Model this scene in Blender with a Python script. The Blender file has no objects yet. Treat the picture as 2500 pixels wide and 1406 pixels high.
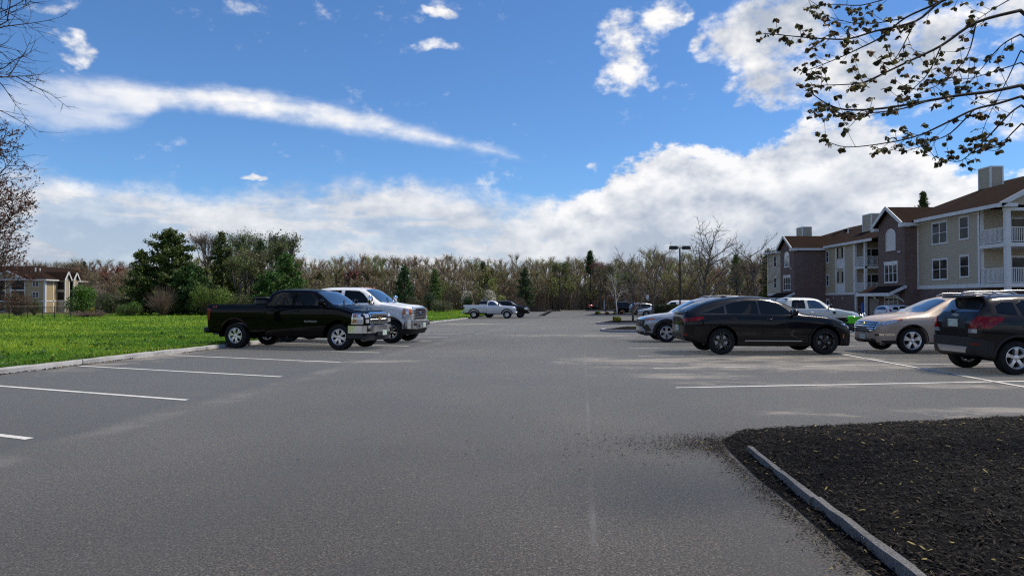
import bpy, bmesh, math, random
import numpy as np
from mathutils import Vector, Matrix
from mathutils.bvhtree import BVHTree
from mathutils.geometry import delaunay_2d_cdt
rad = math.radians
SC = bpy.context.scene
COL = SC.collection

# ------------------------------------------------------------------ camera, world, sun, exposure
FPX, HZ, EYE = 1667.0, 733.0, 1.5          # focal length in photo pixels, horizon row, eye height
cam_d = bpy.data.cameras.new('camera'); cam = bpy.data.objects.new('camera', cam_d); COL.objects.link(cam)
cam.location = (0, 0, EYE); cam.rotation_euler = (rad(90) + math.atan((HZ - 703) / FPX), 0, 0)
cam_d.sensor_width = 36; cam_d.lens = 36 * FPX / 2500; cam_d.clip_start = 0.05; cam_d.clip_end = 2000
SC.camera = cam
SUN_AZ, SUN_EL = rad(72), rad(60)           # azimuth clockwise from the view axis (+Y), elevation
sun_d = bpy.data.lights.new('sun', 'SUN'); sun_d.energy = 2.9; sun_d.angle = rad(13); sun_d.color = (1.0, 0.905, 0.765)
sun = bpy.data.objects.new('sun', sun_d); COL.objects.link(sun)
sdir = Vector((math.sin(SUN_AZ) * math.cos(SUN_EL), math.cos(SUN_AZ) * math.cos(SUN_EL), math.sin(SUN_EL)))
sun.rotation_euler = (-sdir).to_track_quat('-Z', 'Y').to_euler(); sun.location = (20, 20, 40)
SC.view_settings.view_transform = 'Standard'; SC.view_settings.look = 'None'
SC.view_settings.exposure = 0.74; SC.view_settings.gamma = 1.0; SC.view_settings.use_curve_mapping = False

class NT:
    """small wrapper for node graphs: values are sockets or numbers"""
    def __init__(s, tree): s.t = tree; s.n = tree.nodes; s.l = tree.links
    def new(s, typ, **kw):
        n = s.n.new(typ)
        for k, v in kw.items(): setattr(n, k, v)
        return n
    def put(s, sock, v):
        if isinstance(v, bpy.types.NodeSocket): s.l.new(v, sock)
        else: sock.default_value = v
    def m(s, op, a, b=0.0, c=0.0, clamp=False):
        n = s.new('ShaderNodeMath', operation=op); n.use_clamp = clamp
        s.put(n.inputs[0], a); s.put(n.inputs[1], b); s.put(n.inputs[2], c); return n.outputs[0]
    def add(s, a, b): return s.m('ADD', a, b)
    def sub(s, a, b): return s.m('SUBTRACT', a, b)
    def mul(s, a, b): return s.m('MULTIPLY', a, b)
    def step(s, v, lo, hi, a=0.0, b=1.0):
        n = s.new('ShaderNodeMapRange', interpolation_type='SMOOTHSTEP'); n.clamp = True
        s.put(n.inputs[0], v); s.put(n.inputs[1], lo); s.put(n.inputs[2], hi); s.put(n.inputs[3], a); s.put(n.inputs[4], b); return n.outputs[0]
    def mix(s, f, a, b):
        n = s.new('ShaderNodeMix', data_type='RGBA'); n.clamp_factor = True
        s.put(n.inputs[0], f)
        for sk, v in ((n.inputs[6], a), (n.inputs[7], b)):
            s.put(sk, v if isinstance(v, bpy.types.NodeSocket) else (v[0], v[1], v[2], 1.0))
        return n.outputs[2]
    def noise(s, vec, scale, detail=4.0, rough=0.55, dist=0.0, out=0):
        n = s.new('ShaderNodeTexNoise'); 
        if vec is not None: s.l.new(vec, n.inputs['Vector'])
        n.inputs['Scale'].default_value = scale; n.inputs['Detail'].default_value = detail
        n.inputs['Roughness'].default_value = rough; n.inputs['Distortion'].default_value = dist
        return n.outputs[out]
    def voronoi(s, vec, scale, feature='F1', out='Distance'):
        n = s.new('ShaderNodeTexVoronoi', feature=feature)
        if vec is not None: s.l.new(vec, n.inputs['Vector'])
        n.inputs['Scale'].default_value = scale; return n.outputs[out]
    def ramp(s, v, stops):
        n = s.new('ShaderNodeValToRGB'); s.put(n.inputs[0], v); e = n.color_ramp.elements
        while len(e) < len(stops): e.new(0.5)
        for el, (p, c) in zip(e, stops): el.position = p; el.color = (c[0], c[1], c[2], 1)
        return n.outputs[0]
    def sep(s, vec):
        n = s.new('ShaderNodeSeparateXYZ'); s.l.new(vec, n.inputs[0]); return n.outputs
    def comb(s, x, y, z):
        n = s.new('ShaderNodeCombineXYZ'); s.put(n.inputs[0], x); s.put(n.inputs[1], y); s.put(n.inputs[2], z); return n.outputs[0]
    def curve(s, v, pts):
        n = s.new('ShaderNodeFloatCurve'); s.put(n.inputs['Value'], v); c = n.mapping.curves[0]
        n.mapping.use_clip = True
        while len(c.points) < len(pts): c.points.new(0.5, 0.5)
        for p, (x, y) in zip(c.points, pts): p.location = (x, y); p.handle_type = 'VECTOR'
        n.mapping.update(); return n.outputs[0]

def sky_dir(x, y):
    """photo pixel -> azimuth, elevation of that piece of sky (radians)"""
    az = math.atan((x - 1250) / FPX); el = math.atan((HZ - y) / math.hypot(FPX, x - 1250)); return az, el

def build_world():
    w = bpy.data.worlds.new('World'); SC.world = w; w.use_nodes = True
    g = NT(w.node_tree); g.n.clear()
    out = g.new('ShaderNodeOutputWorld'); bg = g.new('ShaderNodeBackground'); g.l.new(bg.outputs[0], out.inputs[0])
    sky = g.new('ShaderNodeTexSky', sky_type='NISHITA'); sky.sun_disc = False
    sky.sun_elevation = SUN_EL; sky.sun_rotation = SUN_AZ; sky.altitude = 100; sky.air_density = 1.0; sky.dust_density = 0.0; sky.ozone_density = 3.5
    tc = g.new('ShaderNodeTexCoord'); d = tc.outputs['Generated']
    x, y, z = g.sep(d)
    az = g.m('ARCTAN2', x, y); el = g.m('ARCSINE', z)
    t = g.m('MULTIPLY_ADD', az, 1 / 1.6, 0.5, clamp=True)          # azimuth -0.8..0.8 -> 0..1
    P = g.comb(x, y, g.mul(z, 1.55))
    Pup = g.comb(g.add(x, 0.010), g.add(y, 0.004), g.add(g.mul(z, 1.55), 0.030))
    n1 = g.noise(P, 7.5, 8, 0.60); n2 = g.noise(Pup, 7.5, 4, 0.60)
    Pflat = g.comb(x, y, g.mul(z, 4.6))
    nf = g.noise(Pflat, 4.2, 6, 0.60, 0.3)                            # flattened, streaky
    nb = g.noise(P, 30, 4, 0.62)
    nl = g.noise(P, 2.2, 2, 0.5)
    wv = g.sep(g.noise(P, 9.0, 4, 0.58, out=1))                       # warps the outlines
    waz = g.m('MULTIPLY_ADD', g.sub(wv[0], 0.5), 0.13, az); wel = g.m('MULTIPLY_ADD', g.sub(wv[1], 0.5), 0.10, el)
    wav = g.comb(waz, wel, 0.0)
    EM = 0.6
    def edge(pts):
        q = []
        for px, py in pts:
            a, e = sky_dir(px, py); q.append((min(max(a / 1.6 + 0.5, 0), 1), e / EM))
        return g.mul(g.curve(t, q), EM)
    nz = g.sub(n1, 0.5); nzb = g.sub(nb, 0.5); nzf = g.sub(nf, 0.5)
    # low bank running into the heap cloud on the right
    top = edge([(-300, 385), (60, 408), (250, 432), (400, 452), (560, 468), (700, 448), (900, 440), (1010, 436), (1150, 474), (1250, 500), (1330, 478), (1450, 456), (1500, 408), (1600, 366), (1700, 352), (1830, 360), (1900, 338), (1960, 312), (2100, 284), (2200, 326), (2300, 384), (2420, 440), (2700, 420)])
    crisp = g.step(az, 0.0, 0.13)                                    # left of it soft stratus, right of it crisp heaps
    rag = g.add(g.mul(nz, 0.085), g.mul(nzb, g.m('MULTIPLY_ADD', crisp, 0.030, 0.022)))
    dd = g.add(g.sub(top, el), rag)
    a_bank = g.step(dd, g.m('MULTIPLY_ADD', crisp, 0.007, -0.012), g.m('MULTIPLY_ADD', crisp, -0.016, 0.030))
    holes = g.step(g.add(nf, g.mul(nz, 0.5)), 0.34, 0.47)
    a_bank = g.mul(a_bank, g.mix(crisp, (0, 0, 0), (1, 1, 1)) if False else g.m('MAXIMUM', holes, g.m('MULTIPLY_ADD', crisp, 0.22, 0.78)))
    # long streak
    s_up = edge([(-300, 230), (0, 205), (100, 180), (300, 176), (450, 206), (520, 198), (610, 196), (700, 220), (850, 262), (1000, 306), (1150, 346), (1240, 372), (1300, 394), (1500, 430)])
    s_lo = edge([(-300, 300), (0, 300), (120, 325), (240, 330), (330, 318), (390, 268), (520, 275), (650, 292), (800, 318), (930, 336), (1050, 352), (1180, 376), (1300, 396), (1500, 430)])
    sel = g.m('MULTIPLY_ADD', g.sub(wv[1], 0.5), 0.020, el)
    sin_ = g.m('MINIMUM', g.sub(s_up, sel), g.sub(sel, s_lo))
    a_str = g.step(g.add(sin_, g.add(g.mul(nz, 0.03), g.add(g.mul(nzf, 0.035), g.mul(nzb, 0.016)))), -0.007, 0.024)
    a_str = g.mul(a_str, g.step(az, 0.05, 0.0))
    a_str = g.mul(a_str, g.step(g.sub(nf, g.mul(az, 0.40)), 0.36, 0.66, 0.35, 1.0))
    a_str = g.mul(a_str, g.step(sin_, -0.014, 0.010)); a_str = g.mul(a_str, g.step(g.add(az, g.mul(nzf, 0.5)), -0.66, -0.40, 0.42, 1.0))
    # separate puffs: (x, y, half width, half height, weight)
    puffs = [(1536, 135, 66, 74, 1), (1628, 40, 52, 56, 1), (1040, 122, 92, 20, .55), (168, 112, 66, 30, .85), (640, 442, 26, 11, .8),
             (1082, 14, 44, 18, .55), (1455, 48, 50, 20, .5), (1718, 108, 22, 26, .8), (1870, 90, 130, 92, 1), (1900, 205, 130, 66, 1),
             (1895, 275, 34, 30, .95), (2085, 190, 120, 76, .9), (2290, 130, 170, 105, .85), (2460, 250, 110, 90, .75), (2490, 40, 130, 70, .9), (1800, 250, 40, 36, .75),
             (1448, 415, 24, 14, .8), (100, 30, 70, 24, .55)]
    best = None
    def vm(op, *args):
        n = g.new('ShaderNodeVectorMath', operation=op)
        for sk, v in zip(n.inputs, args): g.put(sk, v)
        return n
    for (px, py, hw, hh, wt) in puffs:
        a0, e0 = sky_dir(px, py); sa = hw / FPX * math.cos(a0) ** 2; se = hh / math.hypot(FPX, px - 1250)
        q = vm('MULTIPLY_ADD', wav, (1 / sa, 1 / se, 0), (-a0 / sa, -e0 / se, 0)).outputs[0]
        v = g.m('MULTIPLY_ADD', vm('DOT_PRODUCT', q, q).outputs['Value'], -0.5, wt)
        best = v if best is None else g.m('MAXIMUM', best, v)
    # clouds go on beyond the frame on every side
    beyond = g.step(g.m('ABSOLUTE', az), 0.66, 0.80)
    high = g.step(el, 0.50, 0.62)
    gen = g.mul(g.m('MAXIMUM', beyond, high), g.step(nl, 0.50, 0.68))
    best = g.m('MAXIMUM', best, g.mul(gen, g.step(el, 1.35, 0.9, 0.0, 0.85)))
    pf = g.add(best, g.add(g.mul(nz, 1.9), g.mul(nzb, 1.2)))
    a_puff = g.mul(g.step(pf, 0.26, 1.0), g.step(best, -0.6, 0.3))
    # light on the clouds: denser towards the sun -> darker side
    brightness = g.m('MULTIPLY_ADD', g.sub(n1, n2), 3.8, 0.70)
    lit2 = g.add(brightness, g.mul(nzb, 0.40))
    deep = g.step(g.add(dd, g.mul(nz, 0.16)), 0.035, 0.17)                # deep inside the bank: grey bases
    strat = g.add(g.mul(nzf, 2.0), 0.46)
    bank_r = g.sub(lit2, g.mul(deep, 0.80))
    bank_l = g.add(g.mul(crisp, bank_r), g.mul(g.sub(1.0, crisp), g.add(strat, g.mul(g.sub(lit2, 0.70), 0.5))))
    bank_l = g.m('SUBTRACT', bank_l, g.mul(g.step(el, 0.16, 0.0), 0.28), clamp=True)
    puff_deep = g.mul(g.step(az, 0.22, 0.32), g.step(g.add(best, g.mul(nz, 1.6)), 0.45, 1.0))
    puff_l = g.m('SUBTRACT', g.add(lit2, 0.10), g.mul(puff_deep, 0.60), clamp=True)
    WHITE, GREY = (7.3, 7.2, 7.15), (3.35, 3.75, 4.45)
    c_bank = g.mix(bank_l, GREY, WHITE); c_puff = g.mix(puff_l, GREY, WHITE)
    c_str = g.mix(g.m('ADD', brightness, 0.10, clamp=True), (4.6, 5.2, 6.2), WHITE)
    mulc = g.new('ShaderNodeMix', data_type='RGBA', blend_type='MULTIPLY'); mulc.inputs[0].default_value = 1.0; g.l.new(sky.outputs[0], mulc.inputs[6]); mulc.inputs[7].default_value = (0.53, 0.75, 0.97, 1); base = mulc.outputs[2]
    hz = g.step(el, 0.12, -0.02)
    skyc = g.mix(g.mul(hz, 0.5), base, (4.6, 5.6, 7.0))
    c = g.mix(a_str, skyc, c_str); c = g.mix(a_puff, c, c_puff); c = g.mix(g.mul(a_bank, 0.95), c, c_bank)
    g.l.new(c, bg.inputs[0]); bg.inputs[1].default_value = 0.083
    w.cycles.sampling_method = 'MANUAL'; w.cycles.sample_map_resolution = 512
    SC.cycles.use_denoising = False; SC.cycles.filter_width = 1.2; SC.cycles.max_bounces = 5; SC.cycles.diffuse_bounces = 3; SC.cycles.glossy_bounces = 3; SC.cycles.transmission_bounces = 2; SC.cycles.transparent_max_bounces = 6
build_world()

# ------------------------------------------------------------------ helpers
def smooth01(t): t = min(max(t, 0.0), 1.0); return t * t * (3 - 2 * t)
def gz(X, Y):
    """height of the ground: level near the viewer, easing down about half a metre by 75 m, lower still far left"""
    t = min(max((Y - 18) / 57.0, 0), 1)
    z = -0.5 * (0.65 * t + 0.35 * smooth01(t))
    z -= 1.1 * smooth01((Y - 85) / 75) * smooth01((-X - 25) / 45)
    return z
def gp(x, y):
    """ground point (X, Y, Z) seen at a photo pixel"""
    Z = 0.0; Y = 30.0
    for _ in range(40):
        Y = (EYE - Z) * FPX / max(y - HZ, 3.0); X = (x - 1250) / FPX * Y; Z = 0.5 * Z + 0.5 * gz(X, Y)
    return X, Y, Z
def at(x, y, Y):
    """point at depth Y seen at a photo pixel"""
    return Vector(((x - 1250) / FPX * Y, Y, EYE + (HZ - y) / FPX * Y))

def tag(o, label=None, cat=None, group=None, kind=None):
    if label: o['label'] = label
    if cat: o['category'] = cat
    if group: o['group'] = group
    if kind: o['kind'] = kind
    return o
def empty(name, loc=(0, 0, 0), rz=0.0, parent=None):
    o = bpy.data.objects.new(name, None); COL.objects.link(o); o.location = loc; o.rotation_euler = (0, 0, rz); o.empty_display_size = 0.1
    if parent is not None: o.parent = parent
    return o
def link_mesh(name, me, parent=None):
    o = bpy.data.objects.new(name, me); COL.objects.link(o)
    if parent is not None: o.parent = parent
    return o
def copy_tree(o, parent=None):
    c = o.copy(); COL.objects.link(c); c.parent = parent
    for ch in list(o.children): copy_tree(ch, c)
    return c

class MB:
    """collects polygons; build() makes one mesh object"""
    def __init__(s): s.v = []; s.f = []; s.mi = []
    def poly(s, pts, m=0):
        b = len(s.v); s.v.extend([tuple(p) for p in pts]); s.f.append(tuple(range(b, b + len(pts)))); s.mi.append(m)
    def box(s, x0, x1, y0, y1, z0, z1, m=0):
        b = len(s.v)
        s.v += [(x0, y0, z0), (x1, y0, z0), (x1, y1, z0), (x0, y1, z0), (x0, y0, z1), (x1, y0, z1), (x1, y1, z1), (x0, y1, z1)]
        for q in ((0, 3, 2, 1), (4, 5, 6, 7), (0, 1, 5, 4), (1, 2, 6, 5), (2, 3, 7, 6), (3, 0, 4, 7)):
            s.f.append(tuple(b + i for i in q)); s.mi.append(m)
    def hexa(s, p, m=0):
        """8 points, bottom four then top four, both counter-clockwise from above"""
        b = len(s.v); s.v += [tuple(q) for q in p]
        for q in ((0, 3, 2, 1), (4, 5, 6, 7), (0, 1, 5, 4), (1, 2, 6, 5), (2, 3, 7, 6), (3, 0, 4, 7)):
            s.f.append(tuple(b + i for i in q)); s.mi.append(m)
    def bar(s, a, b_, w, h=None, m=0, up=(0, 0, 1)):
        """rectangular bar from a to b"""
        a = Vector(a); b_ = Vector(b_); d = (b_ - a).normalized(); u = Vector(up)
        if abs(d.dot(u)) > 0.95: u = Vector((1, 0, 0))
        r = d.cross(u).normalized(); u = r.cross(d); h = h or w
        P = []
        for c in (a, b_): P.append([c + r * (sx * w / 2) + u * (sy * h / 2) for sx, sy in ((-1, -1), (1, -1), (1, 1), (-1, 1))])
        q = len(s.v); s.v += [tuple(p) for p in P[0] + P[1]]
        for f in ((3, 2, 1, 0), (4, 5, 6, 7), (0, 1, 5, 4), (1, 2, 6, 5), (2, 3, 7, 6), (3, 0, 4, 7)):
            s.f.append(tuple(q + i for i in f)); s.mi.append(m)
    def tube(s, pts, rads, k=6, m=0, cap=True):
        pts = [Vector(p) for p in pts]; n = len(pts); rings = []
        prev = None
        for i in range(n):
            d = (pts[min(i + 1, n - 1)] - pts[max(i - 1, 0)])
            if d.length < 1e-9: d = Vector((0, 0, 1))
            d.normalize()
            if prev is None:
                u = Vector((0, 0, 1)) if abs(d.z) < 0.9 else Vector((1, 0, 0))
                r = d.cross(u).normalized()
            else:
                r = (prev - d * prev.dot(d))
                r = r.normalized() if r.length > 1e-6 else d.orthogonal().normalized()
            prev = r; u = d.cross(r)
            b = len(s.v); rr = rads[i] if hasattr(rads, '__len__') else rads
            for j in range(k):
                a = 2 * math.pi * j / k; p = pts[i] + (r * math.cos(a) + u * math.sin(a)) * rr; s.v.append((p.x, p.y, p.z))
            rings.append(b)
        for i in range(n - 1):
            for j in range(k):
                s.f.append((rings[i] + j, rings[i] + (j + 1) % k, rings[i + 1] + (j + 1) % k, rings[i + 1] + j)); s.mi.append(m)
        if cap:
            s.f.append(tuple(rings[0] + j for j in reversed(range(k)))); s.mi.append(m)
            s.f.append(tuple(rings[-1] + j for j in range(k))); s.mi.append(m)
    def lathe(s, prof, k=24, axis='y', c=(0, 0, 0), m=0, closed=False):
        """profile of (radius, along) turned about an axis through c"""
        n = len(prof); b = len(s.v)
        for (r, h) in prof:
            for j in range(k):
                a = 2 * math.pi * j / k; u, v = r * math.cos(a), r * math.sin(a)
                if axis == 'y': s.v.append((c[0] + u, c[1] + h, c[2] + v))
                elif axis == 'x': s.v.append((c[0] + h, c[1] + u, c[2] + v))
                else: s.v.append((c[0] + u, c[1] + v, c[2] + h))
        for i in range(n if closed else n - 1):
            i2 = (i + 1) % n
            for j in range(k):
                j2 = (j + 1) % k; s.f.append((b + i * k + j, b + i2 * k + j, b + i2 * k + j2, b + i * k + j2)); s.mi.append(m)
    def rbox(s, c, sx, sy, sz, n=3, e=4.0, m=0, rot=None):
        """rounded box: a subdivided cube drawn towards a superellipsoid"""
        b = len(s.v); idx = {}; c = Vector(c)
        def vert(i, j, k):
            key = (i, j, k)
            if key not in idx:
                p = Vector((2 * i / n - 1, 2 * j / n - 1, 2 * k / n - 1))
                l = (abs(p.x) ** e + abs(p.y) ** e + abs(p.z) ** e) ** (1 / e); p = p / l
                p = Vector((p.x * sx / 2, p.y * sy / 2, p.z * sz / 2))
                if rot is not None: p = rot @ p
                idx[key] = len(s.v); s.v.append(tuple(p + c))
            return idx[key]
        for ax in range(3):
            for side in (0, n):
                for i in range(n):
                    for j in range(n):
                        q = []
                        for (di, dj) in ((0, 0), (1, 0), (1, 1), (0, 1)):
                            t = [0, 0, 0]; t[ax] = side; t[(ax + 1) % 3] = i + di; t[(ax + 2) % 3] = j + dj; q.append(vert(*t))
                        if side == 0: q.reverse()
                        s.f.append(tuple(q)); s.mi.append(m)
    def build(s, name, mat, parent=None, smooth=False, angle=None):
        me = bpy.data.meshes.new(name); me.from_pydata(s.v, [], s.f)
        mats = mat if isinstance(mat, (list, tuple)) else [mat]
        for m_ in mats: me.materials.append(m_)
        if len(mats) > 1: me.polygons.foreach_set('material_index', s.mi)
        if smooth or angle:
            me.polygons.foreach_set('use_smooth', [True] * len(me.polygons))
            if angle: me.set_sharp_from_angle(angle=rad(angle))
        me.update(); return link_mesh(name, me, parent)

def np_mesh(name, V, F, mat, parent=None, tint=None, mi=None, smooth=False):
    """mesh from numpy arrays: V (n,3), F (m,3 or 4); tint: per-vertex colour attribute"""
    me = bpy.data.meshes.new(name); k = F.shape[1]
    me.vertices.add(len(V)); me.vertices.foreach_set('co', np.ascontiguousarray(V, dtype=np.float32).ravel())
    me.loops.add(F.size); me.loops.foreach_set('vertex_index', np.ascontiguousarray(F, dtype=np.int32).ravel())
    me.polygons.add(len(F)); me.polygons.foreach_set('loop_start', np.arange(0, F.size, k, dtype=np.int32))
    for m_ in (mat if isinstance(mat, (list, tuple)) else [mat]): me.materials.append(m_)
    if mi is not None: me.polygons.foreach_set('material_index', np.asarray(mi, dtype=np.int32))
    if tint is not None:
        a = me.color_attributes.new('tint', 'FLOAT_COLOR', 'POINT')
        c = np.ones((len(V), 4), dtype=np.float32); c[:, :3] = tint; a.data.foreach_set('color', c.ravel())
    if smooth: me.polygons.foreach_set('use_smooth', np.ones(len(F), dtype=bool))
    me.update(calc_edges=True); me.validate(); return link_mesh(name, me, parent)

# ------------------------------------------------------------------ materials
MATS = {}
def mat(name, color=(0.5, 0.5, 0.5), rough=0.5, metal=0.0, spec=0.5, coat=0.0, coat_rough=0.03, fn=None):
    if name in MATS: return MATS[name]
    m = bpy.data.materials.new(name); m.use_nodes = True; g = NT(m.node_tree); b = g.n['Principled BSDF']
    b.inputs['Base Color'].default_value = (*color, 1); b.inputs['Roughness'].default_value = rough
    b.inputs['Metallic'].default_value = metal; b.inputs['Specular IOR Level'].default_value = spec
    b.inputs['Coat Weight'].default_value = coat; b.inputs['Coat Roughness'].default_value = coat_rough
    if fn: fn(g, b)
    MATS[name] = m; return m
def objco(g): return g.new('ShaderNodeTexCoord').outputs['Object']
def bump(g, b, h, strength=0.5, dist=0.01):
    n = g.new('ShaderNodeBump'); n.inputs['Strength'].default_value = strength; n.inputs['Distance'].default_value = dist
    g.l.new(h, n.inputs['Height']); g.l.new(n.outputs[0], b.inputs['Normal'])
def varied(c1, c2, scale=3.0, bmp=0.0, bscale=40.0, detail=5):
    def fn(g, b):
        co = objco(g); n = g.noise(co, scale, detail, 0.6)
        g.l.new(g.mix(g.step(n, 0.3, 0.7), c1, c2), b.inputs['Base Color'])
        if bmp: bump(g, b, g.noise(co, bscale, 4, 0.6), bmp, 0.01)
    return fn
def tinted(sub=0.0, back=True):
    """colour from the mesh attribute, a little varied; thin leaves let light through"""
    def fn(g, b):
        a = g.new('ShaderNodeVertexColor', layer_name='tint'); g.l.new(a.outputs[0], b.inputs['Base Color'])
        if sub:
            tr = g.new('ShaderNodeBsdfTranslucent'); g.l.new(a.outputs[0], tr.inputs[0])
            mx = g.new('ShaderNodeMixShader'); mx.inputs[0].default_value = sub
            out = g.n['Material Output']; g.l.new(b.outputs[0], mx.inputs[1]); g.l.new(tr.outputs[0], mx.inputs[2]); g.l.new(mx.outputs[0], out.inputs[0])
    return fn
def dusty(c, dirt=(0.16, 0.14, 0.115), z0=0.25, z1=0.75, amt=0.55):
    """car paint with road film on the lower panels"""
    def fn(g, b):
        co = objco(g); z = g.sep(co)[2]; n = g.noise(co, 6.0, 6, 0.65)
        f = g.mul(g.step(g.add(z, g.mul(g.sub(n, 0.5), 0.5)), z1, z0), amt)
        g.l.new(g.mix(f, c, dirt), b.inputs['Base Color'])
        g.l.new(g.m('MULTIPLY_ADD', f, 0.5, b.inputs['Roughness'].default_value), b.inputs['Roughness'])
        g.l.new(g.m('MULTIPLY_ADD', f, -0.8, b.inputs['Coat Weight'].default_value), b.inputs['Coat Weight'])
    return fn
M_TYRE = mat('tyre_rubber', (0.012, 0.012, 0.012), 0.85, spec=0.25, fn=varied((0.010, 0.010, 0.010), (0.022, 0.021, 0.020), 9))
M_PLASTIC = mat('black_plastic', (0.014, 0.014, 0.015), 0.55, spec=0.4)
M_DARK = mat('wheel_well', (0.006, 0.006, 0.006), 0.9, spec=0.1)
M_ALLOY = mat('alloy', (0.62, 0.62, 0.63), 0.28, metal=0.9)
M_ALLOYD = mat('dark_alloy', (0.03, 0.03, 0.032), 0.3, metal=0.6, coat=0.5)
M_BLKALLOY = mat('black_alloy', (0.008, 0.008, 0.009), 0.25, metal=0.3, coat=0.8)
M_CHROME = mat('chrome', (0.78, 0.79, 0.8), 0.12, metal=1.0)
M_GLASS = mat('tinted_glass', (0.006, 0.0075, 0.008), 0.02, spec=0.32)
M_GLASSB = mat('windscreen_glass', (0.014, 0.024, 0.036), 0.015, spec=1.0, coat=1.0, coat_rough=0.0)  # bluish base colour adds to the look of reflected sky
M_SEAM = mat('panel_gap', (0.004, 0.004, 0.004), 0.9, spec=0.1)
M_RED = mat('red_lens', (0.20, 0.003, 0.004), 0.2, spec=0.2, coat=0.4)
M_AMBER = mat('amber_lens', (0.55, 0.13, 0.02), 0.15, coat=1.0)
M_CLEAR = mat('lamp_lens', (0.55, 0.57, 0.60), 0.08, metal=0.55, coat=1.0)
M_PLATE = mat('licence_plate', (0.55, 0.60, 0.56), 0.4, fn=varied((0.62, 0.66, 0.62), (0.30, 0.42, 0.36), 14))
# ------------------------------------------------------------------ ground, lot, kerbs, paint
rng = np.random.default_rng(7); RND = random.Random(5)
def pchip(pts):
    """smooth monotone interpolation through (x, y) points"""
    xs = np.array([p[0] for p in pts], float); ys = np.array([p[1] for p in pts], float)
    h = np.diff(xs); dl = np.diff(ys) / h; d = np.zeros(len(xs))
    if len(xs) > 2:
        for i in range(1, len(xs) - 1):
            if dl[i - 1] * dl[i] > 0:
                w1 = 2 * h[i] + h[i - 1]; w2 = h[i] + 2 * h[i - 1]; d[i] = (w1 + w2) / (w1 / dl[i - 1] + w2 / dl[i])
    d[0] = dl[0]; d[-1] = dl[-1]
    def f(x):
        x = min(max(x, xs[0]), xs[-1]); i = min(max(int(np.searchsorted(xs, x)) - 1, 0), len(h) - 1)
        t = (x - xs[i]) / h[i]; t2, t3 = t * t, t * t * t
        return (2 * t3 - 3 * t2 + 1) * ys[i] + (t3 - 2 * t2 + t) * h[i] * d[i] + (-2 * t3 + 3 * t2) * ys[i + 1] + (t3 - t2) * h[i] * d[i + 1]
    return f
kerb_x = pchip([(-30, -16.6), (0, -12.28), (13.74, -10.3), (21.74, -9.15), (40, -7.6), (60, -6.1), (75.7, -4.6), (100, -2.6), (140, 1.0)])
gzv = np.vectorize(gz)

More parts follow.
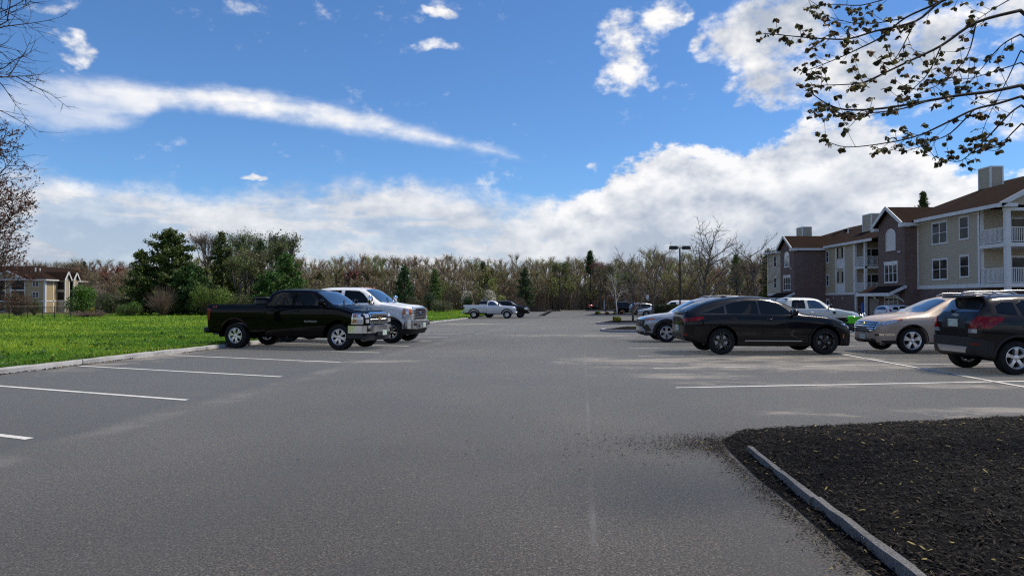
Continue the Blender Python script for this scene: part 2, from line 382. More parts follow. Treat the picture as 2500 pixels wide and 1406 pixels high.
def asphalt(g, b):
    co = objco(g); X, Y, Z = g.sep(co)
    fine = g.noise(co, 64, 3.5, 0.9); mid = g.noise(co, 22, 5, 0.6); big = g.noise(co, 0.33, 5, 0.6); huge = g.noise(co, 0.09, 3, 0.5)
    stone = g.voronoi(co, 52, out='Color'); stn = g.sep(stone)[0]
    tone = g.add(g.mul(g.step(fine, 0.36, 0.64), 0.95), g.add(g.mul(g.sub(mid, 0.5), 0.75), g.mul(g.sub(big, 0.5), 0.55)))
    tone = g.add(tone, g.mul(g.sub(huge, 0.5), 0.5)); tone = g.add(tone, g.mul(g.step(stn, 0.82, 0.98), 0.12))
    col = g.ramp(g.m('MULTIPLY_ADD', tone, 0.75, 0.08), [(0.0, (0.003, 0.0026, 0.002)), (0.35, (0.020, 0.0176, 0.0142)), (0.7, (0.092, 0.0815, 0.066)), (1.0, (0.25, 0.224, 0.186))])
    # older, bluish and smoother paving in the bays left of the lane joint, dark dirt line along the joint
    joint = g.m('MULTIPLY_ADD', Y, 0.118, -5.9); dx = g.sub(X, joint)
    wob = g.mul(g.sub(g.noise(co, 0.9, 4, 0.6), 0.5), 0.7)
    dxx = g.add(dx, wob)
    bay = g.step(dxx, 0.12, -0.12)
    bcol = g.ramp(g.m('MULTIPLY_ADD', tone, 0.55, 0.12), [(0.0, (0.009, 0.0083, 0.0073)), (0.5, (0.038, 0.0352, 0.0305)), (1.0, (0.155, 0.144, 0.125))])
    col = g.mix(g.mul(bay, 0.85), col, bcol)
    dl = g.mul(g.step(g.m('ABSOLUTE', g.add(dxx, 0.12)), 0.34, 0.03), g.step(g.noise(co, 0.5, 4, 0.6), 0.32, 0.6))
    col = g.mix(g.mul(dl, 0.62), col, (0.026, 0.025, 0.025))
    pale = g.mul(g.step(g.m('ABSOLUTE', g.sub(dxx, 0.35)), 0.30, 0.02), g.step(g.noise(co, 0.8, 4, 0.6), 0.40, 0.62))
    col = g.mix(g.mul(pale, 0.30), col, (0.24, 0.22, 0.19))
    # cold joint down the lane and faint wheel tracks
    j2 = g.m('ABSOLUTE', g.sub(X, g.add(g.m('MULTIPLY_ADD', Y, 0.103, 0.07), g.mul(wob, 0.06))))
    col = g.mix(g.mul(g.step(j2, 0.035, 0.005), g.step(g.noise(co, 0.6, 4, 0.6), 0.40, 0.68, 0.0, 0.38)), col, (0.17, 0.168, 0.165))
    for k, (a, c) in enumerate(((0.11, -2.6), (0.11, -0.95), (0.105, 1.3), (0.10, 2.75))):
        tr = g.step(g.m('ABSOLUTE', g.add(g.sub(X, g.m('MULTIPLY_ADD', Y, a, c)), g.mul(wob, 0.5))), 0.55, 0.05)
        col = g.mix(g.mul(tr, 0.20 if k % 2 else 0.26), col, (0.035, 0.035, 0.036))
    # oil drips in the bays, drifts of winter sand
    oil = g.mul(g.step(g.noise(co, 0.8, 3, 0.5, 1.0), 0.63, 0.75), 0.45)
    col = g.mix(oil, col, (0.028, 0.028, 0.029))
    sv = g.comb(g.mul(X, 0.55), g.mul(Y, 1.25), 0.0); sn = g.noise(sv, 1.25, 8, 0.72, 0.6)
    reg = None
    for (cx, cy, rx, ry, wt) in ((3.4, 16.9, 2.4, 0.9, 1.05), (7.4, 15.6, 4.4, 1.0, 1.2), (7.2, 17.6, 3.0, 0.8, 1.1), (3.3, 13.7, 1.3, 0.6, 1.0), (6.6, 12.2, 3.6, 0.6, .95), (-3.0, 52, 3.2, 2.4, 1.1), (-3.9, 16.8, 1.7, 0.7, .85),
                                (6.2, 9.1, 2.8, 0.6, .8), (3.0, 31, 4.0, 1.6, .9), (-9.6, 17.5, 0.9, 5.0, .85), (9.5, 19.8, 3.0, 0.8, .8)):
        ex = g.mul(g.sub(X, cx), 1 / rx); ey = g.mul(g.sub(Y, cy), 1 / ry)
        v = g.m('MULTIPLY_ADD', g.m('MULTIPLY_ADD', ex, ex, g.mul(ey, ey)), -0.5, wt)
        reg = v if reg is None else g.m('MAXIMUM', reg, v)
    sand = g.mul(g.step(g.add(g.mul(g.m('MAXIMUM', reg, -0.6), 0.5), g.mul(g.sub(sn, 0.5), 2.3)), 0.20, 0.72), g.step(fine, 0.30, 0.60, 0.55, 1.0))
    col = g.mix(g.mul(sand, 0.82), col, (0.35, 0.300, 0.235))
    b.inputs['Sheen Weight'].default_value = 0.68; b.inputs['Sheen Roughness'].default_value = 0.33; b.inputs['Sheen Tint'].default_value = (1.0, 0.82, 0.62, 1)
    g.l.new(col, b.inputs['Base Color'])
    bump(g, b, g.add(g.mul(fine, 1.0), g.mul(mid, 0.5)), 0.55, 0.006)
M_ASPHALT = mat('asphalt', rough=0.75, spec=0.35, fn=asphalt)
def earth(g, b):
    co = objco(g); n = g.noise(co, 0.5, 8, 0.65)
    g.l.new(g.ramp(n, [(0.3, (0.030, 0.040, 0.014)), (0.5, (0.075, 0.065, 0.035)), (0.7, (0.10, 0.085, 0.05))]), b.inputs['Base Color'])
M_EARTH = mat('earth', rough=0.95, spec=0.1, fn=earth)
def lawn_soil(g, b):
    co = objco(g); n = g.noise(co, 0.6, 6, 0.6); f = g.noise(co, 30, 4, 0.7)
    c = g.mix(g.step(n, 0.35, 0.65), (0.075, 0.145, 0.012), (0.135, 0.195, 0.016))
    g.l.new(g.mix(g.mul(g.step(f, 0.45, 0.7), 0.5), c, (0.030, 0.050, 0.012)), b.inputs['Base Color']); bump(g, b, f, 0.8, 0.03)
M_LAWN = mat('lawn_soil', rough=0.95, spec=0.1, fn=lawn_soil)
def granite(g, b):
    co = objco(g); f = g.noise(co, 70, 3, 0.7); n = g.noise(co, 2.2, 5, 0.6)
    c = g.mix(g.step(f, 0.35, 0.65), (0.26, 0.26, 0.265), (0.46, 0.46, 0.455)); g.l.new(g.mix(g.mul(g.step(n, 0.45, 0.7), 0.45), c, (0.22, 0.20, 0.17)), b.inputs['Base Color'])
    bump(g, b, g.add(g.mul(f, 0.4), g.noise(co, 9, 5, 0.6)), 0.7, 0.02)
M_GRANITE = mat('granite', rough=0.8, spec=0.3, fn=granite)
def linepaint(g, b):
    co = objco(g); f = g.noise(co, 60, 4, 0.7); n = g.noise(co, 1.1, 5, 0.6)
    wear = g.step(g.add(f, g.mul(g.sub(n, 0.5), 0.8)), 0.56, 0.70)
    g.l.new(g.mix(wear, (0.60, 0.59, 0.55), (0.12, 0.118, 0.115)), b.inputs['Base Color']); bump(g, b, f, 0.4, 0.004)
M_LINE = mat('line_paint', rough=0.65, spec=0.4, fn=linepaint)
def linefaint(g, b):
    co = objco(g); f = g.noise(co, 50, 4, 0.7); n = g.noise(co, 0.9, 5, 0.6)
    wear = g.step(g.add(f, g.mul(g.sub(n, 0.5), 1.1)), 0.44, 0.62)
    g.l.new(g.mix(wear, (0.50, 0.49, 0.46), (0.11, 0.11, 0.11)), b.inputs['Base Color'])
M_LINEF = mat('worn_line_paint', rough=0.7, spec=0.4, fn=linefaint)
def mulchmat(g, b):
    co = objco(g); f = g.noise(co, 45, 4, 0.7)
    g.l.new(g.mix(g.step(f, 0.4, 0.7), (0.0035, 0.0035, 0.0038), (0.017, 0.015, 0.014)), b.inputs['Base Color']); bump(g, b, f, 1.0, 0.03)
M_MULCH = mat('black_mulch', rough=0.95, spec=0.08, fn=mulchmat)

def sheet(name, xs, ys, zoff, material, xl=None, xr=None, noise=0.0):
    """grid following the ground; xs are fractions 0..1 between xl(Y) and xr(Y) if given"""
    V = []; F = []
    for j, Y in enumerate(ys):
        for i, s in enumerate(xs):
            X = s if xl is None else xl(Y) + (xr(Y) - xl(Y)) * s
            V.append((X, Y, gz(X, Y) + zoff + (rng.normal() * noise if noise else 0)))
    n = len(xs)
    for j in range(len(ys) - 1):
        for i in range(n - 1): F.append((j * n + i, j * n + i + 1, (j + 1) * n + i + 1, (j + 1) * n + i))
    return np_mesh(name, np.array(V), np.array(F), material, smooth=True)
ys = list(np.concatenate([np.linspace(-60, 20, 12), np.linspace(24, 180, 44), np.linspace(200, 900, 12)]))
xs = list(np.concatenate([np.linspace(-700, -160, 8), np.linspace(-150, 80, 60), np.linspace(100, 700, 8)]))
tag(sheet('ground', xs, ys, -0.06, M_EARTH), 'brown and green woodland earth under the trees', 'ground', kind='structure')
ysl = list(np.concatenate([np.linspace(-30, 16, 12), np.linspace(18, 139, 60)]))
lot = sheet('parking_lot', list(np.linspace(0, 1, 20)), ysl, 0.0, M_ASPHALT, kerb_x, lambda Y: 36.0)
tag(lot, 'grey asphalt parking lot with sand drifts and a lane joint', 'parking lot', kind='structure')
lawn_ys = list(np.concatenate([np.linspace(-30, 16, 12), np.linspace(18, 135, 56)]))
def lawn_left(Y): return min(-70, -30 - Y * 1.0)
lawn = sheet('lawn', list(np.linspace(0, 1, 26)), lawn_ys, 0.10, M_LAWN, lawn_left, lambda Y: kerb_x(Y) - 0.14)
tag(lawn, 'bright green lawn beyond the left kerb', 'lawn', kind='structure')

def strip(name, a, b, w, material, parent, zoff=0.005, n=8):
    a = Vector((a[0], a[1])); b = Vector((b[0], b[1])); d = (b - a).normalized(); r = Vector((-d.y, d.x)) * (w / 2); V = []; F = []
    for i in range(n + 1):
        p = a.lerp(b, i / n)
        for s in (-1, 1): q = p + r * s; V.append((q.x, q.y, gz(q.x, q.y) + zoff))
    for i in range(n): F.append((2 * i, 2 * i + 2, 2 * i + 3, 2 * i + 1))
    return np_mesh(name, np.array(V), np.array(F), material, parent)
E1 = Vector(gp(459, 976)[:2]); E4 = Vector(gp(928, 861)[:2]); es = (E4 - E1) / 3
ld = (Vector(gp(200, 894.6)[:2]) - Vector(gp(687, 921)[:2])).normalized()
for i in range(-3, 10):
    e = (Vector(gp(77, 1070)[:2]) if i == -1 else E1 + es * i); L = 6.4
    while L > 3 and (e + ld * L).x < kerb_x((e + ld * L).y) + 0.12: L -= 0.05
    strip('parking_line', e, e + ld * L, 0.10, M_LINE, lot)
R1 = Vector(gp(1650, 946)[:2]); R4 = Vector(gp(1533, 850)[:2]); rs = (R4 - R1) / 3
rd = (Vector(gp(2500, 930)[:2]) - Vector(gp(1650, 946)[:2])).normalized()
for i in range(0, 7):
    e = R1 + rs * i; strip('parking_line', e, e + rd * 12.6, 0.10, M_LINE if i == 0 else M_LINEF, lot, n=12)
h0 = Vector(gp(2500, 945)[:2]); h1 = Vector(gp(2023, 860)[:2]); hd = (h1 - h0).normalized()
strip('parking_line', h0 - hd * 0.8, h0 + hd * 19.5, 0.10, M_LINE, lot, zoff=0.009, n=14)

def kerb_run(name, label, pts, w, top, seg, up=0.0, m=None):
    """granite kerb of separate stones along a path; the path is the lot-side foot"""
    root = empty(name, (0, 0, 0)); tag(root, label, 'kerb', kind='structure')
    P = [Vector(p) for p in pts]; L = [0]
    for i in range(len(P) - 1): L.append(L[-1] + (P[i + 1] - P[i]).length)
    def pos(s):
        for i in range(len(P) - 1):
            if s <= L[i + 1] or i == len(P) - 2: return P[i].lerp(P[i + 1], (s - L[i]) / (L[i + 1] - L[i]))
    s = 0.0
    while s < L[-1] - 0.3:
        e = min(s + seg * RND.uniform(0.9, 1.1), L[-1]); a = pos(s + 0.008); b = pos(e - 0.008); d = (b - a).normalized(); r = Vector((-d.y, d.x)) * w
        j = [RND.uniform(-0.012, 0.012) for _ in range(4)]; mb = MB(); n = 6; rows = []
        for i in range(n + 1):
            p = a.lerp(b, i / n) ; o = [RND.uniform(-0.007, 0.007) for _ in range(4)]
            g0 = gz(p.x, p.y); jj = j[0] + (j[1] - j[0]) * i / n
            p = p + r.normalized() * jj
            row = [(p.x, p.y, g0 - 0.1), (p.x + r.x * 0.02, p.y + r.y * 0.02, g0 + top - 0.02 + o[0]), (p.x + r.x * 0.14, p.y + r.y * 0.14, g0 + top + o[1]),
                   (p.x + r.x * 0.9, p.y + r.y * 0.9, g0 + top + o[2]), (p.x + r.x, p.y + r.y, g0 + top - 0.02 + o[3]), (p.x + r.x, p.y + r.y, g0 - 0.1)]
            rows.append(len(mb.v)); mb.v += row
        for i in range(n):
            for k in range(5): mb.f.append((rows[i] + k, rows[i + 1] + k, rows[i + 1] + k + 1, rows[i] + k + 1)); mb.mi.append(0)
        mb.f.append(tuple(rows[0] + k for k in range(6))); mb.mi.append(0); mb.f.append(tuple(rows[n] + k for k in reversed(range(6)))); mb.mi.append(0)
        mb.build('kerb_stone', m or M_GRANITE, root, angle=40); s = e
    return root
kerb_run('kerb', 'pale granite kerb along the lawn edge', [(kerb_x(y), y) for y in np.linspace(-6, 77, 60)], 0.16, 0.125, 2.45)

# ------------------------------------------------------------------ mulch beds with kerbs
def inside(poly, x, y):
    c = False; n = len(poly)
    for i in range(n):
        (x0, y0), (x1, y1) = poly[i], poly[i - 1]
        if (y0 > y) != (y1 > y) and x < (x1 - x0) * (y - y0) / (y1 - y0) + x0: c = not c
    return c
def shrink(poly, d):
    n = len(poly); out = []
    for i in range(n):
        a, b, c = Vector(poly[i - 1]), Vector(poly[i]), Vector(poly[(i + 1) % n])
        n1 = (b - a).normalized(); n2 = (c - b).normalized(); n1 = Vector((-n1.y, n1.x)); n2 = Vector((-n2.y, n2.x)); m = (n1 + n2)
        m = m / max(m.length_squared * 0.5, 0.4); out.append((b + m * d)[:])
    return out
def bed_mesh(name, label, poly, top, h, res, parent=None, edge=0.0):
    """mulch surface inside a counter-clockwise polygon, mounding up from the kerb"""
    pts = []; n = len(poly)
    for i in range(n):
        a, b = Vector(poly[i]), Vector(poly[(i + 1) % n]); k = max(1, int((b - a).length / res))
        for j in range(k): pts.append(a.lerp(b, j / k))
    nb = len(pts); xs_ = [p[0] for p in poly]; ys_ = [p[1] for p in poly]
    for x in np.arange(min(xs_), max(xs_), res):
        for y in np.arange(min(ys_), max(ys_), res):
            q = Vector((x + RND.uniform(-.3, .3) * res, y + RND.uniform(-.3, .3) * res))
            if inside(poly, q.x, q.y): pts.append(q)
    vs, _, fs, *_ = delaunay_2d_cdt(pts, [(i, (i + 1) % nb) for i in range(nb)], [list(range(nb))], 1, 1e-4)
    P = [Vector(p) for p in poly]; V = []
    for v in vs:
        dmin = 9
        for i in range(n):
            a, b = P[i - 1], P[i]; t = max(0, min(1, (v - a).dot(b - a) / (b - a).length_squared)); dmin = min(dmin, (v - (a + (b - a) * t)).length)
        V.append((v.x, v.y, gz(v.x, v.y) + top + edge * smooth01(dmin / 0.17) + h * smooth01(dmin / 1.2) + RND.uniform(-1, 1) * 0.015 * min(1, dmin * 5)))
    mb = MB(); mb.v = V; mb.f = [tuple(f) for f in fs]; mb.mi = [0] * len(fs)
    o = mb.build(name, M_MULCH, parent, smooth=True)
    if label: tag(o, label, 'mulch bed', kind='structure')
    return o
BED = [(2.24, 7.30), (2.15, 6.7), (2.07, 5.8), (2.05, 5.0), (1.99, 4.2), (1.95, 3.4), (1.91, 2.0), (1.91, 0.5), (14, 0.5), (14, 9.75), (9.0, 9.1), (6.5, 8.62), (4.6, 8.15), (3.3, 7.86), (2.5, 7.68)]
bed_o = bed_mesh('mulch_bed', 'black bark mulch bed in the foreground', BED, 0.01, 0.10, 0.16, edge=0.075)
bed_bvh = BVHTree.FromPolygons([v.co[:] for v in bed_o.data.vertices], [p.vertices[:] for p in bed_o.data.polygons])
def granite_dark(g, b):
    co = objco(g); f = g.noise(co, 80, 3, 0.7); n = g.noise(co, 3.0, 5, 0.6)
    c = g.mix(g.step(f, 0.35, 0.65), (0.075, 0.074, 0.074), (0.18, 0.178, 0.175)); g.l.new(g.mix(g.mul(g.step(n, 0.5, 0.72), 0.6), c, (0.04, 0.036, 0.032)), b.inputs['Base Color']); bump(g, b, g.add(g.mul(f, 0.4), g.noise(co, 9, 5, 0.6)), 0.8, 0.02)
M_GRANITED = mat('weathered_granite', rough=0.85, spec=0.25, fn=granite_dark)
kerb_run('bed_kerb', 'low grey granite edging beside the foreground mulch', [(2.00, 0.5), (2.0, 2.0), (2.04, 3.4), (2.08, 4.2), (2.13, 5.0), (2.17, 5.8), (2.24, 6.55)][::-1], 0.068, 0.108, 1.55, m=M_GRANITED)

def chips(name, label, n, sampler, zf, smin, smax, pale=0.03, parent=None, kind='stuff'):
    """bark chips: small bent slivers"""
    XY = sampler(n); n = len(XY); a = rng.uniform(0, math.pi, n); l = rng.uniform(smin, smax, n); w = l * rng.uniform(0.14, 0.38, n); tl = rng.normal(0, 0.38, n); ro = rng.normal(0, 0.5, n)
    d = np.stack([np.cos(a) * np.cos(tl), np.sin(a) * np.cos(tl), np.sin(tl)], 1); s = np.stack([-np.sin(a) * np.cos(ro), np.cos(a) * np.cos(ro), np.sin(ro)], 1)
    c = np.stack([XY[:, 0], XY[:, 1], zf(XY[:, 0], XY[:, 1]) + rng.uniform(0.0, 0.018, n)], 1); up = np.array([0, 0, 1.0])
    V = np.empty((n, 6, 3)); hl = (l / 2)[:, None]; hw = (w / 2)[:, None]; th = (w * 0.35)[:, None]
    V[:, 0] = c - d * hl; V[:, 1] = c - s * hw; V[:, 2] = c + d * hl; V[:, 3] = c + s * hw; V[:, 4] = c - d * hl * .4 + up * th; V[:, 5] = c + d * hl * .5 + up * th
    base = np.arange(n)[:, None] * 6
    F = np.concatenate([base + np.array([[0, 1, 4]]), base + np.array([[1, 5, 4]]), base + np.array([[1, 2, 5]]), base + np.array([[2, 3, 5]]), base + np.array([[3, 4, 5]]), base + np.array([[3, 0, 4]])])
    v = rng.uniform(0.0, 1, n) ** 2.2; t = np.stack([0.005 + 0.022 * v, 0.0048 + 0.019 * v, 0.0048 + 0.017 * v], 1)
    br = rng.random(n) < 0.10; t[br] = np.array([0.045, 0.034, 0.026]) * rng.uniform(.6, 1.2, (br.sum(), 1))
    pl = rng.random(n) < pale; t[pl] = np.array([0.27, 0.225, 0.085]) * rng.uniform(.5, 1.25, (pl.sum(), 1))
    o = np_mesh(name, V.reshape(-1, 3), F, M_CHIP, parent, tint=np.repeat(t, 6, axis=0))
    tag(o, label, kind=kind); return o
M_CHIP = mat('bark_chip', rough=0.8, spec=0.18, fn=tinted())
def bed_sampler(n):
    out = []
    while len(out) < n:
        # denser towards the viewer
        y = RND.uniform(1.8, 9.0); x = RND.uniform(1.83, 2.0 + 0.9 * y + 1.2)
        if inside(BED, x, y): out.append((x, y))
    return np.array(out)
def bed_z(x, y):
    out = []
    for a_, b_ in zip(x, y):
        h, *_r = bed_bvh.ray_cast(Vector((a_, b_, 3)), Vector((0, 0, -1))); out.append(h.z if h else 0.0)
    return np.array(out)
o = chips('mulch_chips', 'loose black bark chips on the foreground bed', 60000, bed_sampler, bed_z, 0.014, 0.052, 0.016)
def spill_sampler(n):
    k = n // 2; y = rng.uniform(1.5, 7.0, k); x = 1.88 + 0.045 * (y - 2) - np.abs(rng.normal(0, 0.09, k)) - 0.0
    t = rng.exponential(0.42, n - k); ang = rng.normal(math.pi * 1.03, 0.25, n - k)
    x2 = 2.30 + t * np.cos(ang) + rng.normal(0, .09, n - k); y2 = 7.15 + t * np.sin(ang) * 0.8 + rng.normal(0, 0.24, n - k)
    k3 = n // 5; x3 = rng.uniform(2.4, 9, k3); y3 = 7.72 + (x3 - 2.6) * 0.225 + np.abs(rng.normal(0, 0.05, k3))
    return np.concatenate([np.stack([x, y], 1), np.stack([x2, y2], 1), np.stack([x3, y3], 1)])
chips('spilled_mulch', 'bark chips spilled over the kerb onto the asphalt', 6000, spill_sampler, lambda x, y: np.full(len(x), 0.006), 0.008, 0.036, 0.03)
def litter_sampler(n):
    y = rng.uniform(2.6, 9, n); x = rng.normal(0.8, 1.4, n); return np.stack([x, y], 1)
chips('ground_litter', 'scattered dry specks on the near asphalt', 150, litter_sampler, lambda x, y: np.full(len(x), 0.006), 0.008, 0.035, 0.45)

# brown soil and debris along the left kerb
M_SOIL = mat('bare_soil', rough=.95, spec=.1, fn=varied((0.10, 0.070, 0.050), (0.055, 0.050, 0.022), 5, .8, 30))
soil = sheet('soil_strip', [0, .5, 1], list(np.linspace(-20, 77, 80)), 0.106, M_SOIL, lambda Y: kerb_x(Y) - 0.36, lambda Y: kerb_x(Y) - 0.15); tag(soil, 'strip of bare brown soil behind the left kerb', 'soil', kind='structure')
def kerbfoot_sampler(n):
    y = rng.uniform(6, 50, n); y = y[np.sin(y * 1.3) + np.sin(y * .47 + 1) > -.5]; x = np.array([kerb_x(v) for v in y]) + np.abs(rng.normal(0, .035, len(y))) + .01; return np.stack([x, y], 1)
chips('kerb_debris', 'dark leaf debris gathered at the foot of the left kerb', 5000, kerbfoot_sampler, lambda x, y: np.array([gz(a_, b_) for a_, b_ in zip(x, y)]) + .006, 0.02, 0.07, 0.05)
ISL = []
def island(label, poly, hm):
    root = empty('island', (0, 0, 0)); tag(root, label, 'traffic island', kind='structure')
    bed_mesh('mulch', None, shrink(poly, 0.16), 0.10, hm, 0.5, root)
    P = poly + [poly[0]]; mb = MB(); inn = shrink(poly, 0.15); n = len(poly)
    for i in range(n):
        a, b = poly[i], poly[(i + 1) % n]; c, d = inn[i], inn[(i + 1) % n]
        z = lambda p, h: (p[0], p[1], gz(p[0], p[1]) + h)
        q = MB(); q.hexa([z(a, -.1), z(b, -.1), z(d, -.1), z(c, -.1), z(a, .13), z(b, .13), z(d, .13), z(c, .13)]); q.build('kerb_stone', M_GRANITE, root)
    return root
def tip(x0, y0, x1, y1, r, n=5):
    """island outline (counter-clockwise) with a rounded tip at the lane end"""
    pts = []; cy = (y0 + y1) / 2; ry = (y1 - y0) / 2
    for i in range(n + 1):
        a = math.pi / 2 + math.pi * i / n; pts.append((x0 + r + r * math.cos(a), cy + ry * math.sin(a)))
    return pts + [(x1, y0), (x1, y1)]
island('mulched island just behind the silver crossover', tip(4.7, 34.6, 13.0, 38.0, 0.8), 0.16)
island('mulched island carrying two yellow shrubs', tip(6.4, 50.2, 17.0, 54.0, 1.2), 0.16)
island('mulched island carrying the birch tree', tip(9.5, 87.6, 24.0, 91.0, 1.3), 0.15)
island('far mulched island beside the swing frame', tip(13.2, 124.0, 30.0, 130.0, 2.0), 0.2)
# ------------------------------------------------------------------ vehicles
def body_loft(sp, n_extra=46):
    """closed body surface lofted from side, plan and roof curves; returns verts, faces"""
    zb, zs, zt, w, wt = (pchip(sp[k]) for k in ('zb', 'zs', 'zt', 'w', 'wt'))
    x0, x1 = sp['zb'][0][0], sp['zb'][-1][0]
    xs = set(np.linspace(x0, x1, n_extra)) | {x0 + .012, x0 + .03, x0 + .06, x0 + .1, x1 - .012, x1 - .03, x1 - .06, x1 - .1}
    for k in ('zt', 'zs', 'zb'): xs |= {p[0] for p in sp[k]}
    bed = sp.get('bed')
    if bed: xs |= {bed[0], bed[0] + 1e-3, bed[1] - 1e-3, bed[1]}
    xs = sorted(x for x in xs if x0 <= x <= x1)
    q = [xs[0]]
    for x in xs[1:]:
        if x - q[-1] > 9e-4: q.append(x)
    xs = q
    fl = pchip(sp.get('flank', [(0, .955), (.15, .985), (.45, 1.0), (.75, .99), (1, .965)]))
    rings = []
    for x in xs:
        b, s, t, W, T = zb(x), zs(x), zt(x), w(x), wt(x)
        R = [(0, b), (W * .55, b), (W * .86, b), (W * fl(0) , b + .015)]
        for i in range(1, 12):
            u = i / 12.0; R.append((W * fl(u), b + .015 + (s - b - .015) * u))
        ws = W * fl(1); A = Vector((ws, s)); R.append((ws, s))
        if bed and bed[0] <= x <= bed[1]:
            zf = bed[2]
            top = [(ws - .015, s + .012), (ws - .05, s + .016), (ws - .085, s + .012), (ws - .095, s - .01), (ws - .098, s - .1), (ws - .1, s - .2), (ws - .1, s - .3), (ws - .1, zf + .02),
                   (ws - .13, zf), (ws * .7, zf), (ws * .5, zf), (ws * .3, zf), (ws * .15, zf), (0, zf)]
        else:
            T = min(T, ws - .015); crown = min(.045, .3 * max(t - s, .01)); K = Vector((T, max(t - crown, s + .004))); d = K - A; L = d.length
            rc = min(.5 * L, sp.get('rc', .11)); Bp = K - d / L * rc; Cp = Vector((max(T - rc * 1.3, T * .5), t - crown * ((max(T - rc * 1.3, T * .5) / T) ** 2)))
            top = []
            for i in range(1, 5): p = A.lerp(Bp, i / 4); top.append((p.x, p.y))
            for i in range(1, 6):
                u = i / 5; p = Bp * (1 - u) ** 2 + K * (2 * u * (1 - u)) + Cp * u * u; top.append((p.x, p.y))
            for i in range(1, 6):
                y = Cp.x * (1 - i / 5); top.append((y, t - crown * (y / T) ** 2))
        R += top; rings.append(R)
    n = len(rings[0]); V = []; F = []; idx = []
    for x, R in zip(xs, rings):
        row = []
        for i, (y, z) in enumerate(R):
            V.append((x, y, z)); row.append(len(V) - 1)
        for i in range(n - 2, 0, -1):
            y, z = R[i]; V.append((x, -y, z)); row.append(len(V) - 1)
        idx.append(row)
    m = len(idx[0])
    for i in range(len(xs) - 1):
        for j in range(m): F.append((idx[i][j], idx[i][(j + 1) % m], idx[i + 1][(j + 1) % m], idx[i + 1][j]))
    # end caps as strips between the two sides
    for row, rev in ((idx[0], True), (idx[-1], False)):
        for i in range(n - 1):
            a, b = row[i], row[i + 1]; c = row[(m - i) % m]; d = row[(m - i - 1) % m]
            f = [a, b, d, c]; f = [k for q_, k in enumerate(f) if k not in f[:q_]]
            if len(f) >= 3: F.append(tuple(f) if not rev else tuple(reversed(f)))
    return V, F

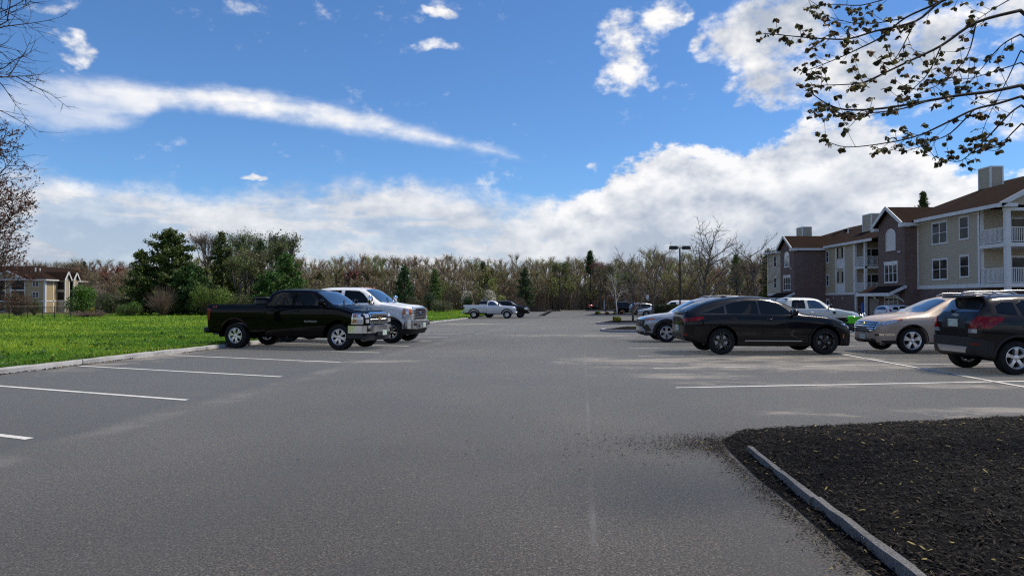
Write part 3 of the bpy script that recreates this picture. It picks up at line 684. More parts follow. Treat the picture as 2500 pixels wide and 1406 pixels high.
class Car:
    def __init__(s, name, label, sp, paint, loc, heading, group=None, res=0.075, wheel=None, lod=1):
        s.sp = sp; s.paint = paint; s.res = res; s.lod = lod
        s.root = empty(name, loc, heading); tag(s.root, label, sp.get('cat', 'car'), group)
        V, F = body_loft(sp, 46 if lod == 1 else 26)
        me = bpy.data.meshes.new('body'); me.from_pydata(V, [], F); me.materials.append(paint); me.materials.append(M_DARK); me.materials.append(M_PLASTIC)
        bm = bmesh.new(); bm.from_mesh(me); bmesh.ops.recalc_face_normals(bm, faces=bm.faces); bm.to_mesh(me)
        s.bvh = BVHTree.FromBMesh(bm); bm.free()
        o = link_mesh('body', me, s.root)
        # wheel arches
        cm = MB(); WB, R = sp['WB'], sp['R']; ra = sp.get('ra', R + .065); hw = max(p[1] for p in sp['w'])
        for ax in (0, WB):
            for sd in (-1, 1):
                prof = [(0.0, sd * (hw - .40)), (ra, sd * (hw - .40)), (ra, sd * (hw + .2)), (0.0, sd * (hw + .2))]
                k = 28; bq = len(cm.v)
                ring = []
                for (r, h) in prof[1:3]:
                    ring.append([len(cm.v) + j for j in range(k)])
                    for j in range(k):
                        a = 2 * math.pi * j / k; cm.v.append((ax + r * math.cos(a) * sp.get('rax', 1), h, sp.get('zc', R) + r * math.sin(a)))
                for j in range(k): cm.f.append((ring[0][j], ring[0][(j + 1) % k], ring[1][(j + 1) % k], ring[1][j])); cm.mi.append(1)
                cm.f.append(tuple(reversed(ring[0]))); cm.mi.append(1); cm.f.append(tuple(ring[1])); cm.mi.append(1)
        co = cm.build('cutter', [M_DARK, M_DARK], s.root)
        bm = bmesh.new(); bm.from_mesh(co.data); bmesh.ops.recalc_face_normals(bm, faces=bm.faces); bm.to_mesh(co.data); bm.free()
        md = o.modifiers.new('arches', 'BOOLEAN'); md.object = co; md.operation = 'DIFFERENCE'; md.solver = 'EXACT'
        bpy.context.view_layer.update(); dg = bpy.context.evaluated_depsgraph_get()
        nm = bpy.data.meshes.new_from_object(o.evaluated_get(dg)); o.modifiers.clear(); o.data = nm
        bpy.data.objects.remove(co); 
        nm.materials.clear(); nm.materials.append(paint); nm.materials.append(M_DARK)
        mi = np.zeros(len(nm.polygons), dtype=np.int32); nm.polygons.foreach_get('material_index', mi)
        nr = np.zeros(len(nm.polygons) * 3); nm.polygons.foreach_get('normal', nr); nr = nr.reshape(-1, 3)
        mi[nr[:, 2] < -0.75] = 1; mi[mi > 1] = 1; nm.polygons.foreach_set('material_index', mi)
        nm.polygons.foreach_set('use_smooth', [True] * len(nm.polygons)); nm.set_sharp_from_angle(angle=rad(sp.get('sharp', 38)))
        s.body = o
        s.wheels(wheel)
    # ---- surface patches
    def patch(s, name, poly, axis, material, parent=None, off=0.006, res=None, depth=0.02, flat=False):
        res = res or s.res; pts = []; n = len(poly); P = [Vector(p) for p in poly]
        area = sum(P[i - 1].x * P[i].y - P[i].x * P[i - 1].y for i in range(n))
        if area < 0: P.reverse()
        for i in range(n):
            a, b = P[i], P[(i + 1) % n]; k = max(1, int((b - a).length / res + .5))
            for j in range(k): pts.append(a.lerp(b, j / k))
        nb = len(pts); lo = Vector((min(p.x for p in P), min(p.y for p in P))); hi = Vector((max(p.x for p in P), max(p.y for p in P)))
        pl = [p[:] for p in P]
        ny = int((hi.y - lo.y) / res); nx = int((hi.x - lo.x) / res)
        for i in range(1, nx + 1):
            for j in range(1, ny + 1):
                q = Vector((lo.x + (hi.x - lo.x) * i / (nx + 1), lo.y + (hi.y - lo.y) * j / (ny + 1)))
                if inside(pl, q.x, q.y) and min((q - p).length for p in pts[:nb]) > res * .45: pts.append(q)
        vs, _, fs, *_ = delaunay_2d_cdt(pts, [(i, (i + 1) % nb) for i in range(nb)], [list(range(nb))], 1, 1e-5)
        if axis in ('r', 'l'): o_ = lambda p: Vector((p.x, -4 if axis == 'r' else 4, p.y)); d = Vector((0, 1 if axis == 'r' else -1, 0))
        elif axis == 'f': o_ = lambda p: Vector((12, p.x, p.y)); d = Vector((-1, 0, 0))
        elif axis == 'b': o_ = lambda p: Vector((-12, p.x, p.y)); d = Vector((1, 0, 0))
        else: o_ = lambda p: Vector((p.x, p.y, 6)); d = Vector((0, 0, -1))
        hits = []
        for v in vs:
            h, nn, *_r = s.bvh.ray_cast(o_(v), d)
            hits.append(h - d * off if h is not None else None)
        V = []; mp = {}; F = []
        for i, h in enumerate(hits):
            if h is not None: mp[i] = len(V); V.append(h)
        for f in fs:
            if all(i in mp for i in f):
                q = [mp[i] for i in f]; nrm = (V[q[1]] - V[q[0]]).cross(V[q[2]] - V[q[0]])
                if nrm.dot(d) > 0: q.reverse()
                F.append(tuple(q))
        if not F: return None
        cnt = {}
        for f in F:
            for i in range(len(f)):
                e = (f[i], f[(i + 1) % len(f)]); cnt[e] = cnt.get(e, 0) + 1
        bnd = [e for e in cnt if (e[1], e[0]) not in cnt]; inner = {}
        for a, b in bnd:
            for i in (a, b):
                if i not in inner: inner[i] = len(V); V.append(V[i] + d * (off + depth))
        nf = len(F)
        for a, b in bnd: F.append((b, a, inner[a], inner[b]))
        me = bpy.data.meshes.new(name); me.from_pydata([v[:] for v in V], [], F); me.materials.append(material)
        me.polygons.foreach_set('use_smooth', [True] * len(F)); me.set_sharp_from_angle(angle=rad(40)); me.update()
        return link_mesh(name, me, parent or s.root)
    def side(s, name, poly, material, parents=None, **kw):
        """the same patch on both flanks; returns (right, left)"""
        return [s.patch(name, poly, ax, material, parents[i] if parents else None, **kw) for i, ax in enumerate(('r', 'l'))]
    def front(s, name, poly, material, both=False, **kw):
        a = s.patch(name, poly, 'f', material, **kw)
        if both: s.patch(name, [(-y, z) for y, z in poly], 'f', material, **kw)
        return a
    def rear(s, name, poly, material, both=False, **kw):
        a = s.patch(name, poly, 'b', material, **kw)
        if both: s.patch(name, [(-y, z) for y, z in poly], 'b', material, **kw)
        return a
    def top(s, name, poly, material, **kw): return s.patch(name, poly, 't', material, **kw)
    def yat(s, x, z):
        h, *_r = s.bvh.ray_cast(Vector((x, 4, z)), Vector((0, -1, 0))); return h.y if h else max(p[1] for p in s.sp['w'])
    def xfront(s, y, z):
        h, *_r = s.bvh.ray_cast(Vector((12, y, z)), Vector((-1, 0, 0))); return h.x if h else s.sp['zb'][-1][0]
    def xrear(s, y, z):
        h, *_r = s.bvh.ray_cast(Vector((-12, y, z)), Vector((1, 0, 0))); return h.x if h else s.sp['zb'][0][0]
    # ---- wheels
    def wheels(s, wh):
        sp = s.sp; R = sp['R']; tw = sp.get('tw', .25); rr = sp.get('rr', R * .68); hw = max(p[1] for p in sp['w'])
        key = (sp.get('key', id(sp)))
        t = MB(); y = tw / 2; sh = .03
        t.lathe([(rr - .02, -y + .02), (rr, -y + .005), (rr + .02, -y), (R - sh * 1.4, -y - .004), (R - sh * .5, -y + .006), (R - .004, -y + .035), (R, -y + .06), (R, y - .06), (R - .004, y - .035), (R - sh * .5, y - .006), (R - sh * 1.4, y + .004), (rr + .02, y), (rr, y - .005), (rr - .02, y - .02)], 40 if s.lod == 1 else 24)
        rm, ns, dbl, sw, mt, flare = wh
        r = MB(); f = y - .03
        r.lathe([(rr + .008, f + .022), (rr - .012, f + .026), (rr - .03, f + .008), (rr - .045, f - .03), (rr - .06, -y + .03), (rr - .0, -y + .02)], 36 if s.lod == 1 else 20, m=0)
        r.lathe([(.001, f + .012), (.035, f + .012), (.062, f + .004), (.072, f - .02), (.075, f - .05)], 16, m=0)
        for i in range(ns):
            for dd in ((-dbl, dbl) if dbl else (0,)):
                a = 2 * math.pi * (i + .25) / ns; a1 = a + dd * .55; a2 = a + dd
                def pt(rad_, ang, h): return (rad_ * math.cos(ang), h, rad_ * math.sin(ang))
                def sec(rad_, ang, wd, h0, h1):
                    c = math.cos(ang), math.sin(ang); tx, tz = -c[1], c[0]
                    return [(c[0] * rad_ + tx * wd * q, hh, c[1] * rad_ + tz * wd * q) for q, hh in ((-1, h0), (1, h0), (.7, h1), (-.7, h1))]
                S = [sec(.05, a1, sw * .55, f - .045, f + .006), sec((rr + .05) * .5, (a1 + a2) / 2, sw * .5, f - .045, f + .018), sec(rr - .02, a2, sw * .5 * flare, f - .04, f + .014)]
                b = len(r.v)
                for q in S: r.v += q
                for k in range(2):
                    for j in range(4): r.f.append((b + 4 * k + j, b + 4 * k + (j + 1) % 4, b + 4 * k + 4 + (j + 1) % 4, b + 4 * k + 4 + j)); r.mi.append(0)
        br = MB(); br.lathe([(.001, f - .075), (rr - .075, f - .075), (rr - .075, f - .11), (.001, f - .11)], 24)
        tyre = rim = disc = None
        for ax in (0, sp['WB']):
            for sd in (1, -1):
                e = empty('wheel', (ax, sd * (hw - sp.get('win', .02) - tw / 2), R), 0 if sd == 1 else math.pi, s.root)
                if tyre is None:
                    tyre = t.build('tyre', M_TYRE, e, angle=35); rim = r.build('rim', rm, e, angle=30); disc = br.build('brake_disc', mt, e)
                else:
                    for src in (tyre, rim, disc):
                        c = src.copy(); COL.objects.link(c); c.parent = e
    # ---- common fittings
    def doors(s, cuts, sill, belt, handles, hz, hmat=None):
        """door skins between the cut lines: list of (x_rear, x_front, window polygon or None, skin polygon or None)"""
        hm = hmat or s.paint; out = []
        for i, (xa, xb, skin, win, wmat) in enumerate(cuts):
            dr = s.side('door', skin, s.paint, off=0.005, depth=0.012)
            if win is not None: s.side('window', win, wmat, dr, off=0.006, depth=0.01)
            if handles and handles[i] is not None:
                hx = handles[i]
                for sd, d_ in zip((-1, 1), dr):
                    y = s.yat(hx, hz); mb = MB(); mb.rbox((hx, sd * (y + .022), hz), .19, .03, .034, 3, 3.0); mb.build('handle', hm, d_, smooth=True)
            out.append(dr)
        return out
    def mirror(s, x, z, size=(.12, .24, .17), stalk=.06, m=None, cap=None):
        for sd in (-1, 1):
            y = s.yat(x, z - .05); mb = MB(); c = (x, sd * (y + stalk + size[1] / 2), z)
            mb.rbox(c, size[0], size[1], size[2], 4, 3.2, m=0); mb.bar((x + .02, sd * (y - .03), z - size[2] * .35), (x, sd * (y + stalk + .05), z - size[2] * .2), .05, .035, m=1)
            mr = mb.build('wing_mirror', [m or s.paint, M_PLASTIC], s.root, smooth=True)
            g_ = MB(); g_.rbox((x - size[0] / 2 - .001, c[1], z), .012, size[1] * .8, size[2] * .75, 2, 5); g_.build('mirror_glass', M_CHROME, mr)
    def flares(s, w_, m, off=.016, zmin=None, ends=None):
        sp = s.sp; ra = sp.get('ra', sp['R'] + .065) + .002; zc = sp.get('zc', sp['R']); k = sp.get('rax', 1)
        for ax in (0, sp['WB']):
            zlo = zmin if zmin is not None else pchip(sp['zb'])(ax) + .03
            a0 = math.asin(min(max((zlo - zc) / (ra + w_), -1), 1)); q = []
            for i in range(19):
                a = a0 + (math.pi - 2 * a0) * i / 18; q.append((ax + (ra + w_) * math.cos(a) * k, zc + (ra + w_) * math.sin(a)))
            a0 = math.asin(min(max((zlo - zc) / ra, -1), 1))
            for i in range(18, -1, -1):
                a = a0 + (math.pi - 2 * a0) * i / 18; q.append((ax + ra * math.cos(a) * k, zc + ra * math.sin(a)))
            s.side('arch_trim', q, m, off=off, res=.07)
    def plate(s, end, y, z, w_=.30, h=.15):
        x = s.xfront(y, z) if end == 'f' else s.xrear(y, z); sg = 1 if end == 'f' else -1
        mb = MB(); mb.box(min(x, x + sg * .025), max(x, x + sg * .025), y - w_ / 2, y + w_ / 2, z - h / 2, z + h / 2); mb.build('licence_plate', M_PLATE, s.root)
    def text(s, txt, x, z, size, m, sd=-1, extr=.004):
        c = bpy.data.curves.new('lettering', 'FONT'); c.body = txt; c.size = size; c.extrude = extr; c.align_x = 'CENTER'
        t = bpy.data.objects.new('lettering_curve', c); COL.objects.link(t); bpy.context.view_layer.update()
        me = bpy.data.meshes.new_from_object(t.evaluated_get(bpy.context.evaluated_depsgraph_get())); bpy.data.objects.remove(t); me.materials.clear(); me.materials.append(m)
        for k in (-1, 1):
            o = link_mesh('lettering', me, s.root); y = s.yat(x, z)
            o.location = (x, k * (y + .012), z); o.rotation_euler = (rad(90), 0, 0 if k == -1 else math.pi)

def circ(cx, cy, r, n=16, k=1.0): return [(cx + r * math.cos(2 * math.pi * i / n), cy + k * r * math.sin(2 * math.pi * i / n)) for i in range(n)]
def rect(x0, x1, z0, z1): return [(x0, z0), (x1, z0), (x1, z1), (x0, z1)]
W_SILV = (M_ALLOY, 6, .16, .055, M_DARK, 1.0)
P_BLACK = mat('black_paint', (0.0025, 0.0025, 0.003), 0.45, spec=0.0, coat=0.38, fn=dusty((0.0025, 0.0025, 0.003), amt=0.02, z0=.3, z1=.8))
P_BLACK2 = mat('black_metallic_paint', (0.006, 0.0065, 0.008), 0.40, spec=0.05, coat=0.5, fn=dusty((0.006, 0.0065, 0.008), amt=0.02))
P_WHITE = mat('white_paint', (0.84, 0.84, 0.82), 0.35, coat=1.0, fn=dusty((0.84, 0.84, 0.82), amt=0.15))
P_SILVER = mat('white_silver_paint', (0.60, 0.61, 0.63), 0.32, metal=0.35, coat=1.0, fn=dusty((0.60, 0.61, 0.63), amt=0.45, z0=.3, z1=1.0))
P_GREY = mat('silver_grey_paint', (0.33, 0.35, 0.38), 0.32, metal=0.6, coat=1.0, fn=dusty((0.33, 0.35, 0.38), amt=0.35))
P_TAN = mat('rose_tan_paint', (0.42, 0.325, 0.25), 0.48, metal=0.1, coat=0.55, fn=dusty((0.42, 0.325, 0.25), amt=0.2))
P_BROWN = mat('dark_brown_paint', (0.010, 0.0075, 0.007), 0.38, spec=0.15, coat=0.5, fn=dusty((0.010, 0.0075, 0.007), amt=0.04))
P_SAGE = mat('pale_sage_paint', (0.46, 0.49, 0.46), 0.35, metal=0.2, coat=1.0, fn=dusty((0.46, 0.49, 0.46), amt=0.35))
M_RUST = mat('rusty_lip', rough=0.9, fn=varied((0.10, 0.055, 0.035), (0.03, 0.02, 0.018), 30))
M_GOLD = mat('gold_badge', (0.55, 0.40, 0.16), 0.3, metal=0.8)
M_BLUEB = mat('blue_badge', (0.02, 0.05, 0.20), 0.3, coat=1)
M_LETTER = mat('badge_metal', (0.35, 0.36, 0.37), 0.35, metal=0.8)
M_REDT = mat('red_decal', (0.30, 0.03, 0.03), 0.5)
M_SILVTRIM = mat('silver_trim', (0.42, 0.43, 0.45), 0.35, metal=0.6)

def pickup(name, label, loc, heading, paint, o, wheel, group=None, lod=1):
    """crew or regular cab pickup. o: measurements, x from the rear axle, z from the ground"""
    g = lambda k, d=None: o.get(k, d)
    xr, xbf, xcr, xa, xn = o['xr'], o['xbf'], o['xcr'], o['xa'], o['xn']       # bed rear, bed front, roof rear, A-pillar foot, nose
    hw, H, belt, rail, hb, hf = o['hw'], o['H'], o['belt'], o['rail'], o['hood_b'], o['hood_f']
    xrf, xcw = o['xrf'], o['xcw']                                              # roof front, cowl (windscreen foot)
    zr = o.get('zsill', .42); zbd = o.get('zbed', .52); WB = o['WB']
    cap = g('cap')
    sp = dict(cat='pickup truck', WB=WB, R=o['R'], ra=o['ra'], tw=g('tw', .265), rr=g('rr', .235), rc=.10, rax=g('rax', 1.04), zc=o['R'] + .03, win=g('win', .05), sharp=34,
        zb=[(xr, zbd + .12), (xr + .3, zbd), (xbf, zbd - .02), (xbf + .03, zr), (xa, zr), (WB + .5, zr + .03), (xn - .12, zr + .0), (xn, zr + .06)],
        zs=[(xr, rail), (xbf, rail), (xbf + .03, belt), (xa - .1, belt - .005), (xcw, hb - .06), (xn - .35, hf - .06), (xn - .1, hf - .10), (xn, hf - .16)],
        zt=[(xr, rail + .02), (xbf - .002, rail + .02), (xbf + .012, H - .16), (xcr, H - .035), (xcr + .35, H), (xrf - .35, H - .01), (xrf, H - .06), (xcw - .04, hb + .02), (xcw + .08, hb), (xn - .45, hf + .02), (xn - .16, hf - .01), (xn - .05, hf - .06), (xn, hf - .12)],
        w=[(xr, hw - .03), (xr + .1, hw - .005), (WB + .35, hw), (xn - .3, hw - .015), (xn - .12, hw - .05), (xn - .03, hw - .10), (xn, hw - .14)],
        wt=[(xr, hw - .30), (xbf, hw - .29), (xcr + .2, hw - .275), (xrf, hw - .29), (xcw, hw - .17), (xn - .3, hw - .16), (xn, hw - .22)],
        flank=[(0, .965), (.18, .985), (.5, .997), (.8, 1.0), (.93, .992), (1, .962)])
    if cap:
        sp['zt'] = [(xr, rail + .02), (xr + .02, cap - .12), (xr + .2, cap), (xbf - .05, cap)] + [p for p in sp['zt'] if p[0] > xbf]
    else: sp['bed'] = (xr + .06, xbf - .002, zbd + .30)
    c = Car(name, label, sp, paint, loc, heading, group, wheel=wheel, res=.09 if lod == 1 else .16, lod=lod)
    gl, glw = M_GLASS, M_GLASSB
    zt = pchip(sp['zt'])
    # doors and windows
    wb_, wt_ = belt + .035, H - .115
    if o.get('xb') is not None:
        xb = o['xb']
        cuts = [(xbf, xb, [(xbf + .06, belt - .05), (xbf + .06, zr + .16), (xbf + .2, zr + .06), (xb - .012, zr + .06), (xb - .012, belt - .012), (xbf + .10, belt - .012)],
                 [(xbf + .22, wb_), (xb - .07, wb_), (xb - .07, wt_ - .005), (xcr + .22, wt_ - .01), (xcr + .13, wt_ - .06)], gl)]
    else: xb = xbf + .06; cuts = []
    cuts.append((xb, xa, [(xb + .012, belt - .012), (xb + .012, zr + .06), (xa - .03, zr + .06), (xa, zr + .2), (xa + .02, belt - .012)],
                 [(xb + .07, wb_), (xa - .13, wb_), (xrf + .02, wt_ - .12), (xrf - .16, wt_ - .03), (xb + .07, wt_ - .005)], g('fglass', gl)))
    c.doors(cuts, zr, belt, ([cuts[0][1] - .72, xb + .17] if len(cuts) == 2 else [xb + .17]) if True else None, belt - .14, g('handle'))
    # bed side panel, tail light, tailgate, bumper
    c.side('bed_panel', [(xr + .06, rail - .03), (xr + .06, zbd + .2), (-o['ra'] * 1.1, zbd + .12), (-o['ra'] * .95, o['R'] + .45), (0, o['R'] + o['ra'] + .10), (o['ra'] * .95, o['R'] + .45), (o['ra'] * 1.12, zbd + .06), (xbf - .02, zbd + .06), (xbf - .02, rail - .03)], paint, off=.006, res=.12)
    c.side('tail_light', [(xr + .01, rail - .12), (xr + .01, rail - .46), (xr + .10, rail - .48), (xr + .16, rail - .12)], M_RED, off=.012)
    c.rear('tail_light', [(hw - .14, rail - .12), (hw - .01, rail - .12), (hw - .01, rail - .46), (hw - .14, rail - .46)], M_RED, both=True, off=.012)
    c.rear('tailgate', rect(-(hw - .17), hw - .17, zbd + .2, rail - .02), paint, off=.012, res=.2)
    mb = MB(); z0 = zbd + .02; mb.rbox((xr - .07, 0, z0 + .02), .24, 2 * hw - .06, .2, 4, 6); mb.build('rear_bumper', g('bumper_r', M_PLASTIC), c.root, smooth=True)
    mb = MB()
    for yy in (-hw + .55, hw - .55): mb.bar((xr + .1, yy, zr + .02), (WB + .5, yy, zr + .02), .12, .14)
    mb.tube([(-.02, -hw + .2, o['R']), (-.02, hw - .2, o['R'])], .06, 8); mb.tube([(WB, -hw + .2, o['R']), (WB, hw - .2, o['R'])], .06, 8); mb.rbox((0, 0, o['R']), .3, .3, .3, 4, 2.2)
    mb.tube([(xr + .1, -hw + .5, zr - .02), (.5, -hw + .5, zr - .02)], .04, 8)
    mb.build('chassis', M_DARK, c.root)
    # windscreen, rear glass
    yb, yt = hw - .20, hw - .345
    c.top('windscreen', [(xcw - .07, 0), (xcw - .085, -yb * .6), (xcw - .16, -yb), (xrf + .06, -yt), (xrf + .045, 0), (xrf + .06, yt), (xcw - .16, yb), (xcw - .085, yb * .6)], glw, off=.008, depth=.01)
    for yy in (-.35, .30):
        mb = MB(); pa = Vector((xcw - .05, yy, zt(xcw - .05) + .02)); pb = Vector((xcw - .33, yy + .5, zt(xcw - .33) + .035)); mb.bar(pa, pb, .02, .02); mb.build('wiper', M_PLASTIC, c.root)
    # hood: central rise and edges
    c.top('hood', [(xcw + .1, -(hw - .24)), (xn - .20, -(hw - .27)), (xn - .13, -(hw - .5)), (xn - .11, 0), (xn - .13, hw - .5), (xn - .20, hw - .27), (xcw + .1, hw - .24), (xcw + .05, 0)], paint, off=.014, res=.12)
    c.mirror(xa - .02, belt + .13, g('mir', (.13, .22, .2)), g('mst', .08), g('mirmat', paint))
    return c, sp, cuts

def silverado():
    o = dict(WB=3.645, R=.405, ra=.50, hw=1.0, H=1.885, belt=1.335, rail=1.375, hood_b=1.345, hood_f=1.205, xr=-1.02, xbf=1.10, xcr=1.30, xb=2.075, xa=3.14, xn=4.50, xrf=2.70, xcw=3.56, zsill=.40, zbed=.53, rr=.245, handle=P_BLACK)
    a = gp(577, 850); b = gp(838, 855); h = math.atan2(b[1] - a[1], b[0] - a[0]); hw = 1.0
    nrm = Vector((-math.sin(h), math.cos(h))); loc = (a[0] + nrm.x * .9, a[1] + nrm.y * .9, gz(a[0], a[1]))
    c, sp, cuts = pickup('pickup_truck', 'black crew cab pickup with chrome grille and a toolbox in the bed', loc, h, P_BLACK, o, (M_ALLOY, 6, .17, .06, M_DARK, 1.15))
    hw = 1.0; xf = c.xfront
    # chrome grille frame with two mesh panels, stacked lamps
    c.front('grille_frame', [(-.62, .80), (.62, .80), (.62, 1.145), (.45, 1.165), (-.45, 1.165), (-.62, 1.145)], M_CHROME, off=.03)
    for z0, z1 in ((.835, .945), (1.005, 1.115)):
        p = c.front('grille_mesh', rect(-.57, .57, z0, z1), M_PLASTIC, off=.036)
        mb = MB(); n = 11
        for i in range(n * 2):
            y0 = -.56 + 1.12 * i / (n * 2); 
            for (za, zz) in ((z0, z1), (z1, z0)):
                y1 = y0 + .075; x = max(c.xfront(y0, z0), c.xfront(y1, z1)) + .042; mb.bar((x, y0, za), (x, min(y1, .57), zz), .011)
        mb.build('mesh_bar', M_CHROME, p)
    mb = MB(); x = c.xfront(0, .975) + .05; mb.poly([(x, -.16, .955), (x, -.07, .955), (x, -.05, .93), (x, .05, .93), (x, .07, .955), (x, .16, .955), (x, .14, .995), (x, .07, .995), (x, .05, 1.02), (x, -.05, 1.02), (x, -.07, .995), (x, -.14, .995)]); mb.build('badge', M_GOLD, c.root)
    for z0, z1 in ((.835, .95), (.995, 1.11)):
        c.front('headlight', [(.66, z0), (.93, z0), (.93, z1), (.66, z1)], M_CLEAR, both=True, off=.015)
        c.side('headlight', [(4.12, z0), (4.44, z0), (4.44, z1), (4.14, z1)], M_CLEAR, off=.014)
        c.side('turn_lens', [(4.14, z0 + .015), (4.26, z0 + .015), (4.26, z1 - .015), (4.15, z1 - .015)], M_AMBER, off=.022)
    c.side('lamp_surround', [(4.08, .80), (4.45, .80), (4.45, .83), (4.11, .83)], M_CHROME, off=.018); c.side('lamp_surround', [(4.12, .955), (4.45, .955), (4.45, .99), (4.13, .99)], M_CHROME, off=.018)
    c.side('lamp_surround', [(4.10, .83), (4.135, .83), (4.16, 1.125), (4.125, 1.125)], M_CHROME, off=.018); c.side('lamp_surround', [(4.14, 1.115), (4.43, 1.115), (4.43, 1.135), (4.14, 1.135)], M_CHROME, off=.02)
    # chrome bumper wrapping round, dark valance, fog lamps
    def bumper(zlo, zhi, m, nm, ext, taper=0.0):
        mb = MB(); prof = []
        P = [(3.99, hw + .005), (4.22, hw + .005), (4.41, .97), (4.53, .85), (4.59, .6), (4.62, .3), (4.625, 0)]
        P = P + [(x, -y) for x, y in reversed(P[:-1])]; V = []
        for i, (x, y) in enumerate(P):
            k = 1 + ext * 0; b = len(mb.v); lo = zlo + (taper if abs(y) > .9 else 0)
            mb.v += [(x - .05, y * .97, lo), (x + ext, y * (1 + .004), lo + .03), (x + ext, y * (1 + .004), zhi - .02), (x - .05, y * .97, zhi)]
            if i:
                for j in range(3): mb.f.append((b - 4 + j, b - 4 + j + 1, b + j + 1, b + j)); mb.mi.append(0)
        return mb.build(nm, m, c.root, angle=40)
    bumper(.50, .775, M_CHROME, 'front_bumper', .0, 0.0); bumper(.30, .51, M_PLASTIC, 'valance', -.05, 0.05)
    for sd in (-1, 1): mb = MB(); mb.rbox((4.555, sd * .74, .64), .10, .20, .12, 3, 4); mb.build('fog_lamp', M_PLASTIC, c.root, smooth=True)
    mb = MB(); mb.box(4.58, 4.645, -.33, .33, .44, .56); mb.build('lower_intake', M_PLASTIC, c.root)
    mb = MB(); mb.box(4.635, 4.66, -.02, .28, .44, .59); mb.build('licence_plate', M_PLATE, c.root)
    c.side('window_trim', [(xx, 1.352) for xx in (1.20,)] + [(3.05, 1.352), (3.05, 1.368), (1.20, 1.368)], M_SEAM, off=.008)
    # rust above the rear arch, rocker rust
    q = []
    for i in range(12):
        a_ = rad(30 + 118 * i / 11); q.append(((.50 + .035) * 1.04 * math.cos(a_), .435 + .535 * math.sin(a_)))
    for i in range(11, -1, -1):
        a_ = rad(30 + 118 * i / 11); q.append((.51 * 1.04 * math.cos(a_), .435 + (.505 + .006 * (i % 3)) * math.sin(a_)))
    c.side('rust_patch', q, M_RUST, off=.014, res=.05)
    c.text('SILVERADO', 2.72, .85, .085, M_LETTER); c.text('4x4', -.72, 1.275, .10, M_REDT)
    t = MB(); t.rbox((.80, 0, 1.44), .56, 1.62, .34, 4, 7); t.rbox((.80, 0, 1.595), .60, 1.70, .06, 4, 7); tb = t.build('tool_box', mat('toolbox_black', (0.012, 0.012, 0.012), .45), None, smooth=True)
    tb.location = loc; tb.rotation_euler = (0, 0, h); tag(tb, 'black steel toolbox across the bed of the black pickup', 'toolbox')
    a_ = MB(); a_.bar((.35, -.3, .36), (-1.25, -.3, .44), .2, .05); a_.build('hitch', M_PLASTIC, c.root)
silverado()

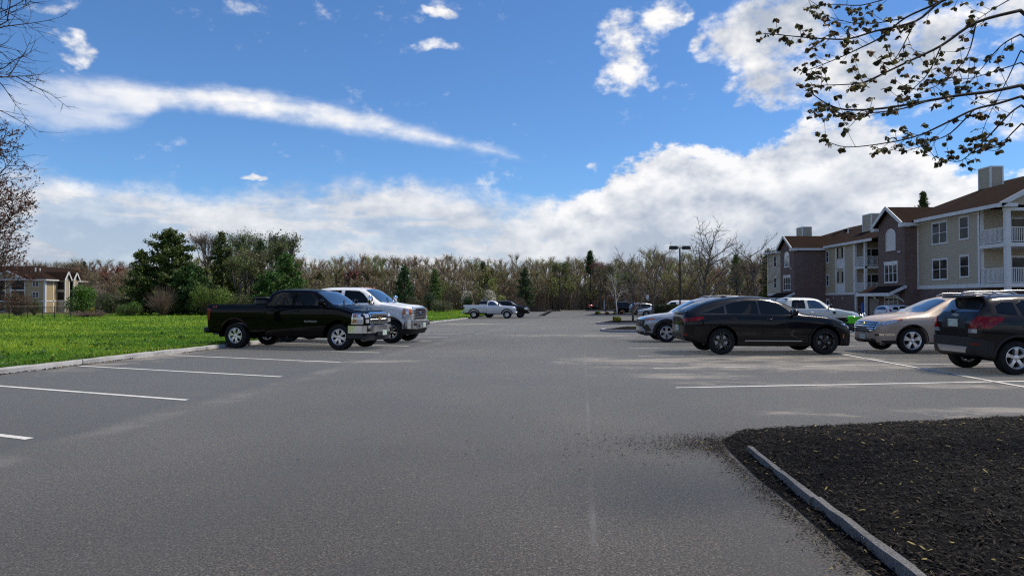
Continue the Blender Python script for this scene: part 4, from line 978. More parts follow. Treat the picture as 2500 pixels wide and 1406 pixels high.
def superduty():
    o = dict(WB=4.06, R=.425, ra=.515, hw=1.015, H=2.03, belt=1.42, rail=1.46, hood_b=1.44, hood_f=1.36, xr=-1.2, xbf=1.02, xcr=1.24, xb=2.16, xa=3.42, xn=4.78, xrf=2.92, xcw=3.80, zsill=.50, zbed=.62, rr=.26, mir=(.14, .24, .36), mst=.20, mirmat=M_CHROME, handle=P_WHITE)
    f = gp(955, 838); h = rad(-11.5); nrm = Vector((-math.sin(h), math.cos(h))); fw = Vector((math.cos(h), math.sin(h)))
    loc = (f[0] + nrm.x * .92 - fw.x * 4.06, f[1] + nrm.y * .92 - fw.y * 4.06, gz(f[0], f[1]))
    c, sp, cuts = pickup('pickup_truck', 'large white crew cab pickup parked behind the black pickup', loc, h, P_WHITE, o, (M_CHROME, 8, .0, .07, M_DARK, 1.2))
    c.flares(.11, P_WHITE, off=.05)
    c.front('grille_frame', [(-.66, .84), (.66, .84), (.68, 1.25), (.60, 1.30), (-.60, 1.30), (-.68, 1.25)], M_CHROME, off=.05)
    gr = c.front('grille', rect(-.58, .58, .87, 1.26), M_PLASTIC, off=.056)
    for z in (.94, 1.03, 1.12, 1.21): c.front('grille_bar', rect(-.58, .58, z - .018, z + .018), M_CHROME, off=.075, parent=gr)
    c.front('badge', circ(0, 1.075, .11, 18, .45), M_BLUEB, off=.085)
    for z0, z1 in ((.86, 1.00), (1.06, 1.23)):
        c.front('headlight', rect(.70, .95, z0, z1), M_CLEAR, both=True, off=.04)
    c.front('turn_lens', rect(.86, .97, 1.03, 1.24), M_AMBER, both=True, off=.05)
    c.side('headlight', [(4.50, .85), (4.74, .85), (4.74, 1.25), (4.54, 1.25)], M_CLEAR, off=.03); c.side('turn_lens', [(4.52, 1.04), (4.64, 1.04), (4.64, 1.24), (4.55, 1.24)], M_AMBER, off=.04)
    mb = MB(); P = [(4.50, 1.02), (4.68, 1.02), (4.83, .96), (4.91, .8), (4.94, .5), (4.95, 0)]; P += [(x, -y) for x, y in reversed(P[:-1])]
    for i, (x, y) in enumerate(P):
        b = len(mb.v); mb.v += [(x - .06, y * .97, .50), (x, y, .53), (x, y, .80), (x - .08, y * .96, .82)]
        if i:
            for j in range(3): mb.f.append((b - 4 + j, b - 3 + j, b + j + 1, b + j)); mb.mi.append(0)
    mb.build('front_bumper', M_CHROME, c.root, angle=40)
    mb = MB()
    for i, (x, y) in enumerate(P):
        b = len(mb.v); mb.v += [(x - .16, y * .93, .32), (x - .05, y * .97, .50)]
        if i: mb.f.append((b - 2, b - 1, b + 1, b)); mb.mi.append(0)
    mb.build('valance', M_PLASTIC, c.root)
    mb = MB(); mb.box(4.94, 4.965, -.02, .28, .56, .72); mb.build('licence_plate', M_PLATE, c.root)
    for sd in (-1, 1):
        mb = MB(); mb.rbox((4.90, sd * .72, .68), .10, .22, .10, 3, 4); mb.build('fog_lamp', M_PLASTIC, c.root)
        mb = MB(); mb.box(4.91, 4.955, sd * .38 - .04, sd * .38 + .04, .58, .67); mb.build('tow_hook', M_PLASTIC, c.root)
    for y in (-.55, -.2, 0, .2, .55): mb = MB(); mb.rbox((2.78, y, 2.02), .1, .07, .035, 2, 3); mb.build('marker_lamp', M_AMBER, c.root)
    c.text('4x4', -.85, 1.33, .10, M_REDT)
superduty()

def far_trucks():
    o = dict(WB=3.6, R=.43, ra=.54, hw=1.03, H=2.0, belt=1.42, rail=1.44, hood_b=1.42, hood_f=1.33, xr=-1.15, xbf=1.42, xcr=1.62, xb=None, xa=2.72, xn=4.55, xrf=2.22, xcw=3.10, zsill=.52, zbed=.62, rr=.24, mir=(.13, .22, .28), mst=.12, mirmat=M_PLASTIC, fglass=M_GLASSB, bumper_r=M_CHROME)
    Y = 74.4; X = (1158 - 1250) / FPX * Y; h = rad(-3)
    c, sp, cuts = pickup('pickup_truck', 'silver white regular cab work truck beside the far lawn', (X, Y + .9, gz(X, Y)), h, P_SILVER, o, (M_ALLOY, 8, .0, .08, M_DARK, 1.2), lod=2)
    c.flares(.10, M_PLASTIC, off=.04); c.front('grille', rect(-.6, .6, .82, 1.25), M_PLASTIC, off=.05); c.front('grille_bar', rect(-.6, .6, 1.0, 1.06), M_CHROME, off=.06)
    c.front('headlight', rect(.64, .98, .92, 1.22), M_CLEAR, both=True, off=.03); c.side('headlight', [(4.15, .95), (4.5, .92), (4.5, 1.2), (4.2, 1.22)], M_CLEAR, off=.03)
    mb = MB(); mb.rbox((4.56, 0, .66), .36, 2.02, .30, 4, 5); mb.build('front_bumper', M_CHROME, c.root, smooth=True)
    t = MB(); t.box(.55, 1.35, -.72, .72, 1.30, 1.56); tb = t.build('tool_box', M_SILVTRIM); tb.location = (X, Y + .9, gz(X, Y)); tb.rotation_euler = (0, 0, h); tag(tb, 'aluminium box behind the cab of the silver white work truck', 'toolbox')
    o = dict(WB=3.6, R=.42, ra=.52, hw=1.0, H=1.93, belt=1.36, rail=1.38, hood_b=1.38, hood_f=1.28, xr=-1.1, xbf=.75, xcr=.95, xb=1.85, xa=2.95, xn=4.5, xrf=2.5, xcw=3.32, zsill=.48, zbed=.55, cap=1.93, rr=.24, mirmat=P_BLACK)
    Y = 78.2; X = (1271 - 1250) / FPX * Y - 3.6
    c, sp, cuts = pickup('pickup_truck', 'black pickup with bed cap, beyond the silver white work truck', (X, Y + .9, gz(X, Y)), rad(-4), P_BLACK2, o, (M_ALLOYD, 6, .0, .07, M_DARK, 1.2), lod=2)
    c.front('grille', rect(-.6, .6, .80, 1.18), M_PLASTIC, off=.05); c.front('headlight', rect(.64, .95, .92, 1.16), M_CLEAR, both=True, off=.03); c.side('headlight', [(4.1, .95), (4.45, .92), (4.45, 1.15), (4.15, 1.16)], M_CLEAR, off=.03)
    c.side('cap_window', [(-.8, 1.48), (.55, 1.48), (.55, 1.78), (-.75, 1.78)], M_GLASS)
    mb = MB(); mb.rbox((4.5, 0, .62), .34, 1.96, .28, 4, 5); mb.build('front_bumper', P_BLACK2, c.root, smooth=True)
    # compact pale truck behind the black coupe crossover, facing right
    o = dict(WB=3.1, R=.37, ra=.45, hw=.93, H=1.73, belt=1.20, rail=1.25, hood_b=1.22, hood_f=1.10, xr=-1.0, xbf=.62, xcr=.80, xb=1.55, xa=2.55, xn=3.92, xrf=2.14, xcw=2.90, zsill=.36, zbed=.46, rr=.22, mirmat=M_PLASTIC, fglass=M_GLASSB)
    Y = 30.5; xcab = (1918 - 1250) / FPX * Y
    X = xcab - .62
    c, sp, cuts = pickup('pickup_truck', 'pale sage crew cab pickup partly hidden by the black coupe crossover', (X, Y + .8, gz(X, Y)), rad(1), P_SAGE, o, (M_ALLOYD, 6, .0, .07, M_DARK, 1.2))
    c.side('fender_vent', [(2.68, .98), (2.80, .98), (2.80, 1.10), (2.66, 1.10)], M_PLASTIC); c.front('grille', rect(-.55, .55, .72, 1.02), M_PLASTIC, off=.04)
    c.front('headlight', rect(.60, .88, .86, 1.02), M_CLEAR, both=True, off=.03); c.side('headlight', [(3.5, .86), (3.88, .86), (3.88, 1.02), (3.55, 1.04)], M_CLEAR, off=.03)
    mb = MB(); mb.rbox((3.92, 0, .56), .3, 1.84, .30, 4, 5); mb.build('front_bumper', M_PLASTIC, c.root, smooth=True)
    mb = MB()
    for yy in (-.62, .62): mb.tube([(.75, yy, 1.28), (.75, yy, 1.66)], .025, 6)
    mb.tube([(.75, -.62, 1.66), (.75, .62, 1.66)], .025, 6); mb.build('headache_rack', M_PLASTIC, c.root)
far_trucks()
def crossover(name, label, loc, heading, paint, o, wheel, group=None, lod=1):
    g = lambda k, d=None: o.get(k, d); hw, WB = o['hw'], o['WB']; xr, xn = o['zt'][0][0], o['zt'][-1][0]
    sp = dict(cat='car', WB=WB, R=o['R'], ra=g('ra', o['R'] + .055), tw=.235, rr=g('rr', o['R'] * .66), rc=g('rc', .13), win=g('win', .035), sharp=g('sharp', 45), zc=o['R'] + .015, zb=o['zb'], zs=o['zs'], zt=o['zt'],
        w=g('w', [(xr, hw - .34), (xr + .03, hw - .22), (xr + .12, hw - .10), (xr + .35, hw - .03), (0, hw), (WB + .1, hw), (xn - .55, hw - .03), (xn - .28, hw - .10), (xn - .12, hw - .22), (xn - .03, hw - .38), (xn, hw - .5)]),
        wt=o['wt'], flank=g('flank', [(0, .94), (.12, .965), (.30, .975), (.48, .985), (.66, 1.0), (.80, .995), (.92, .975), (1, .945)]))
    c = Car(name, label, sp, paint, loc, heading, group, wheel=wheel, res=.08 if lod == 1 else .16, lod=lod)
    belt = g('belt'); zl = g('clad', .42); ra = sp['ra']
    # windows: one polygon per pane, given by the day-light opening
    dr = []
    for (skin, win, hx, hz) in o['doors']:
        d = c.side('door', skin, paint, off=.005, depth=.012); dr.append(d)
        if win: c.side('window', win, M_GLASS, d, off=.007, depth=.01)
        if hx is not None:
            for sd, dd in zip((-1, 1), d):
                y = c.yat(hx, hz); mb = MB(); mb.rbox((hx, sd * (y + .018), hz), .21, .03, .036, 3, 3.0); mb.build('handle', g('handle', paint), dd, smooth=True)
    for q in g('quarter', []): c.side('quarter_window', q, M_GLASS, off=.007, depth=.01)
    if g('dlo_trim'): c.side('window_trim', o['dlo_trim'], g('dlo_mat', M_PLASTIC), off=.004, depth=.01)
    ws = o['ws']; c.top('windscreen', [(ws[0], 0), (ws[0] - .02, -ws[1] * .6), (ws[0] - .11, -ws[1]), (ws[2], -ws[3]), (ws[2] - .025, 0), (ws[2], ws[3]), (ws[0] - .11, ws[1]), (ws[0] - .02, ws[1] * .6)], M_GLASSB, off=.007, depth=.01)
    if g('rg'):
        r = o['rg']
        if g('rg_axis', 't') == 't': c.top('rear_window', [(r[0], -r[1]), (r[2], -r[3]), (r[2] + .02, 0), (r[2], r[3]), (r[0], r[1]), (r[0] - .015, 0)], M_GLASS, off=.007, depth=.01)
        else: c.rear('rear_window', r, M_GLASSB, off=.007, depth=.01)
    if g('cladm') is not None:
        m = o['cladm']; c.flares(g('flw', .06), m, off=g('flo', .014), zmin=g('flz'))
        c.side('sill_trim', [(ra + .05, zl), (ra + .03, o['zbm'] + .02), (WB - ra - .03, o['zbm'] + .02), (WB - ra - .05, zl - .03)], m, off=.014, res=.15)
    mb = MB(); mb.box(-.3, WB + .3, -hw + .3, hw - .3, o['zbm'] + .0, o['zbm'] + .1); mb.tube([(0, -hw + .15, o['R']), (0, hw - .15, o['R'])], .05, 6); mb.tube([(WB, -hw + .15, o['R']), (WB, hw - .15, o['R'])], .05, 6); mb.build('chassis', M_DARK, c.root)
    c.mirror(o['mir'][0], o['mir'][1], (.17, .25, .17), .06, g('mirmat', paint))
    if g('rails'):
        x0, x1, z, yr = o['rails']; zt = pchip(sp['zt'])
        for sd in (-1, 1):
            mb = MB(); P = []
            for i in range(9):
                x = x0 + (x1 - x0) * i / 8; P.append((x, sd * yr, zt(x) + (.0 if i in (0, 8) else z)))
            mb.tube(P, .02, 6); mb.build('roof_rail', g('railm', M_SILVTRIM), c.root, smooth=True)
    return c, sp
def place(px_rear, px_front, depth, wb, side, heading):
    """origin (rear axle centre) of a car from the photo columns of its near wheels"""
    return None

def bmw():
    WB = 2.864; o = dict(WB=WB, R=.368, hw=.955, ra=.425, rr=.255, zbm=.24,
        zb=[(-1.0, .46), (-.9, .38), (-.5, .30), (.3, .235), (2.5, .225), (3.3, .24), (3.6, .22), (3.74, .34)],
        zs=[(-1.0, .86), (-.93, .98), (-.7, 1.06), (0, 1.10), (1.2, 1.085), (2.1, 1.075), (2.9, 1.015), (3.35, .90), (3.6, .74), (3.74, .56)],
        zt=[(-1.0, .98), (-.97, 1.12), (-.92, 1.20), (-.82, 1.25), (-.45, 1.42), (-.05, 1.53), (.4, 1.60), (.85, 1.625), (1.25, 1.61), (1.6, 1.55), (2.0, 1.385), (2.42, 1.16), (2.9, 1.105), (3.3, 1.01), (3.55, .90), (3.68, .78), (3.74, .62)],
        wt=[(-1.0, .60), (-.85, .66), (-.3, .60), (.5, .60), (1.4, .60), (2.0, .66), (2.45, .76), (3.0, .74), (3.5, .60), (3.74, .35)],
        doors=[([(.44, 1.055), (.52, .60), (.70, .33), (1.06, .31), (1.085, 1.05)], [(.16, 1.135), (1.03, 1.125), (1.03, 1.49), (.65, 1.485), (.38, 1.44), (.16, 1.37)], .30, .985),
               ([(1.105, 1.05), (1.085, .31), (2.12, .31), (2.20, .55), (2.22, 1.01)], [(1.09, 1.122), (1.98, 1.105), (1.83, 1.26), (1.65, 1.385), (1.42, 1.47), (1.20, 1.495), (1.06, 1.492)], 1.28, .975)],
        quarter=[[(-.56, 1.15), (.08, 1.14), (.10, 1.345), (-.10, 1.285), (-.35, 1.20)]],
        dlo_trim=[(-.66, 1.115), (2.10, 1.085), (1.98, 1.19), (1.72, 1.395), (1.44, 1.505), (1.0, 1.53), (.6, 1.52), (.3, 1.455), (-.05, 1.345), (-.40, 1.22)], dlo_mat=M_BLKALLOY,
        ws=(2.36, .66, 1.66, .545), rg=(-.83, .62, -.02, .53), mir=(1.95, 1.16), cladm=P_BLACK2, clad=.36, flw=.05, flo=.02)
    c, sp = crossover('coupe_crossover', 'black coupe crossover with black wheels in the right bay', BMW_LOC, rad(.6), P_BLACK2, o, (M_BLKALLOY, 5, .18, .05, M_SILVTRIM, 1.1))
    c.side('tail_light', [(-.94, .99), (-.94, .925), (-.66, .935), (-.50, 1.0), (-.52, 1.055), (-.70, 1.04)], M_RED, off=.012); c.rear('tail_light', [(.40, .90), (.86, .91), (.86, 1.03), (.62, 1.0), (.40, .95)], M_RED, both=True, off=.014)
    c.rear('lower_reflector', rect(.52, .80, .52, .57), M_RED, both=True, off=.016); c.rear('rear_diffuser', [(-.70, .44), (.70, .44), (.62, .56), (-.62, .56)], M_PLASTIC, off=.018); c.plate('b', 0, .72, .32, .16)
    for sd in (-1, 1): mb = MB(); mb.lathe([(.05, 0), (.05, .12), (.04, .12), (.04, 0)], 14, axis='x', c=(-.97, sd * .55, .42)); mb.build('exhaust_tip', M_CHROME, c.root)
    mb = MB(); V = [(-1.02, 1.115), (-.90, 1.19), (-.86, 1.195)]
    for i in range(13):
        y = -.62 + 1.24 * i / 12; k = 1 - .1 * (y / .62) ** 2; b = len(mb.v); mb.v += [(-1.04 * k, y, 1.135), (-.88, y, 1.205), (-.86, y, 1.185), (-1.02 * k, y, 1.115)]
        if i:
            for j in range(4): mb.f.append((b - 4 + j, b - 4 + (j + 1) % 4, b + (j + 1) % 4, b + j)); mb.mi.append(0)
    mb.build('lip_spoiler', P_BLACK2, c.root, smooth=True)
    c.side('headlight', [(3.30, .85), (3.64, .73), (3.62, .82), (3.36, .925)], M_CLEAR, off=.012); c.front('headlight', [(.40, .70), (.80, .72), (.80, .84), (.40, .79)], M_CLEAR, both=True, off=.012)
    c.front('grille', [(.03, .52), (.30, .52), (.34, .74), (.05, .76)], M_PLASTIC, both=True, off=.02); c.front('intake', [(-.6, .28), (.6, .28), (.5, .44), (-.5, .44)], M_PLASTIC, off=.015)
    c.side('side_marker', rect(3.36, 3.40, .46, .56), M_AMBER, off=.012)
    c.side('sill_strip', [(.62, .375), (2.2, .365), (2.2, .395), (.62, .40)], M_SILVTRIM, off=.02)
    mb = MB(); mb.rbox((.35, 0, 1.60), .16, .05, .07, 3, 3); mb.build('antenna_fin', P_BLACK2, c.root, smooth=True)
BMW_LOC = ((1760 - 1250) / FPX * 18.9 + .0, 18.9 + .85, 0.0)
bmw()

def tucson():
    WB = 2.755; o = dict(WB=WB, R=.36, hw=.93, ra=.425, rr=.235, zbm=.26,
        zb=[(-.97, .50), (-.85, .38), (-.4, .30), (.3, .26), (2.5, .25), (3.2, .26), (3.5, .24), (3.65, .36)],
        zs=[(-.97, .95), (-.8, 1.08), (0, 1.10), (1.5, 1.06), (2.2, 1.03), (2.9, .96), (3.35, .90), (3.58, .80), (3.65, .62)],
        zt=[(-.97, 1.0), (-.93, 1.12), (-.70, 1.50), (-.5, 1.59), (0, 1.64), (.7, 1.665), (1.2, 1.64), (1.6, 1.55), (2.0, 1.36), (2.46, 1.10), (2.9, 1.045), (3.35, .965), (3.55, .895), (3.62, .83), (3.65, .70)],
        wt=[(-.97, .60), (-.6, .58), (.5, .60), (1.4, .60), (2.0, .66), (2.5, .76), (3.1, .75), (3.5, .66), (3.65, .45)],
        doors=[([(.40, 1.06), (.55, .60), (.68, .36), (1.0, .36), (1.02, 1.05)], [(.25, 1.14), (.98, 1.12), (.98, 1.50), (.40, 1.51), (.2, 1.45)], .28, .98),
               ([(1.04, 1.05), (1.02, .36), (2.08, .36), (2.2, .6), (2.2, 1.0)], [(1.03, 1.12), (1.98, 1.09), (1.82, 1.24), (1.62, 1.38), (1.40, 1.47), (1.03, 1.50)], 1.2, .97)],
        quarter=[[(-.30, 1.20), (.14, 1.15), (.12, 1.42), (-.10, 1.40)]],
        ws=(2.40, .66, 1.64, .545), rg=(-.88, .58, -.66, .5), mir=(1.92, 1.15), cladm=M_PLASTIC, clad=.42, flw=.075, flo=.018, rails=(-.4, 1.2, .05, .54))
    Y = 25.1; X = (1628 - 1250) / FPX * Y + WB
    c, sp = crossover('crossover_car', 'silver grey crossover facing the lane behind the black coupe crossover', (X, Y + .82, gz(X, Y)), math.pi + rad(-1), P_GREY, o, (M_ALLOY, 5, .2, .075, M_DARK, 1.6))
    gr = c.front('grille', [(-.66, .58), (.66, .58), (.72, .80), (.62, .83), (-.62, .83), (-.72, .80)], M_PLASTIC, off=.014)
    for z in (.64, .70, .76): c.front('grille_bar', rect(-.66, .66, z - .012, z + .012), M_ALLOYD, off=.03, parent=gr)
    c.front('headlight', [(.60, .56), (.80, .40), (.84, .42), (.80, .64)], M_ALLOYD, both=True, off=.014); c.side('headlight', [(3.30, .44), (3.50, .38), (3.56, .60), (3.46, .66)], M_ALLOYD, off=.014)
    c.side('turn_lens', [(3.15, .865), (3.52, .80), (3.52, .845), (3.24, .90)], M_AMBER, off=.012); c.front('bumper_trim', [(-.7, .26), (.7, .26), (.66, .40), (-.66, .40)], M_PLASTIC, off=.014)
    c.side('bumper_trim', [(3.18, .27), (3.52, .27), (3.52, .38), (3.24, .34)], M_PLASTIC, off=.014)
    mb = MB(); mb.rbox((-.25, 0, 1.69), .16, .05, .08, 3, 3); mb.build('antenna_fin', M_PLASTIC, c.root, smooth=True)
tucson()

def equinox():
    WB = 2.725; o = dict(WB=WB, R=.365, hw=.92, ra=.43, rr=.255, zbm=.25,
        zb=[(-.97, .50), (-.85, .38), (-.4, .30), (.3, .27), (2.45, .26), (3.2, .26), (3.5, .27), (3.66, .36)],
        zs=[(-.97, .95), (-.8, 1.08), (0, 1.10), (1.5, 1.06), (2.2, 1.04), (2.8, 1.01), (3.25, .95), (3.50, .86), (3.66, .64)],
        zt=[(-.97, 1.0), (-.93, 1.12), (-.75, 1.45), (-.5, 1.58), (0, 1.635), (.7, 1.655), (1.1, 1.635), (1.5, 1.55), (1.9, 1.375), (2.40, 1.15), (2.8, 1.10), (3.2, 1.04), (3.45, .97), (3.58, .90), (3.66, .72)],
        wt=[(-.97, .60), (-.6, .58), (.5, .60), (1.4, .60), (1.9, .66), (2.45, .76), (3.0, .74), (3.4, .62), (3.66, .38)],
        doors=[([(.40, 1.06), (.55, .60), (.68, .38), (.98, .38), (1.0, 1.05)], [(.25, 1.15), (.94, 1.13), (.94, 1.49), (.40, 1.50), (.2, 1.44)], .28, .97),
               ([(1.02, 1.05), (1.0, .38), (2.04, .38), (2.16, .6), (2.16, 1.0)], [(1.0, 1.13), (1.92, 1.10), (1.76, 1.25), (1.56, 1.38), (1.34, 1.465), (1.0, 1.49)], 1.2, .96)],
        quarter=[[(-.40, 1.22), (.14, 1.16), (.12, 1.42), (-.15, 1.40)]], dlo_trim=None,
        ws=(2.34, .66, 1.56, .545), rg=(-.88, .58, -.72, .5), mir=(1.86, 1.16), mirmat=M_CHROME, cladm=M_PLASTIC, clad=.34, flw=.02, flo=.010, rails=(-.45, 1.15, .055, .53))
    Y = 19.3; X = (2222 - 1250) / FPX * Y + WB
    c, sp = crossover('crossover_car', 'rose tan crossover with a chrome barred grille facing the bay', (X, Y + .82, 0.0), math.pi + rad(0.5), P_TAN, o, (M_ALLOY, 5, .17, .07, M_DARK, 1.35))
    gf = c.front('grille_frame', [(-.66, .86), (-.56, .63), (-.40, .57), (.40, .57), (.56, .63), (.66, .86), (.60, .90), (-.60, .90)], M_CHROME, off=.012)
    c.front('grille', [(-.61, .85), (-.53, .66), (-.38, .595), (.38, .595), (.53, .66), (.61, .85), (.58, .875), (-.58, .875)], M_PLASTIC, off=.02)
    for z, w_ in ((.64, .50), (.70, .54), (.765, .58), (.83, .60)): c.front('grille_bar', rect(-w_, w_, z - .014, z + .014), M_CHROME, off=.034, parent=gf)
    c.front('badge', [(-.11, .805), (-.05, .805), (-.035, .79), (.035, .79), (.05, .805), (.11, .805), (.10, .84), (.05, .84), (.035, .855), (-.035, .855), (-.05, .84), (-.10, .84)], M_GOLD, off=.045, res=.05)
    c.front('headlight', [(.60, .79), (.86, .87), (.86, .95), (.66, .90)], M_CLEAR, both=True, off=.012); c.side('headlight', [(3.02, .945), (3.30, .85), (3.50, .79), (3.50, .86), (3.28, .95)], M_CLEAR, off=.012)
    c.side('turn_lens', [(2.98, .965), (3.10, .925), (3.16, .945), (3.04, .98)], M_AMBER, off=.016)
    c.side('fog_lamp', [(3.20, .50), (3.40, .49), (3.44, .55), (3.22, .57)], M_CHROME, off=.012); c.front('fog_lamp', [(.56, .49), (.80, .50), (.80, .56), (.58, .54)], M_CHROME, both=True, off=.012)
    c.front('lower_intake', [(-.62, .27), (.62, .27), (.55, .40), (-.55, .40)], M_PLASTIC, off=.014); c.side('bumper_trim', [(3.14, .275), (3.50, .28), (3.52, .36), (3.18, .37)], M_PLASTIC, off=.012)
    c.side('belt_trim', [(.15, 1.105), (1.95, 1.068), (1.95, 1.085), (.15, 1.122)], M_CHROME, off=.012)
    c.plate('f', 0.0, .45)
equinox()

def trax():
    WB = 2.555; o = dict(WB=WB, R=.345, hw=.885, ra=.405, rr=.225, zbm=.26, rc=.12,
        zb=[(-.72, .45), (-.66, .36), (-.45, .30), (.3, .26), (2.3, .25), (3.0, .26), (3.3, .26), (3.42, .36)],
        zs=[(-.72, 1.0), (-.66, 1.12), (-.3, 1.17), (.2, 1.16), (1.5, 1.10), (2.2, 1.02), (2.8, .96), (3.2, .88), (3.36, .76), (3.42, .60)],
        zt=[(-.72, 1.06), (-.69, 1.14), (-.62, 1.27), (-.47, 1.47), (-.42, 1.55), (-.25, 1.605), (.3, 1.635), (.9, 1.63), (1.25, 1.57), (1.7, 1.35), (2.15, 1.12), (2.7, 1.04), (3.1, .95), (3.32, .86), (3.42, .68)],
        wt=[(-.72, .62), (-.45, .575), (.2, .575), (1.2, .575), (1.7, .63), (2.2, .72), (2.9, .70), (3.42, .4)],
        w=[(-.72, .62), (-.70, .70), (-.64, .77), (-.5, .83), (-.2, .875), (0, .885), (2.6, .885), (2.9, .86), (3.15, .78), (3.3, .66), (3.39, .5), (3.42, .36)],
        doors=[([(.36, 1.06), (.50, .60), (.62, .38), (.86, .38), (.88, 1.05)], [(.16, 1.20), (.82, 1.18), (.82, 1.48), (.25, 1.50), (.12, 1.44)], .22, .97),
               ([(.90, 1.05), (.88, .38), (1.85, .38), (1.98, .6), (1.98, 1.0)], [(.88, 1.13), (1.72, 1.10), (1.56, 1.25), (1.38, 1.37), (1.18, 1.45), (.88, 1.475)], 1.06, .96)],
        quarter=[[(-.32, 1.25), (.05, 1.21), (.05, 1.46), (-.18, 1.46), (-.30, 1.39)]],
        ws=(2.10, .62, 1.34, .52), rg=[(-.58, 1.26), (.58, 1.26), (.50, 1.52), (-.50, 1.52)], rg_axis='b', mir=(1.66, 1.17), cladm=M_PLASTIC, clad=.42, flw=.05, flo=.014, rails=(-.32, 1.0, .06, .50))
    Y = 13.72; X = (2478 - 1250) / FPX * Y
    c, sp = crossover('crossover_car', 'dark brown compact crossover showing its tail beside the mulch bed', (X, Y + .80, 0.0), rad(-.5), P_BROWN, o, (M_ALLOY, 5, .0, .085, M_DARK, 1.5))
    c.rear('tail_light', [(.50, .92), (.70, .92), (.80, 1.04), (.80, 1.17), (.66, 1.17), (.56, 1.05)], M_RED, both=True, off=.02); c.rear('reversing_lamp', [(.48, .835), (.70, .835), (.70, .915), (.50, .915)], M_CLEAR, both=True, off=.018)
    c.side('tail_light', [(-.66, .93), (-.52, .93), (-.26, 1.11), (-.24, 1.165), (-.62, 1.16)], M_RED, off=.02)
    c.rear('plate_recess', [(-.40, .92), (.40, .92), (.36, 1.14), (-.36, 1.14)], M_PLASTIC, off=.006); c.plate('b', 0.0, 1.03, .31, .16)
    c.rear('rear_bumper', [(-.80, .38), (.80, .38), (.80, .70), (.60, .75), (-.60, .75), (-.80, .70)], M_PLASTIC, off=.035); c.side('rear_bumper', [(-.70, .38), (-.44, .36), (-.46, .66), (-.70, .71)], M_PLASTIC, off=.02)
    c.rear('skid_plate', [(-.42, .42), (.42, .42), (.50, .55), (-.50, .55)], M_SILVTRIM, off=.05); c.rear('reflector', rect(.60, .74, .60, .63), M_RED, both=True, off=.045)
    x = c.xrear(0, 1.19); mb = MB(); mb.poly([(x - .012, y, z + .15) for y, z in ((-.13, 1.03), (-.06, 1.03), (-.04, 1.015), (.04, 1.015), (.06, 1.03), (.13, 1.03), (.115, 1.06), (.06, 1.06), (.04, 1.075), (-.04, 1.075), (-.06, 1.06), (-.115, 1.06))]); mb.build('badge', M_SILVTRIM, c.root)
    mb = MB(); mb.rbox((-.52, 0, 1.575), .34, 1.08, .06, 6, 5); mb.build('roof_spoiler', P_BROWN, c.root, smooth=True)
    x = c.xrear(-.1, 1.28); mb = MB(); mb.bar((x - .02, .18, 1.27), (x + .06, -.22, 1.33), .03, .025); mb.rbox((x - .02, .18, 1.27), .05, .07, .06, 3, 3); mb.build('rear_wiper', M_PLASTIC, c.root)
    mb = MB(); mb.box(x - .05, x - .03, -.74, -.56, .80, .82); mb.box(x - .05, x - .03, .30, .46, .80, .82); mb.build('lettering', M_SILVTRIM, c.root)
    c.front('grille', [(-.5, .5), (.5, .5), (.55, .8), (-.55, .8)], M_PLASTIC, off=.012); c.front('headlight', [(.5, .78), (.75, .8), (.75, .9), (.55, .88)], M_CLEAR, both=True)
trax()

